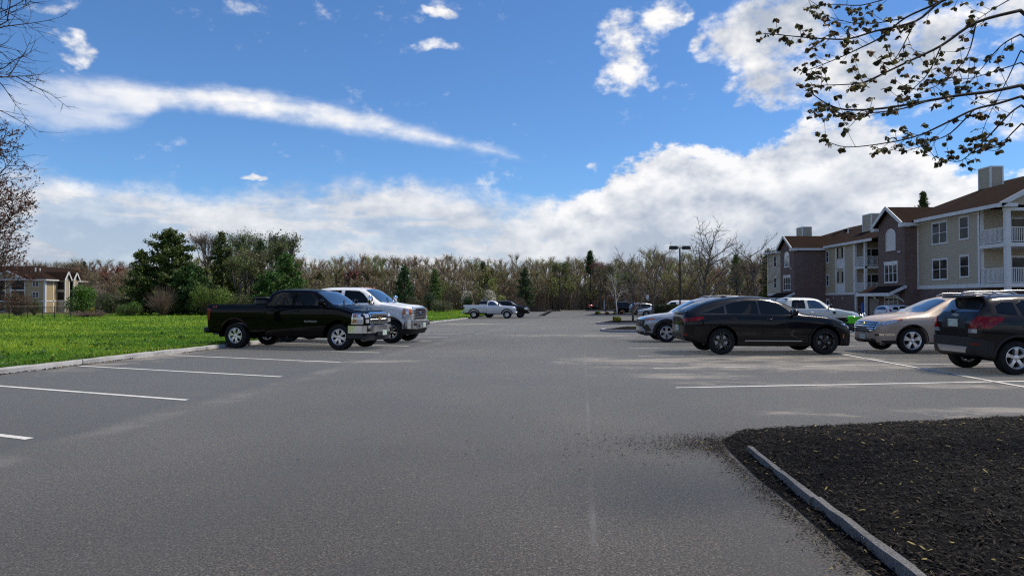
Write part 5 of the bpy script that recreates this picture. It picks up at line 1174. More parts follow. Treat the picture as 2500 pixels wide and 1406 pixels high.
def far_cars():
    base = dict(WB=2.7, R=.36, hw=.92, ra=.42, rr=.235, zbm=.26,
        zb=[(-.97, .50), (-.85, .38), (-.4, .30), (.3, .26), (2.5, .25), (3.2, .26), (3.5, .24), (3.65, .36)],
        zs=[(-.97, .95), (-.8, 1.08), (0, 1.10), (1.5, 1.06), (2.2, 1.03), (2.9, .96), (3.35, .90), (3.58, .80), (3.65, .62)],
        zt=[(-.97, 1.0), (-.93, 1.12), (-.75, 1.50), (-.55, 1.60), (0, 1.66), (.7, 1.68), (1.2, 1.65), (1.6, 1.55), (2.0, 1.36), (2.46, 1.10), (2.9, 1.045), (3.35, .965), (3.55, .895), (3.62, .83), (3.65, .70)],
        wt=[(-.97, .60), (-.6, .58), (.5, .60), (1.4, .60), (2.0, .66), (2.5, .76), (3.1, .75), (3.5, .66), (3.65, .45)],
        doors=[([(.40, 1.06), (.55, .60), (.68, .36), (1.0, .36), (1.02, 1.05)], [(.2, 1.14), (.98, 1.12), (.98, 1.50), (.40, 1.51), (.15, 1.45)], None, 0),
               ([(1.04, 1.05), (1.02, .36), (2.08, .36), (2.2, .6), (2.2, 1.0)], [(1.03, 1.12), (1.98, 1.09), (1.82, 1.24), (1.62, 1.38), (1.40, 1.47), (1.03, 1.50)], None, 0)],
        quarter=[[(-.45, 1.20), (.12, 1.15), (.10, 1.44), (-.25, 1.44)]], ws=(2.40, .66, 1.64, .545), rg=[(-.56, 1.14), (.56, 1.14), (.50, 1.48), (-.50, 1.48)], rg_axis='b', mir=(1.92, 1.15))
    def one(name, label, px, Y, h, paint, dims=None):
        o = dict(base); o.update(dims or {}); X = (px - 1250) / FPX * Y
        c, sp = crossover(name, label, (X, Y, gz(X, Y)), rad(h), paint, o, (M_ALLOY, 5, .0, .09, M_DARK, 1.2), lod=2)
        c.side('tail_light', [(-.92, .9), (-.6, .95), (-.6, 1.1), (-.85, 1.1)], M_RED, off=.015); c.rear('tail_light', [(.55, .88), (.85, .9), (.85, 1.08), (.62, 1.06)], M_RED, both=True, off=.016)
        c.side('headlight', [(3.2, .80), (3.5, .76), (3.5, .86), (3.25, .92)], M_CLEAR, off=.014); c.front('headlight', [(.5, .74), (.8, .78), (.8, .88), (.55, .84)], M_CLEAR, both=True, off=.014)
        c.plate('b', 0, .8); c.front('grille', [(-.5, .5), (.5, .5), (.55, .76), (-.55, .76)], M_PLASTIC, off=.012)
    P_PW = mat('pearl_white_paint', (0.72, 0.73, 0.75), 0.35, coat=1.0)
    P_NAVY = mat('dark_navy_paint', (0.012, 0.014, 0.022), 0.35, coat=1.0)
    P_LSIL = mat('light_silver_paint', (0.42, 0.43, 0.44), 0.35, metal=.5, coat=1.0)
    one('crossover_car', 'white hatchback crossover parked against the brick entry tower', 2172, 58.0, 14, P_PW, dict(zt=[(-.97, .95), (-.93, 1.05), (-.75, 1.36), (-.55, 1.44), (0, 1.49), (.7, 1.50), (1.2, 1.47), (1.6, 1.39), (2.0, 1.24), (2.46, 1.04), (2.9, .99), (3.35, .92), (3.55, .86), (3.62, .80), (3.65, .68)], zs=[(-.97, .9), (-.8, 1.0), (0, 1.02), (1.5, 1.0), (2.2, .98), (2.9, .92), (3.35, .86), (3.58, .77), (3.65, .62)], rg=[(-.56, 1.06), (.56, 1.06), (.50, 1.33), (-.50, 1.33)], doors=[([(.40, .98), (.55, .60), (.68, .36), (1.0, .36), (1.02, .97)], [(.2, 1.06), (.98, 1.05), (.98, 1.34), (.40, 1.35)], None, 0), ([(1.04, .97), (1.02, .36), (2.08, .36), (2.2, .6), (2.2, .95)], [(1.03, 1.05), (1.95, 1.02), (1.62, 1.25), (1.40, 1.32), (1.03, 1.34)], None, 0)], quarter=[[(-.45, 1.10), (.12, 1.07), (.10, 1.30), (-.25, 1.30)]]))
    one('crossover_car', 'dark navy crossover with red tail lamp near the hedge', 1556, 89.0, 10, P_NAVY, dict(hw=.95))
    one('parked_car', 'light silver car nosing in front of the navy crossover', 1630, 82.5, 178, P_LSIL, dict(zt=[(-.97, .9), (-.93, 1.0), (-.75, 1.05), (-.3, 1.28), (.2, 1.42), (.7, 1.45), (1.2, 1.42), (1.6, 1.32), (2.0, 1.18), (2.46, 1.0), (2.9, .95), (3.35, .87), (3.55, .80), (3.62, .74), (3.65, .66)],
        zs=[(-.97, .85), (-.8, .93), (0, .95), (1.5, .93), (2.2, .92), (2.9, .87), (3.35, .80), (3.58, .72), (3.65, .6)], doors=[([(.40, .9), (.55, .55), (.68, .36), (1.0, .36), (1.02, .9)], [(.1, 1.0), (.98, .98), (.98, 1.28), (.40, 1.29)], None, 0), ([(1.04, .9), (1.02, .36), (2.08, .36), (2.2, .6), (2.2, .88)], [(1.03, .98), (1.95, .96), (1.62, 1.18), (1.40, 1.26), (1.03, 1.29)], None, 0)], quarter=[], rg=[(-.56, 1.08), (.56, 1.08), (.45, 1.2), (-.45, 1.2)]))
    one('off_road_car', 'black boxy off-roader beyond the birch tree', 1516, 94.0, 8, P_BLACK2, dict(hw=.94, R=.40, ra=.46, zt=[(-.97, 1.05), (-.95, 1.3), (-.92, 1.75), (-.8, 1.82), (.5, 1.85), (1.5, 1.84), (1.75, 1.78), (1.95, 1.5), (2.12, 1.20), (2.9, 1.16), (3.4, 1.12), (3.58, 1.06), (3.65, .8)],
        zs=[(-.97, 1.0), (-.8, 1.12), (2.0, 1.12), (2.9, 1.08), (3.4, 1.04), (3.65, .75)], doors=[([(.40, 1.08), (.55, .60), (.68, .46), (1.0, .46), (1.02, 1.08)], [(.2, 1.2), (.95, 1.2), (.95, 1.68), (.2, 1.68)], None, 0), ([(1.04, 1.08), (1.02, .46), (1.9, .46), (2.0, 1.08)], [(1.05, 1.2), (1.85, 1.2), (1.7, 1.68), (1.05, 1.68)], None, 0)], quarter=[[(-.8, 1.2), (.1, 1.2), (.1, 1.68), (-.78, 1.68)]], ws=(2.1, .66, 1.80, .6)))
    one('delivery_van', 'white van roof showing over the clipped hedge', 1672, 84.0, 170, P_PW, dict(hw=.97, zt=[(-.97, 1.2), (-.95, 1.6), (-.9, 1.95), (-.7, 2.0), (1.0, 2.0), (1.6, 1.92), (2.0, 1.7), (2.5, 1.35), (2.9, 1.2), (3.35, 1.05), (3.55, .95), (3.65, .75)], zs=[(-.97, 1.1), (-.8, 1.2), (2.0, 1.2), (2.9, 1.08), (3.35, .95), (3.65, .65)],
        doors=[([(.40, 1.15), (.55, .60), (.68, .36), (1.0, .36), (1.02, 1.15)], None, None, 0), ([(1.04, 1.15), (1.02, .36), (2.08, .36), (2.2, .6), (2.2, 1.1)], [(1.1, 1.28), (2.2, 1.26), (1.95, 1.55), (1.7, 1.75), (1.1, 1.78)], None, 0)], quarter=[], ws=(2.7, .7, 1.9, .6)))
far_cars()

def motorcycle():
    Y = 26.0; X = (2022 - 1250) / FPX * Y; root = empty('motorcycle', (X, Y, gz(X, Y)), rad(-12)); tag(root, 'black and lime green motorcycle between the black and tan crossovers', 'motorcycle')
    GREEN = mat('lime_plastic', (0.10, 0.62, 0.02), 0.35, coat=.6)
    def wheel(x, r):
        e = empty('wheel', (x, 0, r), 0, root); t = MB(); w_ = .06
        t.lathe([(r - .07, -w_ + .02), (r - .03, -w_), (r - .008, -w_ * .6), (r, 0), (r - .008, w_ * .6), (r - .03, w_), (r - .07, w_ - .02)], 32); t.build('tyre', M_TYRE, e, smooth=True)
        m = MB(); m.lathe([(r - .06, -.03), (r - .085, -.02), (r - .085, .02), (r - .06, .03)], 28); m.lathe([(.001, -.06), (.04, -.06), (.04, .06), (.001, .06)], 12)
        for i in range(18):
            a = 2 * math.pi * i / 18; m.tube([(.03 * math.cos(a + .3), .03 * (-1) ** i, .03 * math.sin(a + .3)), ((r - .08) * math.cos(a), 0, (r - .08) * math.sin(a))], .004, 4)
        m.build('rim', M_ALLOYD, e, angle=40)
    wheel(0, .33); wheel(1.42, .34)
    f = MB(); f.tube([(.55, 0, .42), (.45, 0, .75), (1.05, 0, .88), (1.18, 0, .95)], .035, 8); f.tube([(.55, 0, .42), (.95, 0, .40), (1.10, 0, .80)], .03, 8)
    for y in (-.12, .12): f.tube([(0, y * .8, .33), (.55, y * .6, .45)], .025, 6)
    f.build('frame', M_PLASTIC, root, smooth=True)
    e = MB(); e.rbox((.72, 0, .52), .42, .30, .34, 4, 3); e.lathe([(.10, -.17), (.12, -.10), (.12, .10), (.10, .17)], 18, c=(.80, 0, .45)); e.rbox((.86, 0, .70), .2, .22, .2, 4, 3); e.build('engine', M_ALLOYD, root, smooth=True)
    k = MB()
    for y in (-.10, .10): k.tube([(1.42, y, .34), (1.28, y, .70), (1.14, y, 1.02)], .026, 8)
    k.build('fork', M_ALLOY, root, smooth=True)
    s = MB(); s.rbox((.30, 0, .86), .74, .22, .11, 5, 3, rot=Matrix.Rotation(rad(-6), 3, 'Y')); s.build('seat', M_PLASTIC, root, smooth=True)
    t = MB(); t.rbox((.82, 0, .88), .38, .22, .18, 5, 2.6); t.build('fuel_tank', GREEN, root, smooth=True)
    for sd in (-1, 1): p = MB(); p.hexa([(.62, sd * .16, .70), (1.08, sd * .19, .66), (1.08, sd * .16, .66), (.62, sd * .13, .70), (.72, sd * .18, .95), (1.16, sd * .2, .92), (1.16, sd * .17, .92), (.72, sd * .15, .95)]); p.build('shroud', GREEN, root)
    p = MB(); p.rbox((-.22, 0, .90), .5, .16, .05, 4, 3, rot=Matrix.Rotation(rad(14), 3, 'Y')); p.build('rear_fender', M_PLASTIC, root, smooth=True)
    p = MB(); p.rbox((1.46, 0, .76), .56, .16, .05, 4, 3, rot=Matrix.Rotation(rad(-6), 3, 'Y')); p.build('front_fender', M_PLASTIC, root, smooth=True)
    h = MB(); h.tube([(1.02, -.40, 1.10), (1.08, -.15, 1.12), (1.10, 0, 1.06), (1.08, .15, 1.12), (1.02, .40, 1.10)], .014, 8); h.build('handlebar', M_PLASTIC, root, smooth=True)
    l = MB(); l.rbox((1.24, 0, .98), .14, .2, .2, 4, 3); l.build('headlight', M_CLEAR, root, smooth=True)
    x = MB(); x.tube([(.86, -.14, .42), (.60, -.17, .36), (.20, -.19, .50), (-.25, -.19, .66)], [.025, .03, .05, .055], 10); x.build('exhaust', M_CHROME, root, smooth=True)
    q = MB(); q.bar((.62, .15, .36), (.52, .40, .02), .03, .03); q.build('kickstand', M_PLASTIC, root)
    for sd in (-1, 1): m = MB(); m.tube([(1.05, sd * .3, 1.11), (1.0, sd * .36, 1.26)], .008, 6); m.rbox((1.0, sd * .38, 1.29), .03, .13, .08, 3, 3); m.build('mirror', M_PLASTIC, root)
motorcycle()
# ------------------------------------------------------------------ buildings
def sidingmat(c1, c2):
    def fn(g, b):
        co = objco(g); n = g.noise(co, 0.7, 5, 0.6); f = g.noise(co, 14, 4, 0.6)
        g.l.new(g.mix(g.add(g.mul(n, .7), g.mul(f, .3)), c1, c2), b.inputs['Base Color'])
    return fn
M_SIDING = mat('taupe_siding', rough=0.6, fn=sidingmat((0.38, 0.33, 0.235), (0.46, 0.40, 0.295)))
M_TAN = mat('tan_siding', rough=0.6, fn=sidingmat((0.34, 0.26, 0.14), (0.42, 0.33, 0.19)))
def brick(g, b):
    co = objco(g); X, Y, Z = g.sep(co); v = g.comb(g.add(X, Y), Z, 0.0)
    n = g.new('ShaderNodeTexBrick'); g.l.new(v, n.inputs['Vector']); n.inputs['Scale'].default_value = 1.0
    n.inputs['Color1'].default_value = (0.145, 0.095, 0.081, 1); n.inputs['Color2'].default_value = (0.20, 0.135, 0.117, 1); n.inputs['Mortar'].default_value = (0.19, 0.155, 0.14, 1)
    n.inputs['Brick Width'].default_value = 0.22; n.inputs['Row Height'].default_value = 0.075; n.inputs['Mortar Size'].default_value = 0.006; n.inputs['Bias'].default_value = 0.1
    nn = g.noise(co, 1.2, 5, 0.6); g.l.new(g.mix(g.mul(g.step(nn, .35, .7), .45), n.outputs[0], (0.105, 0.074, 0.067)), b.inputs['Base Color']); bump(g, b, n.outputs['Fac'], -0.5, 0.01)
M_BRICK = mat('brown_brick', rough=0.9, spec=0.2, fn=brick)
def shingle(g, b):
    co = objco(g); n = g.noise(co, 1.0, 5, 0.6); f = g.noise(co, 9, 5, 0.75); X, Y, Z = g.sep(co)
    row = g.m('FRACT', g.mul(Z, 11.0)); c = g.mix(g.step(f, .3, .7), (0.014, 0.0085, 0.0062), (0.034, 0.021, 0.0155)); c = g.mix(g.mul(g.step(n, .4, .65), .35), c, (0.032, 0.024, 0.020))
    g.l.new(g.mix(g.mul(g.step(row, .18, .0), .5), c, (0.012, 0.009, 0.008)), b.inputs['Base Color']); bump(g, b, f, .6, .03)
M_ROOF = mat('brown_shingle', rough=0.95, spec=0.03, fn=shingle)
M_TRIM = mat('white_trim', rough=0.5, fn=varied((0.72, 0.72, 0.71), (0.62, 0.62, 0.60), 1.5))
M_PANE = mat('window_pane', (0.012, 0.015, 0.018), 0.03, spec=0.22, fn=varied((0.008, 0.010, 0.012), (0.05, 0.052, 0.055), 1.3, detail=2))
M_BLIND = mat('window_blind_pane', (0.25, 0.26, 0.30), 0.06, coat=1.0, coat_rough=0.02)
M_DOORW = mat('white_door', (0.66, 0.66, 0.66), 0.4)
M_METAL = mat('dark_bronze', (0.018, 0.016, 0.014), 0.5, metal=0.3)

class Bld:
    def __init__(s, name, label, base): s.root = empty(name, base); s.base = Vector(base); tag(s.root, label, 'building')
    def put(s, mb, name, m, parent=None, **kw):
        o = mb.build(name, m, parent or s.root, **kw)
        if parent is None: o.location = -s.base
        return o
    def wall(s, p0, p1, z0, z1, m, name='wall', lap=None, into=None):
        """wall from p0 to p1 (outside on the right of that direction); lap: height of one siding board"""
        p0, p1 = Vector(p0), Vector(p1); d = (p1 - p0).normalized(); n = Vector((d.y, -d.x)); mb = into or MB()
        if lap:
            k = max(1, int(round((z1 - z0) / lap))); h = (z1 - z0) / k
            for i in range(k):
                a, b = z0 + i * h, z0 + (i + 1) * h; o = .016
                mb.poly([(p0.x + n.x * o, p0.y + n.y * o, a), (p1.x + n.x * o, p1.y + n.y * o, a), (p1.x, p1.y, b), (p0.x, p0.y, b)])
                mb.poly([(p0.x, p0.y, a), (p1.x, p1.y, a), (p1.x + n.x * o, p1.y + n.y * o, a), (p0.x + n.x * o, p0.y + n.y * o, a)])
        else: mb.poly([(p0.x, p0.y, z0), (p1.x, p1.y, z0), (p1.x, p1.y, z1), (p0.x, p0.y, z1)])
        return None if into else s.put(mb, name, m)
    def trim(s, p0, p1, z0, z1, out=.05, name='trim', m=None):
        p0, p1 = Vector(p0), Vector(p1); d = (p1 - p0).normalized(); n = Vector((d.y, -d.x)); q = n * out; mb = MB(); k = n * -.02
        mb.hexa([(p0.x + q.x, p0.y + q.y, z0), (p1.x + q.x, p1.y + q.y, z0), (p1.x + k.x, p1.y + k.y, z0), (p0.x + k.x, p0.y + k.y, z0), (p0.x + q.x, p0.y + q.y, z1), (p1.x + q.x, p1.y + q.y, z1), (p1.x + k.x, p1.y + k.y, z1), (p0.x + k.x, p0.y + k.y, z1)])
        return s.put(mb, name, m or M_TRIM)
    def window(s, c, d, w, z0, z1, n=1, arch=0.0, pane=None, fr=.10, mid=True, out=.045):
        """window centred at c on a wall running along d (outside on the right)"""
        c, d = Vector(c), Vector(d).normalized(); nn = Vector((d.y, -d.x)); mb = MB(); pm = pane or M_PANE
        P = lambda u, z, o: (c.x + d.x * u + nn.x * o, c.y + d.y * u + nn.y * o, z)
        def bx(m_, u0, u1, a, b, o0, o1): m_.hexa([P(u0, a, o1), P(u1, a, o1), P(u1, a, o0), P(u0, a, o0), P(u0, b, o1), P(u1, b, o1), P(u1, b, o0), P(u0, b, o0)])
        hw = w / 2
        bx(mb, -hw, -hw + fr, z0, z1, -.01, out); bx(mb, hw - fr, hw, z0, z1, -.01, out); bx(mb, -hw + fr, hw - fr, z0, z0 + fr * .8, -.01, out); bx(mb, -hw - .03, hw + .03, z0 - .05, z0 - .002, -.01, out + .03)
        if not arch: bx(mb, -hw + fr, hw - fr, z1 - fr, z1, -.01, out); bx(mb, -hw - .04, hw + .04, z1 + .002, z1 + .06, -.01, out + .02)
        else:
            k = 9
            for i in range(k):
                a0, a1 = math.pi * i / k, math.pi * (i + 1) / k
                pts = [(math.cos(a0) * hw, z1 + math.sin(a0) * arch), (math.cos(a1) * hw, z1 + math.sin(a1) * arch), (math.cos(a1) * (hw - fr), z1 + math.sin(a1) * (arch - fr)), (math.cos(a0) * (hw - fr), z1 + math.sin(a0) * (arch - fr))]
                mb.hexa([P(pts[0][0], pts[0][1], out), P(pts[1][0], pts[1][1], out), P(pts[1][0], pts[1][1], -.01), P(pts[0][0], pts[0][1], -.01), P(pts[3][0], pts[3][1], out), P(pts[2][0], pts[2][1], out), P(pts[2][0], pts[2][1], -.01), P(pts[3][0], pts[3][1], -.01)])
        iw = (w - 2 * fr - (n - 1) * fr) / n; panes = []
        for i in range(n):
            u0 = -hw + fr + i * (iw + fr); u1 = u0 + iw
            if i: bx(mb, u0 - fr, u0, z0 + fr * .8, z1 - (0 if arch else fr), -.01, out - .002)
            panes.append((u0, u1))
            if mid: zm = (z0 + z1) / 2; bx(mb, u0, u1, zm - .022, zm + .022, .0, out - .012)
        o = s.put(mb, 'window', M_TRIM)
        for u0, u1 in panes:
            q = MB()
            if arch:
                pts = [P(u0, z0 + fr * .8, .018), P(u1, z0 + fr * .8, .018)] + [P(math.cos(math.pi * i / 10) * (hw - fr), z1 + math.sin(math.pi * i / 10) * (arch - fr), .018) for i in range(11)]
                q.poly(pts)
            else: q.poly([P(u0, z0 + fr * .8, .018), P(u1, z0 + fr * .8, .018), P(u1, z1 - fr, .018), P(u0, z1 - fr, .018)])
            q.build('pane', pm, o)
        return o
    def roof(s, planes, name='roof', m=None, th=.12):
        """planes: lists of 3-D corners, counter-clockwise from above; given a soffit"""
        mb = MB()
        for p in planes:
            mb.poly(p); mb.poly([(x, y, z - th) for x, y, z in reversed(p)])
            for i in range(len(p)): a, b = p[i], p[(i + 1) % len(p)]; mb.poly([(a[0], a[1], a[2] - th), (b[0], b[1], b[2] - th), b, a])
        return s.put(mb, name, m or M_ROOF)
    def fascia(s, a, b, h=.26, t=.05, name='fascia', drop=.0):
        mb = MB(); a, b = Vector(a), Vector(b); a.z -= h / 2 + drop; b.z -= h / 2 + drop; mb.bar(a, b, t, h); return s.put(mb, name, M_TRIM)
    def railing(s, a, b, z, h=1.05, gap=.13, m=None, post=.10):
        a, b = Vector(a), Vector(b); L = (b - a).length; mb = MB(); m = m or M_TRIM
        mb.bar((a.x, a.y, z + h), (b.x, b.y, z + h), .08, .06); mb.bar((a.x, a.y, z + .1), (b.x, b.y, z + .1), .06, .05)
        k = int(L / gap)
        for i in range(1, k):
            p = a.lerp(b, i / k); mb.box(p.x - .018, p.x + .018, p.y - .018, p.y + .018, z + .12, z + h - .03)
        return s.put(mb, 'railing', m)
    def box(s, x0, x1, y0, y1, z0, z1, name, m): mb = MB(); mb.box(x0, x1, y0, y1, z0, z1); return s.put(mb, name, m)

def right_building():
    B = Bld('apartment_building', 'three storey taupe and brown apartment building beside the parking lot', (36, 51, -.4)); z0 = -.6
    L = .125; D = (0, -1)                 # facade facing the lot runs towards the viewer
    # --- near wing
    XA, ba, ea = 35.3, 2.6, 8.35
    B.wall((XA, 59.4), (XA, 51.4), z0, ba - .15, M_BRICK); B.wall((XA, 59.4), (XA, 51.4), ba + .15, ea, M_SIDING, lap=L)
    B.wall((XA, 51.4), (50, 51.4), z0, ba - .15, M_BRICK); B.wall((XA, 51.4), (50, 51.4), ba + .15, ea, M_SIDING, lap=L); B.wall((50, 63.4), (XA, 63.4), z0, ea, M_SIDING)
    B.trim((XA, 59.4), (XA, 51.25), ba - .15, ba + .15, .06, 'band'); B.trim((XA, 51.4), (50, 51.4), ba - .15, ba + .15, .06, 'band')
    B.trim((XA, 51.65), (XA, 51.35), ba + .15, ea, .04, 'corner_board'); B.trim((XA - .04, 51.4), (XA + .25, 51.4), ba + .15, ea, .04, 'corner_board'); B.trim((XA, 59.38), (XA, 59.2), ba + .15, ea, .035, 'corner_board')
    B.trim((XA, 59.4), (XA, 51.4), ea - .3, ea, .035, 'frieze')
    for (za, zb_) in ((6.15, 7.95), (3.2, 4.9)):
        B.window((XA, 56.25), D, 2.05, za, zb_, 2); B.window((XA, 53.2), D, 1.15, za + .1, zb_ + .1, 1)
    # --- brick entry tower, arched window over a triple window, bracketed hood
    def tower(X, ya, yb, dz, Xb):
        e = 8.3 + dz; ym = (ya + yb) / 2; apex = e + 1.55
        B.wall((X, yb), (X, ya), z0, e, M_BRICK); B.wall((X, ya), (Xb, ya), z0, e, M_BRICK, 'return_wall'); B.wall((Xb, yb), (X, yb), z0, e, M_BRICK, 'return_wall')
        mb = MB(); mb.poly([(X, yb, e), (X, ya, e), (X, ym, apex - .1)]); B.put(mb, 'gable', M_BRICK)
        xf, xb = X - .45, X + 7.5
        B.roof([[(xf, ya - .4, e - .12), (xb, ya - .4, e - .12), (xb, ym, apex + .05), (xf, ym, apex + .05)], [(xb, yb + .4, e - .12), (xf, yb + .4, e - .12), (xf, ym, apex + .05), (xb, ym, apex + .05)]], 'gable_roof')
        for y in (ya - .42, yb + .42): B.fascia((xf - .03, y, e - .02), (xf - .03, ym, apex + .14), .30, .06, 'rake_board')
        for sg, y in ((-1, ya), (1, yb)): B.box(xf - .02, X + .25, min(y + sg * .42, y - sg * .15), max(y + sg * .42, y - sg * .15), e - .42, e - .13, 'eave_return', M_TRIM)
        B.fascia((xf, ya - .42, e - .1), (Xb + .1, ya - .42, e - .1), .26, .05)
        B.window((X, ym), D, 1.55, 6.0 + dz, 7.40 + dz, 1, arch=.55, pane=M_BLIND, mid=True); B.window((X, ym), D, 2.1, 3.1 + dz, 4.75 + dz, 3)
        B.trim((X, ym + 1.1), (X, ym - 1.1), 4.75 + dz, 5.0 + dz, .07, 'lintel')
        hz = 2.65 + dz; mb = MB(); xo = X - 1.5
        B.roof([[(xo, yb + 1.2, hz - .55), (xo, ya - .2, hz - .55), (X, ya - .2, hz + .15), (X, yb + 1.2, hz + .15)]], 'hood_roof', th=.1)
        B.fascia((xo - .02, yb + 1.2, hz - .5), (xo - .02, ya - .2, hz - .5), .28, .06); B.fascia((xo, ya - .22, hz - .5), (X, ya - .22, hz + .2), .26, .06)
        for y in (ya + .15, yb - .15):
            mb = MB(); mb.tube([(X - .03, y, hz - 1.25), (X - .35, y, hz - 1.0), (X - .75, y, hz - .75), (X - 1.1, y, hz - .68)], .07, 4); B.put(mb, 'bracket', M_TRIM)
        B.window((X, ym), D, 2.2, .75 + dz, 1.75 + dz, 3, mid=False); B.trim((X, ym + 1.1), (X, ym - 1.1), 1.75 + dz, 2.05 + dz, .06, 'lintel')
        mb = MB(); mb.rbox((X - .18, ya + .55, 5.75 + dz), .28, .2, .16, 3, 3); B.put(mb, 'floodlight', M_TRIM)
    tower(34.2, 59.4, 63.7, 0.0, XA + .3)
    # near roof: hip over the wing, gable over the end decks
    ex, e = 34.8, 8.42; r0, r1, rz = (42.5, 56.6), (42.5, 58.8), 11.8
    B.roof([[(ex, 64.4, e), (ex, 50.9, e), (r0[0], r0[1], rz), (r1[0], r1[1], rz)], [(ex, 50.9, e), (50.4, 50.9, e), (r0[0], r0[1], rz)], [(50.4, 50.9, e), (50.4, 64.4, e), (r1[0], r1[1], rz), (r0[0], r0[1], rz)], [(50.4, 64.4, e), (ex, 64.4, e), (r1[0], r1[1], rz)]])
    B.fascia((ex - .02, 58.95, e + .02), (ex - .02, 48.3, e + .02), .27, .06)
    ga, gm, gb, gy, gt = 34.78, 39.2, 43.6, 48.35, 10.75
    B.roof([[(ga, gy, e + .01), (gm, gy, gt), (gm, 57, gt), (ga, 57, e + .01)], [(gm, gy, gt), (gb, gy, e + .01), (gb, 57, e + .01), (gm, 57, gt)]], 'gable_roof')
    mb = MB(); k = 16
    for i in range(k):
        za, zb_ = e - .1 + (gt - e) * i / k, e - .1 + (gt - e) * (i + 1) / k; f0, f1 = i / k, (i + 1) / k
        xa0, xb0, xa1, xb1 = 35.2 + (gm - 35.2) * f0, 43.2 - (43.2 - gm) * f0, 35.2 + (gm - 35.2) * f1, 43.2 - (43.2 - gm) * f1
        mb.poly([(xa0, 48.68, za), (xb0, 48.68, za), (xb1, 48.70, zb_), (xa1, 48.70, zb_)])
    B.put(mb, 'gable', M_SIDING)
    B.fascia((ga - .1, gy - .03, e + .05), (gm, gy - .03, gt + .12), .34, .06, 'rake_board'); B.fascia((gb + .1, gy - .03, e + .05), (gm, gy - .03, gt + .12), .34, .06, 'rake_board')
    B.box(ga - .05, ga + 1.1, gy - .06, gy + .4, e - .28, e - .02, 'eave_return', M_TRIM); B.box(35.2, 43.2, 48.62, 48.9, e - .52, e - .3, 'beam', M_TRIM)
    for px in (35.45, 39.2, 43.0): B.box(px - .16, px + .16, 48.65, 48.97, z0, e - .52, 'post', M_TRIM)
    for zd in (2.45, 5.35):
        B.box(35.25, 43.2, 48.62, 51.4, zd, zd + .27, 'deck', M_TRIM); B.railing((35.32, 51.35), (35.32, 49.0), zd + .27, 1.1); B.railing((35.62, 48.72), (39.0, 48.72), zd + .27, 1.1); B.railing((39.4, 48.72), (42.8, 48.72), zd + .27, 1.1)
        B.window((38.7, 51.4), (1, 0), 2.3, zd + .3, zd + 2.35, 2, mid=False)
    # chimneys clad in siding
    def chimney(x0, x1, y0, y1, a, b):
        q = MB(); q.v.append((x0, y0, a)); B.wall((x0, y1), (x0, y0), a, b, M_SIDING, lap=.16, into=q); B.wall((x0, y0), (x1, y0), a, b, M_SIDING, lap=.16, into=q); B.wall((x1, y0), (x1, y1), a, b, M_SIDING, into=q); B.wall((x1, y1), (x0, y1), a, b, M_SIDING, into=q); B.put(q, 'chimney', M_SIDING)
        B.box(x0 - .06, x1 + .06, y0 - .06, y1 + .06, b, b + .12, 'chimney_cap', M_TRIM)
        for (cx, cy) in ((x0, y0), (x1, y0), (x0, y1)): B.box(cx - .06, cx + .06, cy - .06, cy + .06, a, b - .002, 'corner_board', M_TRIM)
    chimney(40.0, 41.0, 56.9, 58.3, 9.6, 12.6)
    # --- recessed middle wing with stacked decks
    dz = -.35; XB, bb, eb = 38.4, 2.25, 8.0
    B.wall((XB, 87), (XB, 76.4), z0, bb - .12, M_BRICK); B.wall((XB, 87), (XB, 76.4), bb + .12, eb, M_SIDING, lap=.2); B.wall((XB, 76.4), (50, 76.4), z0, bb - .12, M_BRICK); B.wall((XB, 76.4), (50, 76.4), bb + .12, eb, M_SIDING, lap=.2)
    B.wall((43.0, 76.4), (43.0, 64), z0, eb, M_SIDING, lap=.25); B.trim((XB, 83.6), (XB, 76.3), bb - .12, bb + .12, .06, 'band'); B.trim((XB, 76.4), (44, 76.4), bb - .12, bb + .12, .06, 'band')
    for px in (2042, 2062, 2086): yy = XB * FPX / (px - 1250); B.trim((XB, yy + .14), (XB, yy - .14), bb + .12, eb, .05, 'corner_board')
    ya, yb = XB * FPX / (2061.5 - 1250), XB * FPX / (2043.5 - 1250)
    for zd in (bb, bb + 2.85):
        B.box(XB - .03, XB + .02, ya + .15, yb - .15, zd + 1.35, zd + 2.55, 'recess_shade_panel', M_METAL); B.trim((XB, yb - .1), (XB, ya + .1), zd + .12, zd + 1.2, .045, 'balcony_panel'); B.box(XB - .05, XB - .03, (ya + yb) / 2 - .35, (ya + yb) / 2 + .35, zd + 1.35, zd + 2.5, 'recess_wall', M_SIDING)  # flat dark panel on the wall stands in for shade inside the recess
        B.window((XB, 83.0), D, .75, zd + .95, zd + 2.35, 1)
        B.box(XB, 43.0, 74.2, 76.4, zd - .12, zd + .12, 'deck', M_TRIM); B.railing((XB + .06, 76.3), (XB + .06, 74.4), zd + .12, 1.05); B.railing((XB + .2, 74.28), (41.5, 74.28), zd + .12, 1.05)
        B.window((40.2, 76.4), (1, 0), 1.9, zd + .15, zd + 2.2, 2, mid=False)
    B.box(XB - .02, XB + .24, 74.2, 74.46, z0, eb, 'post', M_TRIM); B.box(XB - .02, XB + .2, 76.3, 76.5, z0, eb, 'post', M_TRIM)
    B.box(40.0, 41.0, 76.3, 76.44, z0 + .1, 1.7, 'door', M_DOORW); B.window((41.8, 76.4), (1, 0), 1.0, -.2, 1.75, 1, mid=False)
    for yy in (79.2, 81.4): mb = MB(); mb.rbox((XB - .06, yy, 1.75), .1, .16, .16, 3, 3); B.put(mb, 'vent_cap', M_TRIM)
    B.window((XB, 83.0), D, .75, .3, 1.6, 1)
    tower(34.5, 83.5, 87.7, dz, XB + .3)
    # --- far wing
    XC = 35.5
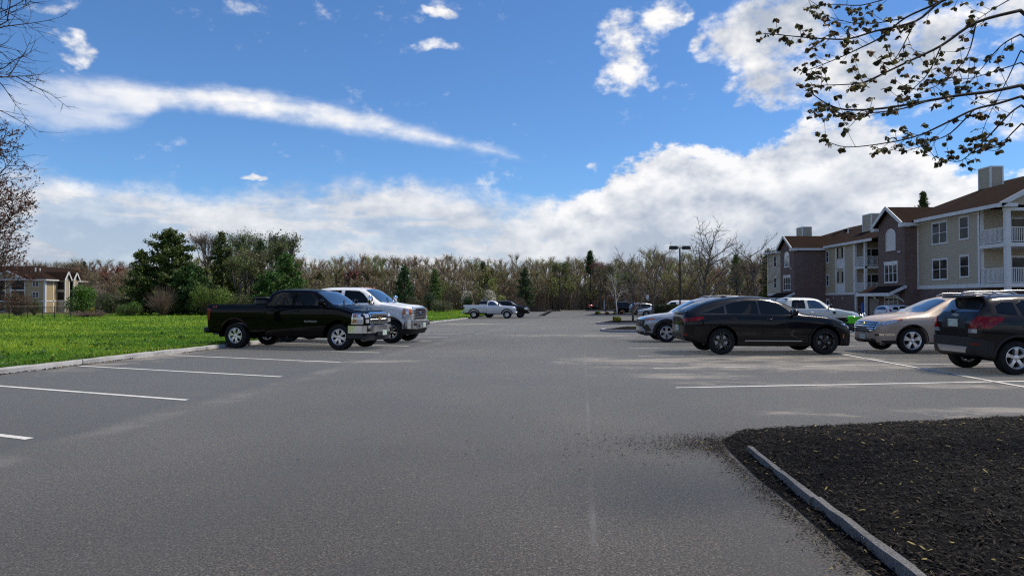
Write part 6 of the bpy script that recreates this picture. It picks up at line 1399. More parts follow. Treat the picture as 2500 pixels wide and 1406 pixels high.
    B.wall((XC, 94.6), (XC, 87.7), z0, bb - .12, M_BRICK); B.wall((XC, 94.6), (XC, 87.7), bb + .12, 7.95, M_SIDING, lap=.22); B.trim((XC, 94.7), (XC, 87.7), bb - .12, bb + .12, .06, 'band'); B.trim((XC, 94.75), (XC, 94.5), bb + .12, 7.95, .05, 'corner_board'); B.wall((50, 94.6), (XC, 94.6), z0, 7.95, M_SIDING)
    for zd in (bb, bb + 2.85): B.window((XC, 92.0), D, .95, zd + .85, zd + 2.35, 1); B.window((XC, 89.2), D, .8, zd + .85, zd + 2.35, 1)
    e2 = 8.05; q0, q1, qz = (45.5, 73.0), (45.5, 92.0), 11.3
    B.roof([[(38.0, 90, e2), (38.0, 71.5, e2), (q0[0], q0[1], qz), (q1[0], q1[1], qz)], [(38.0, 71.5, e2), (52, 70.5, e2), (q0[0], q0[1], qz)], [(52, 70.5, e2), (52, 95.2, e2), (q1[0], q1[1], qz), (q0[0], q0[1], qz)], [(52, 95.2, e2), (35.1, 95.2, e2), (q1[0], q1[1], qz)], [(35.1, 95.2, e2), (35.1, 87.5, e2), (40.5, 89.0, 9.4), (q1[0], q1[1], qz)]])
    B.fascia((37.97, 83.2, e2 + .02), (37.97, 72.0, e2 + .02), .28, .06); B.fascia((35.07, 95.2, e2 + .02), (35.07, 88.1, e2 + .02), .28, .06)
    chimney(41.4, 42.7, 78.5, 80.4, 9.2, 11.4); chimney(39.2, 40.4, 92.0, 93.8, 9.0, 11.3)
    for (vx, vy, vz) in ((43.0, 83, 10.2), (43.4, 80, 10.4), (42.4, 86, 9.9)): mb = MB(); mb.tube([(vx, vy, vz - .3), (vx, vy, vz + .5)], .09, 8); B.put(mb, 'vent_pipe', M_TRIM)
    mb = MB(); mb.rbox((43.5, 88.5, 10.6), .9, .9, .35, 3, 5); B.put(mb, 'roof_vent', M_METAL)
    # hanging blue banner by the middle post
    B.box(XB - .1, XB + .0, 74.6, 74.95, -.1, 1.2, 'banner', mat('blue_cloth', (0.03, 0.10, 0.42), .7))
right_building()

def left_building():
    B = Bld('apartment_building', 'tan three storey apartment building far beyond the lawn fence', (-124, 180, -1.7)); z0, e, XR, YF = -2.2, 6.95, -122.4, 179.0; D = (1, 0); R = (0, 1)
    B.wall((-170, YF), (XR, YF), z0, 1.1, M_TAN, lap=.25); B.wall((-170, YF), (XR, YF), 1.4, e, M_TAN, lap=.25); B.trim((-170, YF), (XR + .1, YF), 1.1, 1.4, .08, 'band'); B.wall((XR, YF), (XR, 214), z0, 1.1, M_TAN); B.wall((XR, YF), (XR, 214), 1.4, e, M_TAN, lap=.25); B.trim((XR, YF), (XR, 214), 1.1, 1.4, .08, 'band')
    B.trim((XR - .35, YF), (XR + .1, YF), z0, e, .09, 'corner_board'); B.trim((XR, YF - .08), (XR, YF + .4), z0, e, .09, 'corner_board'); B.trim((XR, 182.0), (XR, 182.35), z0, e, .08, 'corner_board')
    for zd in (-1.35, 1.5, 4.4): B.window((-124.9, YF), D, 1.7, zd + .7, zd + 2.1, 2); B.window((-139.2, YF), D, 1.6, zd + .7, zd + 2.1, 2)
    # balconies under pediments
    for (x0, x1) in ((-136.4, -127.6), (-150.5, -141.8)):
        xm = (x0 + x1) / 2
        for zd in (-1.5, 1.25, 4.05):
            for (a, b) in ((x0 + .2, xm - .9), (xm + .9, x1 - .2)):
                B.box(a, b, YF - .06, YF + .03, zd + .25, zd + 2.55, 'balcony_shade_panel', M_METAL); B.railing((a, YF - .1), (b, YF - .1), zd + .25, .9, .25, M_METAL); B.box(a - .15, b + .15, YF - .25, YF + .02, zd, zd + .24, 'deck', M_TRIM)  # dark slabs on the flat wall paint the shaded depth of the balconies
        for px in (x0, xm - .7, xm + .7, x1): B.box(px - .12, px + .12, YF - .2, YF + .02, z0, e, 'post', M_TRIM)
        mb = MB(); mb.poly([(x0, YF - .3, e), (x1, YF - .3, e), (xm, YF - .3, e + 2.0)]); B.put(mb, 'gable', M_SIDING)
        B.roof([[(x0 - .5, YF - .7, e - .1), (xm, YF - .7, e + 2.2), (xm, YF + 6, e + 2.2), (x0 - .5, YF + 6, e - .1)], [(xm, YF - .7, e + 2.2), (x1 + .5, YF - .7, e - .1), (x1 + .5, YF + 6, e - .1), (xm, YF + 6, e + 2.2)]], 'gable_roof')
        B.fascia((x0 - .6, YF - .74, e + .05), (xm, YF - .74, e + 2.35), .42, .1, 'rake_board'); B.fascia((x1 + .6, YF - .74, e + .05), (xm, YF - .74, e + 2.35), .42, .1, 'rake_board'); B.trim((x0 - .4, YF - .3), (x1 + .4, YF - .3), e - .15, e + .15, .1, 'beam')
    r = 10.9; B.roof([[(-171, YF - .6, e), (XR + .6, YF - .6, e), (-131, 188, r), (-160, 188, r)], [(XR + .6, YF - .6, e), (XR + .6, 215, e), (-131, 206, r), (-131, 188, r)], [(XR + .6, 215, e), (-171, 215, e), (-160, 206, r), (-131, 206, r)], [(-171, 215, e), (-171, YF - .6, e), (-160, 188, r), (-160, 206, r)], [(-160, 188, r), (-131, 188, r), (-131, 206, r), (-160, 206, r)]])
    B.fascia((-171, YF - .64, e + .05), (XR + .62, YF - .64, e + .05), .35, .08); B.fascia((XR + .64, YF - .6, e + .05), (XR + .64, 215, e + .05), .35, .08)
    # gabled bays along the receding side
    for (ya, yb, ap) in ((183.9, 185.9, 9.0), (187.5, 189.4, 8.9), (204, 206, 8.8)):
        ym = (ya + yb) / 2; X = XR + 1.9
        B.wall((X, ya), (X, yb), z0, e, M_SIDING, lap=.25); B.wall((XR, ya), (X, ya), z0, e, M_SIDING, 'return_wall', lap=.25); mb = MB(); mb.poly([(X, ya, e), (X, yb, e), (X, ym, ap)]); B.put(mb, 'gable', M_SIDING)
        B.roof([[(X + .4, ya - .4, e), (X + .4, ym, ap + .15), (X - 9, ym, ap + .15), (X - 9, ya - .4, e)], [(X + .4, ym, ap + .15), (X + .4, yb + .4, e), (X - 9, yb + .4, e), (X - 9, ym, ap + .15)]], 'gable_roof')
        for y in (ya - .45, yb + .45): B.fascia((X + .44, y, e + .1), (X + .44, ym, ap + .3), .40, .1, 'rake_board')
        B.trim((X, ya), (X, ya + .3), z0, e, .08, 'corner_board'); B.trim((X, yb - .3), (X, yb), z0, e, .08, 'corner_board'); B.trim((XR, ya), (X, ya), 1.1, 1.4, .08, 'band')
        for zd in (1.5, 4.3): B.box(XR + .1, X - .2, ya - .05, ya + .02, zd + .1, zd + 2.2, 'balcony_shade_panel', M_METAL); B.railing((XR + .1, ya - .08), (X, ya - .08), zd + .1, .9, .25, M_METAL)  # dark slab on the bay wall in place of balcony shade
    for (vx, vy, vz) in ((-128.5, 184, 9.6), (-127.3, 184, 9.4)): mb = MB(); mb.tube([(vx, vy, vz - .6), (vx, vy, vz + .7)], .18, 8); B.put(mb, 'vent_pipe', M_TRIM)
left_building()

# ------------------------------------------------------------------ fence, lamps, sign, play frame, piles
def fence():
    root = empty('chain_link_fence', (0, 0, 0)); tag(root, 'black chain link fence at the far left edge of the lawn', 'fence')
    P = []
    for px, Y in ((-130, 62), (-75, 64), (-30, 65), (23, 66), (68, 67.5), (105, 68.7), (134, 69.7), (173, 71)): X = (px - 1250) / FPX * Y; P.append(Vector((X, Y, gz(X, Y) + .08)))
    H = 1.25
    for p in P: mb = MB(); mb.tube([p, p + Vector((0, 0, H + .05))], .035, 6); mb.build('post', M_METAL, root)
    for a, b in zip(P[:-1], P[1:]):
        mb = MB(); u = Vector((0, 0, H)); mb.tube([a + u, b + u], .025, 5); mb.build('top_rail', M_METAL, root)
        mb = MB(); L = (b - a).length; d = (b - a) / L; s = .11; n = int((L + H) / s)
        for i in range(n):
            for sg in (1, -1):
                x0 = i * s - (H if sg == 1 else 0); q = []
                for t in (0, H):
                    q.append((x0 + (t if sg == 1 else H - t) , t))
                (xa, za), (xb, zb_) = q
                def clip(xa, za, xb, zb_):
                    if xa == xb: return None
                    lo, hi = max(min(xa, xb), 0), min(max(xa, xb), L)
                    if hi - lo < .05: return None
                    f = lambda x: za + (zb_ - za) * (x - xa) / (xb - xa)
                    return (lo, f(lo), hi, f(hi))
                c = clip(xa, za, xb, zb_)
                if c:
                    p, r = a + d * c[0] + Vector((0, 0, c[1])), a + d * c[2] + Vector((0, 0, c[3])); w_ = Vector((0, 0, .009)); mb.poly([p - w_, r - w_, r + w_, p + w_])
        mb.build('wire_mesh', M_METAL, root)['kind'] = 'stuff'
fence()
def lamp_post(label, X, Y, H, k=1.0):
    root = empty('lamp_post', (X, Y, gz(X, Y))); tag(root, label, 'lamp post')
    b = MB(); b.lathe([(.001, .5), (.22, .5), (.24, .45), (.24, -.3)], 16, axis='z'); b.build('base', mat('concrete', rough=.9, fn=varied((.30, .29, .27), (.40, .39, .37), 4)), root, angle=40)
    p = MB(); w_ = .06 * k; p.hexa([(-w_, -w_, .5), (w_, -w_, .5), (w_, w_, .5), (-w_, w_, .5), (-w_ * .9, -w_ * .9, H), (w_ * .9, -w_ * .9, H), (w_ * .9, w_ * .9, H), (-w_ * .9, w_ * .9, H)]); p.build('pole', M_METAL, root)
    for sd in (-1, 1):
        a = MB(); a.bar((sd * .02, 0, H + .06), (sd * .24, 0, H + .06), .08, .08); a.build('arm', M_METAL, root)
        h = MB(); x0, x1 = sorted((sd * .22, sd * .92)); h.hexa([(x0, -.26, H - .10), (x1, -.26, H - .10), (x1, .26, H - .10), (x0, .26, H - .10), (x0 + .03, -.2, H + .20), (x1 - .03, -.2, H + .20), (x1 - .03, .2, H + .20), (x0 + .03, .2, H + .20)]); o = h.build('lamp_head', M_METAL, root)
        l = MB(); l.box(x0 + .06, x1 - .06, -.2, .2, H - .115, H - .103); l.build('lens', mat('lamp_glass', (.5, .5, .48), .3), o)
lamp_post('dark double headed lamp post behind the silver crossover', 14.76, 60.0, 6.45)
lamp_post('small far lamp post against the brown woods', 40.5, 123.0, 5.4, 1.4)
def small_things():
    X, Y = (1581 - 1250) / FPX * 92, 92; z = gz(X, Y); r = empty('parking_sign', (X, Y, z)); tag(r, 'white sign on a thin post above the navy crossover', 'sign')
    p = MB(); p.tube([(0, 0, 0), (0, 0, 2.7)], .03, 6); p.build('post', M_METAL, r); b = MB(); b.box(-.16, .16, -.05, -.034, 1.95, 2.75); b.build('panel', mat('sign_white', (.75, .75, .75), .4), r)
    # swing frame
    RB = mat('red_brown_paint', (.26, .07, .04), .6); X, Y = (1467 - 1250) / FPX * 131, 131.0; z = gz(X, Y) + .1; r = empty('swing_frame', (X, Y, z)); tag(r, 'red topped swing frame in front of the woods', 'swing')
    m = MB(); m.bar((-.2, 0, 2.25), (5.2, 0, 2.25), .14, .16); m.build('top_beam', RB, r)
    for x in (.6, 4.6):
        for s in (-.7, .7): m = MB(); m.tube([(x, 0, 2.2), (x, s, 0)], .045, 6); m.build('leg', M_SILVTRIM, r)
    for x in (1.7, 3.4):
        for d in (-.22, .22): m = MB(); m.tube([(x + d, 0, 2.2), (x + d, 0, .5)], .012, 4); m.build('chain', M_METAL, r)
        m = MB(); m.box(x - .25, x + .25, -.08, .08, .46, .5); m.build('seat', M_PLASTIC, r)
    X, Y = (1448 - 1250) / FPX * 127.5, 127.5; z = gz(X, Y) + .28; r = empty('ride_on_tractor', (X, Y, z), rad(200)); tag(r, 'small red tractor standing on the far island', 'tractor')
    RD = mat('tractor_red', (.34, .045, .03), .45, coat=.5); m = MB(); m.rbox((.55, 0, .62), 1.0, .55, .45, 4, 4); m.build('hood', RD, r, smooth=True)
    m = MB(); m.rbox((-.35, 0, .7), .5, .75, .12, 3, 4); m.rbox((-.58, 0, .95), .12, .6, .5, 3, 4); m.build('seat', M_PLASTIC, r, smooth=True)
    for (x, y, rr) in ((-.4, .5, .42), (-.4, -.5, .42), (.85, .42, .26), (.85, -.42, .26)): m = MB(); m.lathe([(.001, -.1), (rr - .04, -.12), (rr, -.08), (rr, .08), (rr - .04, .12), (.001, .1)], 18, c=(x, y, rr)); m.build('wheel', M_TYRE, r, smooth=True)
    for s in (-.45, .45): m = MB(); m.tube([(-.6, s, .6), (-.6, s, 1.55), (-.55, s, 1.6)], .035, 6); m.build('roll_bar', RD, r)
    # mounds of black mulch
    def mound(label, px0, px1, Y, h):
        X0, X1 = (px0 - 1250) / FPX * Y, (px1 - 1250) / FPX * Y; cx = (X0 + X1) / 2; R = (X1 - X0) / 2; V = []; F = []; k, n = 9, 26
        for i in range(k + 1):
            for j in range(n):
                a = 2 * math.pi * j / n; q = i / k; rr = R * (1 - q) * (1 + .07 * math.sin(3 * a + 1) + RND.uniform(-.03, .03)); z_ = h * (q if q < .8 else .8 + (q - .8) * .6) + RND.uniform(-.03, .03) * (i > 0)
                V.append((cx + rr * math.cos(a), Y + rr * .7 * math.sin(a), gz(cx, Y) + z_ - (.05 if i == 0 else 0)))
        for i in range(k):
            for j in range(n): F.append((i * n + j, i * n + (j + 1) % n, (i + 1) * n + (j + 1) % n, (i + 1) * n + j))
        o = np_mesh('mulch_pile', np.array(V), np.array(F), M_MULCH, smooth=True); tag(o, label, 'mulch pile')
    mound('tall heap of black mulch dumped by the woods', 1289, 1336, 121, 1.05); mound('low spread of black mulch right of the tall heap', 1344, 1371, 125, .3)
    strip('spilled_mulch_trail', gp(1322, 771)[:2], gp(1346, 759)[:2], .8, M_MULCH, lot, zoff=.01)
small_things()
# ------------------------------------------------------------------ vegetation
def barkmat(c1, c2, sc=6): return varied(c1, c2, sc, .6, 25)
M_BARK = mat('grey_bark', rough=.95, spec=.15, fn=barkmat((.075, .062, .052), (.15, .13, .115)))
M_BARKD = mat('dark_bark', rough=.95, spec=.15, fn=barkmat((.030, .024, .021), (.065, .054, .046)))
M_BIRCH = mat('birch_bark', rough=.8, spec=.2, fn=barkmat((.55, .53, .50), (.28, .26, .24), 9))
M_LEAF = mat('leaf', rough=.55, spec=.3, fn=tinted(.35))
M_NEEDLE = mat('needle', rough=.6, spec=.25, fn=tinted(.15))
M_TWIG = mat('twig', rough=.9, spec=.1, fn=tinted())
def frame_of(D):
    """two unit vectors across each direction in D (n,3)"""
    D = D / np.maximum(np.linalg.norm(D, axis=1, keepdims=True), 1e-9); h = np.where(np.abs(D[:, 2:3]) < .9, np.array([[0, 0, 1.0]]), np.array([[1.0, 0, 0]]))
    U = np.cross(D, h); U /= np.linalg.norm(U, axis=1, keepdims=True); return D, U, np.cross(D, U)
def rand_dirs(r, n, up=0.0):
    d = r.normal(size=(n, 3)); d[:, 2] += up; return d / np.linalg.norm(d, axis=1, keepdims=True)
class Quads:
    """gathers leaf faces (n,4,3) with one colour each"""
    def __init__(s): s.V = []; s.T = []
    def leaves(s, C, size, r, tint, aspect=.6, N=None, var=.25, flat=0.0):
        n = len(C); D = rand_dirs(r, n) if N is None else N
        D, U, W = frame_of(D); a = r.uniform(0, 2 * math.pi, n)[:, None]; A = U * np.cos(a) + W * np.sin(a); B = -U * np.sin(a) + W * np.cos(a)
        l = (size * r.uniform(.6, 1.3, n))[:, None]; w = l * aspect
        s.V.append(np.stack([C - A * l * .5, C + B * w * .5 + A * l * .05, C + A * l * .5, C - B * w * .5 + A * l * .05], 1))
        t = np.asarray(tint, float); t = np.broadcast_to(t, (n, 3)) * (1 + var * r.uniform(-1, 1, (n, 1))); s.T.append(np.repeat(t[:, None, :], 4, 1))
    def blades(s, P, Q, w, tint, var=.2, r=rng):
        """slim tapering blades from P to Q"""
        D, U, W = frame_of(Q - P); a = r.uniform(0, math.pi, len(P))[:, None]; A = U * np.cos(a) + W * np.sin(a); w = np.broadcast_to(np.asarray(w, float).reshape(-1, 1), (len(P), 1))
        s.V.append(np.stack([P - A * w * .5, P + A * w * .5, Q + A * w * .12, Q - A * w * .12], 1)); t = np.broadcast_to(np.asarray(tint, float), (len(P), 3)) * (1 + var * r.uniform(-1, 1, (len(P), 1))); s.T.append(np.repeat(t[:, None, :], 4, 1))
    def build(s, name, m, parent=None, origin=(0, 0, 0)):
        V = np.concatenate(s.V).reshape(-1, 3) - np.asarray(origin); T = np.clip(np.concatenate(s.T).reshape(-1, 3), 0, 1); return np_mesh(name, V, np.arange(len(V)).reshape(-1, 4), m, parent, tint=T)

def grow(r, base, d0, L, R, P):
    """branch skeleton: list of (points, radii, level)"""
    out = []
    def rec(p, d, L, R, lv):
        n = P['seg'][lv]; pts = [p.copy()]; rad_ = [R]; d = d.normalized(); tip = P.get('tip', .25)
        for i in range(n):
            d = (d + Vector(r.normal(0, P['wig'][lv], 3)) + Vector((0, 0, P['trop'][lv]))).normalized(); p = p + d * (L / n); pts.append(p.copy()); rad_.append(R * (1 - (1 - tip) * (i + 1) / n))
        out.append((pts, rad_, lv))
        if lv + 1 >= P['levels']: return
        k = P['nch'][lv]; k = max(1, int(round(k * r.uniform(.8, 1.2))))
        for j in range(k):
            f = P['start'][lv] + (1 - P['start'][lv]) * (j + r.uniform(.1, .9)) / k; x = f * n; i = min(int(x), n - 1); q = pts[i].lerp(pts[i + 1], x - i)
            ax = (pts[i + 1] - pts[i]).normalized(); az = j * 2.4 + r.uniform(-.5, .5); u = ax.orthogonal().normalized(); v = ax.cross(u); a = rad(P['ang'][lv] * r.uniform(.75, 1.25))
            dd = ax * math.cos(a) + (u * math.cos(az) + v * math.sin(az)) * math.sin(a)
            rec(q, dd, L * P['lr'][lv] * r.uniform(.7, 1.2) * (1 - P.get('shrink', .45) * (f - P['start'][lv])), max(R * P['rr'][lv] * (1 - .4 * f), P.get('rmin', .004)), lv + 1)
    rec(Vector(base), Vector(d0), L, R, 0)
    return out
def wood(br, m, root, origin, lo=0, hi=9, name='trunk', sides=(8, 5, 4, 3, 3)):
    mb = MB()
    for pts, rr, lv in br:
        if lo <= lv <= hi: mb.tube([p - Vector(origin) for p in pts], rr, sides[lv], cap=lv == 0)
    return mb.build(name, m, root, smooth=True) if mb.v else None
def tips(br, lvmin, k, r):
    P = []
    for pts, rr, lv in br:
        if lv >= lvmin:
            for _ in range(k): x = r.uniform(.25, 1) * (len(pts) - 1); i = min(int(x), len(pts) - 2); P.append(pts[i].lerp(pts[i + 1], x - i)[:])
    return np.array(P)
def gnd(X, Y): return (X, Y, gz(X, Y))
def pxX(px, Y): return (px - 1250) / FPX * Y
def topz(py, Y): return EYE + (HZ - py) / FPX * Y

# --- evergreens
def pine(name, label, px, Y, ytop, wpx, tint=(.029, .045, .014), seed=1, base_frac=.08, dens=1.0, group=None, ragged=.25, size=.42, lift=.0):
    r = np.random.default_rng(seed); X = pxX(px, Y); z0 = gz(X, Y); H = topz(ytop, Y) - z0; W = wpx / FPX * Y / 2
    root = empty(name, (X, Y, z0)); tag(root, label, 'tree', group)
    mb = MB(); mb.tube([(0, 0, -.2), (.05, .03, H * .5), (0, 0, H * .97)], [.035 * H * .4 + .05, .018 * H * .4 + .03, .02], 7); mb.build('trunk', M_BARKD, root, smooth=True)
    q = Quads(); limbs = MB(); nb = int(46 * dens + H * 2)
    for i in range(nb):
        f = base_frac + (1 - base_frac) * (i + r.uniform(0, 1)) / nb; az = i * 2.4 + r.uniform(-.4, .4); env = (1 - f) ** .62 * (1 - .5 * max(0, .22 - f) / .22) + .06
        L = W * env * r.uniform(1 - ragged * 1.6, 1 + ragged * .6); zb = f * H; d = Vector((math.cos(az), math.sin(az), lift + .25 * f + r.uniform(-.12, .15)))
        p0 = Vector((0, 0, zb)); p1 = p0 + d * L; p1.z += .06 * L; limbs.tube([p0, p0.lerp(p1, .5) - Vector((0, 0, .05 * L)), p1], [.05 * L / 3 + .01, .02, .008], 4)
        k = int((5 + L * 5) * dens); t = r.uniform(.22, 1.05, k) ** .8; C = np.array(p0)[None] + (np.array(p1) - np.array(p0))[None] * t[:, None]
        C = C + r.normal(0, 1, (k, 3)) * np.array([.26, .26, .13]) * (.35 + .16 * L); m_ = 6
        CC = np.repeat(C, m_, 0) + r.normal(0, .15, (k * m_, 3)); up = rand_dirs(r, k * m_, .5); brightness = (.75 + .5 * r.random((k, 1))) * 2.2 ; brightness = np.repeat(brightness, m_, 0)  # random tone for each needle clump
        q.leaves(CC, size * (.8 + .15 * L / 3), r, np.array(tint) * np.array([1.12, 1.0, .72]) * brightness, .42, N=up, var=.3)
    limbs.build('limbs', M_BARKD, root); q.build('crown', M_NEEDLE, root)
    return root
# --- leafing or bare broadleaf trees far off
def broadleaf(name, label, px, Y, ytop, wpx, leaf, nleaf, twig=(.11, .09, .075), seed=1, trunk_h=.25, lsize=.22, bark=None, group=None, shape=1.0, ntw=1.0, tw=.05, cat='tree', spread=.8):
    r = np.random.default_rng(seed); X = pxX(px, Y); z0 = gz(X, Y); H = topz(ytop, Y) - z0; W = wpx / FPX * Y / 2
    root = empty(name, (X, Y, z0)); tag(root, label, cat, group)
    mb = MB(); q = Quads(); zc = H * trunk_h; nl = int(9 + H * .6); ends = []
    mb.tube([(0, 0, -.2), (.04 * H * r.uniform(-.3, .3), 0, H * .5), (0, 0, H * .82)], [.014 * H + .03, .009 * H + .02, .015], 6)
    for i in range(nl):
        az = i * 2.4 + r.uniform(-.4, .4); f = r.uniform(0, 1); zs = zc + (H * .7 - zc) * f; rr = W * spread * (1 - .45 * f) * r.uniform(.55, 1.0); ze = min(zs + (H - zs) * r.uniform(.5, .9), H * .95)
        e = Vector((rr * math.cos(az), rr * math.sin(az), ze)); s0 = Vector((0, 0, zs)); mid = s0.lerp(e, .5) + Vector((rr * .15 * math.cos(az), rr * .15 * math.sin(az), -.05 * H)); mb.tube([s0, mid, e], [.006 * H + .015, .004 * H + .012, .012], 4); ends.append((s0, mid, e))
    mb.build('trunk', bark or M_BARK, root, smooth=True)
    n = int(170 * ntw * shape + 60); idx = r.integers(0, nl, n); t = r.uniform(.3, 1, n); A = np.array([ends[i][1][:] for i in idx]); B = np.array([ends[i][2][:] for i in idx]); P = A + (B - A) * t[:, None]
    out = P.copy(); out[:, 2] = 0; nrm = np.linalg.norm(out, axis=1, keepdims=True); out = out / np.maximum(nrm, .1); D = out * r.uniform(.1, .8, (n, 1)) + r.normal(0, .28, (n, 3)); D[:, 2] = np.abs(D[:, 2]) + r.uniform(.5, 1.1, n); D /= np.linalg.norm(D, axis=1, keepdims=True)
    Ln = (r.uniform(.10, .24, n) * H)[:, None]; Q = P + D * Ln; Q[:, 2] = np.minimum(Q[:, 2], H * r.uniform(.9, 1.0, n)); q.blades(P, Q, tw, twig, .3, r)
    m_ = 3; P2 = np.repeat(P, m_, 0) + np.repeat(Q - P, m_, 0) * r.uniform(.25, .9, (n * m_, 1)); D2 = np.repeat(D, m_, 0) + r.normal(0, .5, (n * m_, 3)); D2 /= np.linalg.norm(D2, axis=1, keepdims=True); Q2 = P2 + D2 * np.repeat(Ln, m_, 0) * r.uniform(.3, .6, (n * m_, 1)); q.blades(P2, Q2, tw * .6, twig, .3, r)
    if nleaf:
        k = int(nleaf); i = r.integers(0, len(P2), k); C = P2[i] + (Q2 - P2)[i] * r.uniform(0, 1.1, (k, 1)) + r.normal(0, .12, (k, 3)); cl = .7 + .6 * r.random((len(P2), 1)); q.leaves(C, lsize, r, np.array(leaf) * cl[i], .65, var=.25)
    q.build('crown', M_LEAF, root); return root
def shrub(name, label, px, Y, ytop, wpx, leaf, n=1600, size=.16, twig=(.10, .08, .065), seed=1, cat='shrub', group=None, ntw=160, base=None, squash=1.0, ybase=None):
    r = np.random.default_rng(seed); X = pxX(px, Y); z0 = gz(X, Y) + (.1 if base is None else base); H = topz(ytop, Y) - z0; W = wpx / FPX * Y / 2
    root = empty(name, (X, Y, z0)); tag(root, label, cat, group); q = Quads()
    st = MB()
    for i in range(7): a = i * .9 + r.uniform(-.3, .3); e = Vector((W * .6 * math.cos(a), W * .6 * math.sin(a), H * r.uniform(.6, .9))); st.tube([(0.05 * math.cos(a), .05 * math.sin(a), -.1), e * .5 + Vector((0, 0, .1 * H)), e], [.02 + .006 * H, .015, .006], 4)
    st.build('stems', M_BARK, root)
    nl = 14; L = rand_dirs(r, nl, .4); L[:, 2] = np.abs(L[:, 2]); Lc = L * np.array([W * .62, W * .62, H * .55]) * r.uniform(.6, 1, (nl, 1)); Lc[:, 2] += H * .22; lr = np.minimum(W, H) * r.uniform(.30, .5, nl)
    i = r.integers(0, nl, n); d = rand_dirs(r, n, .15); C = Lc[i] + d * (lr[i] * r.uniform(.5, 1.1, n) ** .6)[:, None]; C[:, 2] = np.clip(C[:, 2], .03 * H, H * 1.02); sh = .72 + .55 * r.random((nl, 1)); q.leaves(C, size, r, np.array(leaf) * sh[i], .6, N=d + r.normal(0, .5, (n, 3)), var=.3)
    if ntw:
        a = r.uniform(0, 2 * math.pi, ntw); P = np.stack([np.cos(a) * W * .12, np.sin(a) * W * .12, r.uniform(0, .3, ntw) * H], 1); rr = r.uniform(.2, 1, ntw) * W; Q = np.stack([np.cos(a) * rr, np.sin(a) * rr, H * r.uniform(.45, 1.02, ntw) * (1 - .35 * (rr / W) ** 2)], 1); q.blades(P, Q, .03 + .004 * H, twig, .3, r)
    q.build('crown', M_LEAF, root); return root

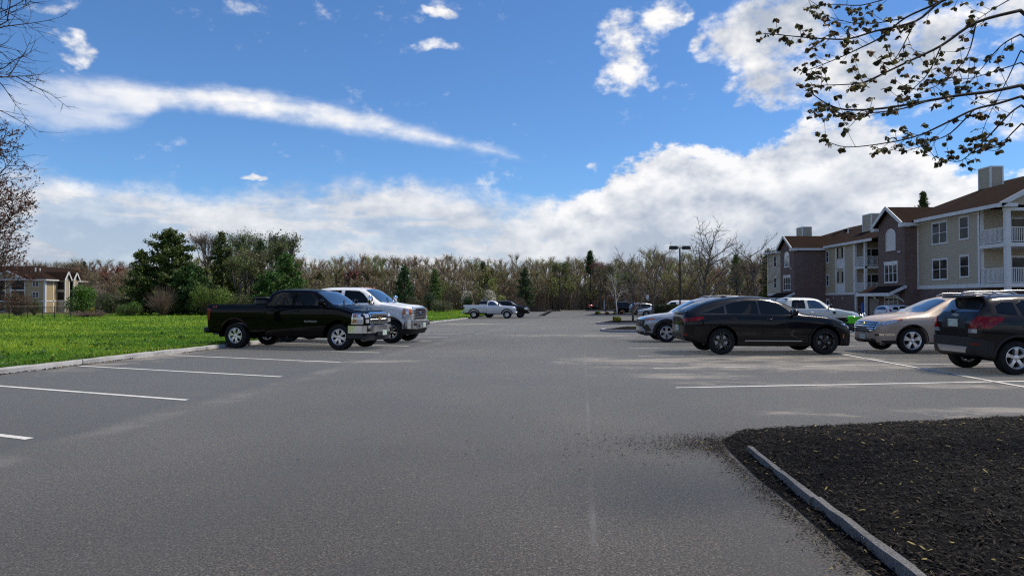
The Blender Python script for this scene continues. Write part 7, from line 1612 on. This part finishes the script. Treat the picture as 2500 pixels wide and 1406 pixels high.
# --- the wood behind the lot: one mass of brown, olive and red crowns
def woodland():
    r = np.random.default_rng(11); q = Quads(); trunks = MB(); TW = np.array([(.205, .168, .105), (.22, .18, .115), (.185, .16, .098), (.21, .17, .11)]); LF = {'bud': (.28, .215, .12), 'red': (.27, .13, .085), 'olive': (.22, .215, .075), 'green': (.21, .26, .065), 'tan': (.31, .26, .165)}
    rows = [(-3, 0.70, 3.6), (2, .88, 3.2), (7, .98, 3.2), (12, 1.04, 3.2), (18, 1.10, 3.4), (25, 1.15, 3.6), (33, 1.2, 4.0)]
    for dy, hk, sp in rows:
        px = -60.0
        while px < 1990:
            Yf = np.interp(px, [-60, 150, 300, 420, 740, 900, 1150, 1300, 1500, 1990], [235, 222, 150, 120, 118, 126, 134, 141, 146, 150]); Y = Yf + dy + r.uniform(-2, 2); X = pxX(px, Y)
            yt = np.interp(px, [-60, 160, 300, 500, 740, 900, 1150, 1330, 1480, 1600, 1750, 1880, 1990], [640, 645, 645, 640, 636, 630, 631, 634, 636, 622, 636, 616, 625]) + r.normal(0, 4); z0 = gz(X, Y); H = (topz(yt, Y) - z0) * hk * r.uniform(.90, 1.04) * (.93 if dy > 5 else .95)
            W = r.uniform(2.3, 3.8); u = r.random()
            if px < 320: kind = 'bud' if u < .35 else 'red' if u < .6 else 'tan' if u < .85 else 'olive'
            elif px < 1150: kind = 'tan' if u < .34 else 'bud' if u < .58 else 'olive' if u < .84 else 'red' if u < .87 else 'green'
            elif px < 1450: kind = 'bud' if u < .25 else 'tan' if u < .48 else 'olive' if u < .78 else 'green' if u < .96 else 'red'
            else: kind = 'olive' if u < .42 else 'green' if u < .58 else 'bud' if u < .82 else 'tan' if u < .95 else 'red'
            tw = TW[r.integers(0, 4)] * r.uniform(.85, 1.2)
            trunks.tube([(X, Y, z0 - .3), (X + r.uniform(-.3, .3), Y, z0 + H * .45), (X + r.uniform(-.4, .4), Y, z0 + H * .8)], [r.uniform(.09, .17), .09, .03], 4, cap=False)
            nl = 10; az = np.arange(nl) * 2.4 + r.uniform(0, 6); f = r.uniform(.14, .8, nl); e = np.stack([np.cos(az) * W * r.uniform(.4, .9, nl), np.sin(az) * W * r.uniform(.4, .9, nl), H * np.minimum(f + r.uniform(.12, .3, nl), .93)], 1); s0 = np.stack([0 * f, 0 * f, H * f], 1); O = np.array([X, Y, z0]); q.blades(s0 + O, e + O, .13, tw * .9, .2, r)
            n = 340; i = r.integers(0, nl, n); P = s0[i] + (e - s0)[i] * r.uniform(.25, 1, (n, 1)); D = r.normal(0, .30, (n, 3)) + (e - s0)[i] * .12; D[:, 2] = np.abs(D[:, 2]) + .8; D /= np.linalg.norm(D, axis=1, keepdims=True); Q = P + D * (H * r.uniform(.07, .19, n))[:, None]; Q[:, 2] = np.minimum(Q[:, 2], H * r.uniform(.92, 1.0, n)); q.blades(P + O, Q + O, .075, tw, .3, r)
            k = {'bud': 620, 'red': 640, 'olive': 760, 'green': 820, 'tan': 460}[kind]; i = r.integers(0, n, k); C = P[i] + (Q - P)[i] * r.uniform(.1, 1.05, (k, 1)) + r.normal(0, .22, (k, 3)); q.leaves(C + O, (.21 if kind in ('bud', 'tan') else .25), r, np.array(LF[kind]) * r.uniform(.85, 1.3), .65, var=.3)
            # undergrowth at its foot
            if dy < 14:
                k = 110; C = np.stack([r.normal(0, 2.0, k), r.normal(0, 1.4, k), r.uniform(.3, 5.5, k) * r.uniform(.5, 1)], 1); cl = np.array([(.16, .19, .055), (.19, .18, .07), (.14, .20, .05), (.22, .18, .11)])[r.integers(0, 4)]; q.leaves(C + O, .24, r, cl, .6, var=.35)
            if dy < 20:
                k = 90; C = np.stack([r.normal(0, 1.6, k), r.normal(0, 1.2, k), np.abs(r.normal(0, .7, k)) * r.uniform(.5, 1.6)], 1); cl = np.array([(.11, .12, .045), (.13, .10, .07), (.08, .11, .035)])[r.integers(0, 3)]; q.leaves(C + O, .30, r, cl, .6, var=.35)
                k = 150; P = np.stack([r.normal(0, 1.6, k), r.normal(0, 1.2, k), np.zeros(k)], 1); Q = P + np.stack([r.normal(0, .4, k), r.normal(0, .4, k), r.uniform(1.2, 5.5, k)], 1); q.blades(P + O, Q + O, .10, (.13, .105, .08), .3, r)
            px += sp * FPX / Y * r.uniform(.75, 1.25)
    root = empty('woodland', (0, 0, 0)); tag(root, 'spring woodland of brown, olive and reddish crowns behind the lot', 'woodland', kind='stuff')
    trunks.build('trunks', M_BARKD, root)['kind'] = 'stuff'; q.build('crowns', M_LEAF, root)['kind'] = 'stuff'
woodland()

# --- single trees one can pick out
pine('pine_tree', 'broad dark pine behind the tail of the black pickup', 418, 90, 566, 215, seed=3, dens=1.7, ragged=.3, base_frac=.03, size=.46)
pine('pine_tree', 'shorter pine leaning out at the left flank of the broad pine', 345, 88, 615, 110, seed=31, dens=1.1, ragged=.35, base_frac=.05)
pine('pine_tree', 'slim dark pine right of the broad pine', 541, 95, 569, 92, seed=4, dens=1.1, base_frac=.12)
pine('pine_tree', 'narrow spire of a spruce above the black pickup cab', 637, 96, 588, 62, seed=5, dens=.9, tint=(.018, .036, .016))
pine('pine_tree', 'rounded bright pine above the white pickup', 700, 92, 622, 118, seed=6, dens=1.3, tint=(.024, .058, .016), ragged=.22)
pine('pine_tree', 'dark pine standing in front of the woods right of the white pickup', 987, 118, 650, 66, seed=7, dens=1.0, tint=(.019, .043, .02))
pine('pine_tree', 'small green pine between the two dark pines', 1062, 124, 660, 44, seed=8, tint=(.036, .068, .020))
pine('pine_tree', 'dark pine at the wood edge behind the black capped pickup', 1282, 128, 655, 52, seed=9, dens=1.0, tint=(.020, .038, .019))
pine('pine_tree', 'dark pine crown half hidden in the woods above the blossom tree', 1180, 140, 642, 38, seed=10, base_frac=.45)
pine('pine_tree', 'tall bare stemmed pine topping the woods near the lane end', 1441, 143, 614, 46, seed=12, base_frac=.62, dens=1.0, tint=(.017, .040, .017))
pine('pine_tree', 'small young pine left of the red maple', 781, 120, 668, 24, seed=13)
pine('pine_tree', 'lone dark spruce behind the tan apartment building', 205, 214, 640, 34, seed=14, tint=(.02, .038, .02), size=.7)
pine('pine_tree', 'dark pine beside the end of the brown apartment wing', 1876, 112, 612, 56, seed=15, dens=1.0)
pine('pine_tree', 'pine top showing above the brown roof ridge', 2256, 118, 470, 62, seed=16, base_frac=.5, dens=1.2, size=.5)
pine('pine_tree', 'small green pine poking out of the woods beside the lamp post', 1798, 138, 622, 46, seed=17, base_frac=.4, tint=(.035, .062, .02))
broadleaf('budding_tree', 'bare grey tree rising between the broad and slim pines', 505, 104, 571, 95, (.20, .13, .10), 500, seed=21, ntw=2.2, tw=.045, trunk_h=.35)
broadleaf('budding_tree', 'olive hazed tree right of the slim pine', 600, 101, 570, 95, (.14, .19, .055), 2600, seed=22, ntw=2.2, tw=.045)
broadleaf('leafing_tree', 'dark leaved tree rising behind the rounded pine', 690, 104, 573, 95, (.085, .115, .05), 2400, seed=23, ntw=1.8, lsize=.26)
broadleaf('budding_tree', 'thin brown trunked tree above the black pickup cab', 588, 90, 628, 95, (.15, .20, .055), 1900, seed=24, ntw=2.0, trunk_h=.2)
broadleaf('red_maple', 'dark red maple at the left end of the woods', 286, 175, 650, 78, (.24, .075, .05), 1600, seed=25, lsize=.38, tw=.08)
broadleaf('red_maple', 'small dark red maple right of the young pine', 858, 124, 660, 30, (.20, .05, .05), 900, seed=26, lsize=.22)
broadleaf('red_maple', 'wine red tree at the wood edge beside the tall pine', 1466, 140, 640, 50, (.20, .05, .055), 900, seed=27)
broadleaf('leafing_tree', 'yellow green tree in the woods above the mulch heap', 1366, 136, 640, 62, (.125, .165, .035), 1700, seed=28, lsize=.24)
broadleaf('leafing_tree', 'pale olive tree left of the dark pine', 905, 128, 652, 70, (.15, .16, .05), 1300, seed=29)
broadleaf('leafing_tree', 'fresh green tree beyond the birch', 1520, 112, 668, 72, (.12, .17, .035), 1500, seed=30)
broadleaf('leafing_tree', 'olive leafed tree beside the fresh green tree', 1478, 122, 650, 66, (.12, .125, .04), 1100, seed=33)
broadleaf('budding_tree', 'leaning grey brown tree close to the brown apartment wing', 1826, 118, 640, 70, (.16, .13, .06), 700, seed=34, ntw=1.8)
broadleaf('budding_tree', 'cream budded tree behind the tan apartment roof', 175, 216, 640, 60, (.28, .24, .15), 900, seed=35, lsize=.4, tw=.08)
broadleaf('leafing_tree', 'olive green tree between the slim pine and the spruce', 572, 97, 600, 100, (.14, .21, .055), 3200, seed=36, ntw=2.6, trunk_h=.12)
broadleaf('budding_tree', 'grey brown thin stemmed tree left of the spruce', 612, 94, 610, 80, (.17, .19, .07), 2000, seed=37, ntw=2.6, trunk_h=.12)
broadleaf('leafing_tree', 'olive tree filling the gap behind the spruce', 662, 99, 590, 90, (.13, .18, .055), 2800, seed=38, ntw=2.4, trunk_h=.15)
pine('pine_tree', 'low spreading pine under the rounded bright pine', 660, 89, 668, 120, seed=39, dens=1.1, tint=(.022, .052, .016), base_frac=.03)
pine('pine_tree', 'dark pine filling the foot of the broad pine', 470, 87, 650, 150, seed=40, dens=1.2, base_frac=.02, tint=(.018, .042, .014))
# shrubs along the lawn edge, blossom trees
shrub('round_tree', 'round bright green tree in front of the tan building', 203, 112, 690, 90, (.070, .155, .020), 4200, .26, seed=41, cat='tree', ntw=60)
shrub('leafy_shrub', 'red brown leafing shrub behind the fence', 44, 82, 706, 100, (.14, .085, .045), 2200, .16, seed=42, ntw=260)
shrub('leafy_shrub', 'green leafed shrub at the right end of the fence thicket', 84, 84, 718, 40, (.10, .13, .035), 1000, .16, seed=43)
shrub('leafy_shrub', 'grey green thicket right of the round bright tree', 268, 96, 708, 90, (.085, .105, .045), 2600, .2, seed=44, ntw=240)
shrub('leafy_shrub', 'low bright green bush left of the bare brown shrub', 318, 84, 736, 78, (.075, .15, .025), 1800, .17, seed=45)
shrub('bare_shrub', 'bare brown fan shaped shrub before the broad pine', 398, 83, 690, 88, (.12, .10, .07), 300, .12, (.17, .125, .095), seed=46, ntw=420)
shrub('leafy_shrub', 'large yellow green bush behind the pickup tailgate', 512, 84, 682, 125, (.115, .185, .030), 3800, .18, seed=47, ntw=160)
shrub('leafy_shrub', 'dull green bush under the slim pine', 585, 86, 706, 90, (.085, .11, .035), 2000, .18, seed=48, ntw=200)
shrub('leafy_shrub', 'yellow green bush above the white pickup roof', 752, 96, 694, 70, (.14, .17, .045), 1600, .17, seed=49)
shrub('leafy_shrub', 'olive bush above the white pickup hood', 905, 104, 690, 80, (.105, .125, .045), 2200, .18, seed=50)
shrub('leafy_shrub', 'bright green bush at the white pickup nose', 952, 106, 712, 56, (.085, .14, .035), 1500, .18, seed=51)
shrub('leafy_shrub', 'grey olive thicket on the far lawn edge', 1010, 112, 726, 70, (.10, .10, .055), 1700, .18, seed=52)
shrub('leafy_shrub', 'round sage green bush on the far lawn edge', 1078, 110, 729, 66, (.14, .16, .08), 2000, .17, seed=53)
shrub('leafy_shrub', 'dark evergreen bush behind the sage bush', 1050, 118, 706, 50, (.035, .065, .025), 1600, .2, seed=54)
shrub('blossom_tree', 'white blossoming tree behind the silver white work truck', 1191, 112, 686, 52, (.60, .58, .47), 1900, .17, seed=55, cat='tree', ntw=240)
shrub('blossom_tree', 'smaller white blossom tree over a dark green bush', 1140, 111, 700, 44, (.50, .50, .38), 1000, .16, seed=56, cat='tree', ntw=180)
shrub('leafy_shrub', 'dark green bush under the smaller blossom tree', 1146, 109, 712, 36, (.035, .07, .025), 1200, .2, seed=57)
shrub('leafy_shrub', 'yellow green bush above the black capped pickup', 1224, 110, 712, 36, (.26, .29, .09), 1200, .16, seed=58)
shrub('bare_shrub', 'brown twiggy thicket left of the mulch heap', 1265, 122, 722, 50, (.11, .085, .06), 600, .16, (.13, .095, .08), seed=59, ntw=260)
shrub('bare_shrub', 'brown bramble strip right of the fence', 215, 78, 757, 110, (.15, .11, .08), 900, .13, (.17, .125, .10), seed=60, ntw=300)
shrub('leafy_shrub', 'small yellow flowering bush at the bramble strip', 226, 82, 748, 18, (.30, .27, .03), 400, .12, seed=61, ntw=30)
shrub('leafy_shrub', 'pink white blossoming shrub against the tan roof', 232, 128, 676, 60, (.46, .36, .33), 700, .2, (.15, .11, .10), seed=62, ntw=240)
# island planting
for lb, px, Y, yt, w, cl, sd in (('larger yellow green clipped shrub on the twin shrub island', 1509, 51.2, 772.5, 22, (.24, .25, .025), 71), ('smaller yellow shrub left on the twin shrub island', 1500, 52.0, 771.5, 13, (.22, .24, .025), 72),
        ('golden green shrub at the tip of the birch island', 1459, 88.6, 759.5, 18, (.17, .20, .03), 73), ('red leaved shrub on the birch island', 1482, 88.8, 761, 12, (.20, .09, .03), 74), ('low golden shrub at the birch foot', 1501, 88.6, 763.5, 13, (.17, .18, .03), 75),
        ('tuft of yellow grass on the island behind the silver crossover', 1545, 36.0, 797, 24, (.20, .20, .04), 76), ('dark red shrub beside the birch', 1518, 88.8, 757, 12, (.13, .06, .03), 77)):
    shrub('island_shrub', lb, px, Y, yt, w, cl, 1000, .07 if Y < 60 else .11, seed=sd, ntw=0, base=.22)
def hedge():
    Y = 79.0; X0, X1 = pxX(1596, Y), pxX(1700, Y); r = np.random.default_rng(80); root = empty('clipped_hedge', (X0, Y, gz(X0, Y))); tag(root, 'dark clipped hedge behind the silver crossover', 'hedge'); q = Quads(); n = 5200; L = X1 - X0
    C = r.random((n, 3)) * np.array([L, 1.1, 1.5]); k = r.integers(0, 3, n); C[k == 0, 2] = 1.45 + r.normal(0, .05, (k == 0).sum()); C[k == 1, 1] = r.normal(.02, .05, (k == 1).sum()); q.leaves(C, .12, r, (.035, .055, .018), .6, var=.4); q.build('foliage', M_LEAF, root)
    mb = MB(); mb.box(.1, L - .1, .12, 1.0, 0, 1.35); mb.build('core', M_BARKD, root)
hedge()
# --- bare island trees
def bare_tree(name, label, px, Y, ytop, seed, bark, spread=1.0, nch=(9, 7, 5), r0=.085, fork=.35, leaf=None, twr=.006):
    r = np.random.default_rng(seed); X = pxX(px, Y); z0 = gz(X, Y) + .1; H = topz(ytop, Y) - z0; root = empty(name, (X, Y, z0)); tag(root, label, 'tree')
    P = dict(levels=4, seg=[7, 6, 5, 4], nch=list(nch), ang=[48 * spread, 42, 40], lr=[.58, .50, .48], start=[fork, .2, .15], wig=[.07, .14, .18, .2], trop=[.05, .07, .04, .03], rr=[.5, .5, .5], rmin=twr, tip=.2, shrink=.45)
    br = grow(r, (0, 0, -.1), (r.uniform(-.06, .06), 0, 1), H * .86, r0, P); zm = max(p.z for pts, _, _ in br for p in pts); k = H / zm
    br = [([p * k for p in pts], rr, lv) for pts, rr, lv in br]
    wood(br, bark, root, (0, 0, 0), 0, 0, 'trunk'); wood(br, bark, root, (0, 0, 0), 1, 2, 'branches'); o = wood(br, bark, root, (0, 0, 0), 3, 3, 'twigs'); o['kind'] = 'stuff'
    if leaf: q = Quads(); T = tips(br, 3, 2, r); q.leaves(T, .07, r, leaf, .6); q.build('crown', M_LEAF, root)
bare_tree('bare_tree', 'largest bare tree right of the lamp post', 1712, 50, 528, 91, M_BARK, 1.0, (14, 9, 6), .14, .22, twr=.013)
bare_tree('bare_tree', 'bare tree left of the brown apartment wing', 1848, 50, 566, 92, M_BARK, 1.15, (10, 7, 5), .12, .3, twr=.013)
bare_tree('bare_tree', 'bare tree between the lamp post and the spindly tree', 1594, 68, 588, 93, M_BARK, 1.15, (11, 8, 5), .13, .3, twr=.016)
bare_tree('bare_tree', 'spindly bare tree on the twin shrub island', 1545, 52, 598, 94, M_BARK, .95, (12, 8, 5), .095, .15, twr=.012)
bare_tree('birch_tree', 'pale stemmed birch on the far island', 1506, 88.5, 640, 95, M_BIRCH, .7, (7, 6, 4), .10, .3, (.15, .17, .05), twr=.010)
# ------------------------------------------------------------------ foreground branch on the right, budding trees on the left edge
def maple():
    r = np.random.default_rng(101); T0 = Vector((6.9, 6.9, bed_z(np.array([6.9]), np.array([6.9]))[0])); root = empty('maple_tree', T0); tag(root, 'maple with young drooping leaves overhanging from the right', 'tree')
    W = lambda px, py, Y: at(px, py, Y)
    mains = [([(2500, 21), (2391, 51), (2305, 108), (2233, 143), (2164, 176), (2120, 196), (2087, 203), (2009, 206)], 6.2, 5.6, .016), ([(2500, -90), (2400, -40), (2305, 0), (2242, 48), (2144, 72), (2078, 91), (2015, 91), (1943, 85), (1875, 78)], 6.6, 5.9, .016),
             ([(2500, -110), (2400, -60), (2302, 0), (2218, 39), (2158, 87), (2099, 117), (2063, 134), (2000, 160), (1962, 172)], 6.5, 6.6, .014), ([(2500, 206), (2427, 221), (2353, 230), (2266, 245), (2158, 263), (2069, 266), (2020, 250), (1985, 225)], 6.0, 5.4, .017),
             ([(2500, 233), (2442, 251), (2383, 266), (2308, 302), (2248, 329), (2173, 347), (2069, 358), (2010, 338)], 6.9, 6.6, .015), ([(2266, 246), (2197, 266), (2123, 275), (2081, 282), (2009, 260)], 5.65, 5.2, .008), ([(2383, 266), (2326, 323), (2278, 344), (2218, 367), (2158, 361)], 6.75, 7.2, .008),
             ([(2500, 255), (2472, 275), (2415, 335), (2368, 379), (2338, 394), (2285, 382)], 6.4, 6.1, .009), ([(2500, 300), (2470, 330), (2440, 365), (2400, 362)], 6.0, 5.8, .007), ([(2242, 48), (2200, 128), (2179, 149)], 6.1, 5.9, .006), ([(2391, 51), (2368, 134), (2308, 197), (2270, 215)], 6.15, 5.7, .007),
             ([(2305, 108), (2272, 176), (2233, 215), (2200, 239)], 6.0, 5.8, .006), ([(2218, 39), (2150, 52), (2100, 54), (2040, 40), (2010, 28)], 6.5, 6.9, .006), ([(2302, 0), (2200, -12), (2110, 8), (2040, 6), (1975, 14)], 6.5, 6.2, .008), ([(2500, 80), (2450, 110), (2390, 180), (2330, 235)], 6.3, 6.8, .007), ([(2500, -20), (2430, 20), (2380, 55)], 6.8, 7.1, .007),
             ([(2500, 150), (2440, 170), (2370, 190), (2320, 186)], 6.5, 6.2, .007), ([(2500, 120), (2462, 200), (2420, 280), (2400, 330)], 6.7, 6.9, .006)]
    trunk = MB(); limb = MB(); tw = MB(); q = Quads(); spots = []
    trunk.tube([(0, 0, -.3), (.03, .02, .9), (-.05, 0, 1.9), (0, .05, 3.4), (.1, 0, 5.2)], [.17, .13, .115, .085, .04], 10)
    for (path, y0, y1, rad0) in mains:
        n = len(path); pts = [W(px, py, y0 + (y1 - y0) * i / (n - 1)) for i, (px, py) in enumerate(path)]
        # resample smoothly
        sm = []
        for i in range(n - 1):
            a, b, c, d = pts[max(i - 1, 0)], pts[i], pts[i + 1], pts[min(i + 2, n - 1)]
            for k in range(4):
                t = k / 4; sm.append(.5 * ((2 * b) + (c - a) * t + (2 * a - 5 * b + 4 * c - d) * t * t + (3 * b - a - 3 * c + d) * t ** 3))
        sm.append(pts[-1]); m = len(sm)
        rads = [max(rad0 * (1 - .85 * i / m), .0025) for i in range(m)]
        if path[0][0] >= 2500:
            s = T0 + Vector((0, 0, min(max(sm[0].z - 1.7, 1.6), 4.4))); sm2 = [s, s.lerp(sm[0], .5) + Vector((0, 0, .15)), sm[0]]; limb.tube([p - T0 for p in sm2], [rad0 * 1.9, rad0 * 1.4, rad0], 6)
        limb.tube([p - T0 for p in sm], rads, 6)
        for i in range(2, m):
            f = i / m
            for _ in range(2 if f > .25 else 1):
                if r.random() < .60:
                    d = (sm[i] - sm[i - 1]).normalized(); side = Vector(r.normal(0, 1, 3)); side = (side - d * side.dot(d)).normalized(); L = r.uniform(.05, .26) * (1.15 - .5 * f); p0 = sm[i]; p2 = p0 + d * L * .6 + side * L * .8 + Vector((0, 0, .3 * L)); p1 = p0.lerp(p2, .5) + Vector((0, 0, -.08 * L))
                    tw.tube([p - T0 for p in (p0, p1, p2)], [.0028, .002, .0016], 4, cap=False); spots.append(p2)
                    if r.random() < .3: spots.append(p1)
        spots.append(sm[-1])
    # clusters of small drooping leaves
    C = []; N = []; S = []
    for p in spots:
        k = int(r.integers(4, 8))
        for _ in range(k):
            d = Vector(r.normal(0, 1, 3)); d.z = -abs(d.z) * .7 - .25; d.normalize(); L = r.uniform(.028, .056); C.append(p + d * L * .55); N.append((d, L))
    V = []; F = []; T = []
    for c, (d, L) in zip(C, N):
        u = d.orthogonal().normalized(); a = r.uniform(0, 2 * math.pi); v = d.cross(u); s = u * math.cos(a) + v * math.sin(a); nrm = d.cross(s); w_ = L * r.uniform(.32, .5); b = len(V); p0 = c - d * L * .5; fold = nrm * (w_ * .35)
        V += [p0, c - d * L * .12 + s * w_ + fold, c + d * L * .2 + s * w_ * .75 + fold, c + d * L * .5, c + d * L * .2 - s * w_ * .75 + fold, c - d * L * .12 - s * w_ + fold, c + d * L * .05]
        F += [(b, b + 1, b + 6), (b + 1, b + 2, b + 6), (b + 2, b + 3, b + 6), (b + 3, b + 4, b + 6), (b + 4, b + 5, b + 6), (b + 5, b, b + 6)]
        t = np.array([(.095, .082, .032), (.105, .068, .040), (.080, .088, .030)])[r.integers(0, 3)] * r.uniform(.6, 1.2); T += [t] * 7
    trunk.build('trunk', M_BARKD, root, smooth=True); limb.build('limbs', M_BARKD, root, smooth=True); tw.build('twigs', M_BARKD, root)['kind'] = 'stuff'
    o = np_mesh('leaves', np.array([(v - T0)[:] for v in V]), np.array(F), mat('young_leaf', rough=.5, spec=.3, fn=tinted(.5)), root, tint=np.array(T)); o['kind'] = 'stuff'
maple()
def edge_tree(label, X, Y, H, seed, bud, nb, lsize, ang, nch, r0=.14, start=.3, twr=.006, lean=0.0, lr=(.62, .5, .45), trop=(.04, .05, .02, .0)):
    r = np.random.default_rng(seed); z0 = gz(X, Y) + .1; root = empty('budding_maple', (X, Y, z0)); tag(root, label, 'tree')
    P = dict(levels=4, seg=[8, 7, 5, 4], nch=list(nch), ang=[ang, 40, 38], lr=list(lr), start=[start, .15, .12], wig=[.05, .10, .14, .16], trop=list(trop), rr=[.42, .5, .5], rmin=twr, tip=.2, shrink=.4)
    br = grow(r, (0, 0, -.1), (lean, 0, 1), H * .82, r0, P); wood(br, M_BARKD, root, (0, 0, 0), 0, 0, 'trunk'); wood(br, M_BARKD, root, (0, 0, 0), 1, 2, 'branches'); wood(br, M_BARKD, root, (0, 0, 0), 3, 3, 'twigs')['kind'] = 'stuff'
    q = Quads(); T = tips(br, 3, nb, r); T = T + r.normal(0, .02, T.shape); q.leaves(T, lsize, r, np.array([bud])[np.zeros(len(T), int)] * r.uniform(.6, 1.3, (len(T), 1)), .55, var=.2); q.build('crown', M_LEAF, root)
edge_tree('red budded maple crown at the left edge over the fence', -24.3, 30, 10.0, 121, (.125, .055, .043), 7, .085, 68, (34, 15, 8), .15, .14, twr=.008, lr=(.50, .46, .40))
edge_tree('bare dark branches reaching in from the upper left edge', -15.0, 14.5, 11.5, 122, (.050, .032, .026), 2, .035, 62, (22, 11, 7), .15, .40, twr=.008, lr=(.60, .5, .42))

# ------------------------------------------------------------------ grass
def grass():
    r = np.random.default_rng(131); M_GRASS = mat('grass_blade', rough=.55, spec=.3, fn=tinted(.4)); q = Quads()
    def field(n, ylo, yhi, power, h, w):
        y = ylo + (yhi - ylo) * r.random(n) ** power; xr_ = np.array([kerb_x(v) for v in y]) - .22; xl = np.maximum(-.80 * y - 3, -60); x = xr_ + (xl - xr_) * r.random(n) ** 1.15; ok = xl < xr_; x, y = x[ok], y[ok]; n = len(x)
        z = np.array([gz(a, b) for a, b in zip(x, y)]) + .095
        pn = np.sin(x * .55 + 1.3 * np.sin(y * .33)) * np.cos(y * .42 + .8 * np.sin(x * .27)) + .5 * np.sin(x * 1.7 + y * 1.1) * np.sin(y * 1.9 - x * .6); hh = h * r.uniform(.6, 1.4, n) * (1 + .25 * pn); P = np.stack([x, y, z], 1); D = r.normal(0, .38, (n, 3)); D[:, 2] = 1; D /= np.linalg.norm(D, axis=1, keepdims=True); Q = P + D * hh[:, None]
        k = np.clip(.48 + .60 * pn + r.normal(0, .22, n), 0, 1)[:, None]; t = np.array([.110, .250, .026]) * (1 - k) + np.array([.33, .46, .045]) * k; q.blades(P, Q, w * (1 + (y - 12) / 30), t, .25, r)
    field(90000, 10, 34, 1.2, .085, .022); field(70000, 26, 128, 1.7, .11, .045)
    o = q.build('grass', M_GRASS); tag(o, 'short bright green grass blades over the lawn', 'grass', kind='stuff')
    # broad leaved weeds along the kerb
    q = Quads(); n = 5200; y = r.uniform(9, 60, n) ** 1.0; x = np.array([kerb_x(v) for v in y]) - .24 - np.abs(r.normal(0, .22, n)); C = np.stack([x, y, np.array([gz(a, b) for a, b in zip(x, y)]) + .10 + np.abs(r.normal(0, .05, n))], 1); U = rand_dirs(r, n, 1.2); cl = (.6 + .8 * r.random(n))[:, None]; q.leaves(C, .075, r, np.array([.095, .16, .028]) * cl, .7, N=U, var=.3)
    m_ = 60
    for i in range(m_):
        cy = r.uniform(10, 40); cx = kerb_x(cy) - r.uniform(.3, 9); k = 40; C = np.array([cx, cy, gz(cx, cy) + .1]) + np.abs(r.normal(0, 1, (k, 3))) * np.array([.12, .12, .09]) * np.where(r.random((k, 3)) < .5, [[-1, -1, 1]], [[1, 1, 1]]); q.leaves(C, .10, r, (.05, .11, .02), .5, N=rand_dirs(r, k, .8), var=.35)
    tag(q.build('weeds', M_LEAF), 'low leafy weeds fringing the left kerb', 'weeds', kind='stuff')
    q = Quads(); n = 600; y = 12 + 45 * r.random(n) ** 1.4; xr_ = np.array([kerb_x(v) for v in y]) - .6; x = xr_ + (np.maximum(-.8 * y - 2, -55) - xr_) * r.random(n); C = np.stack([x, y, np.array([gz(a, b) for a, b in zip(x, y)]) + .10 + r.uniform(.04, .10, n)], 1); q.leaves(C, .045, r, (.55, .42, .02), .95, N=rand_dirs(r, n, 2), var=.2)
    tag(q.build('dandelion_flowers', M_LEAF), 'yellow dandelion heads dotted over the lawn', 'flowers', kind='stuff')
grass()
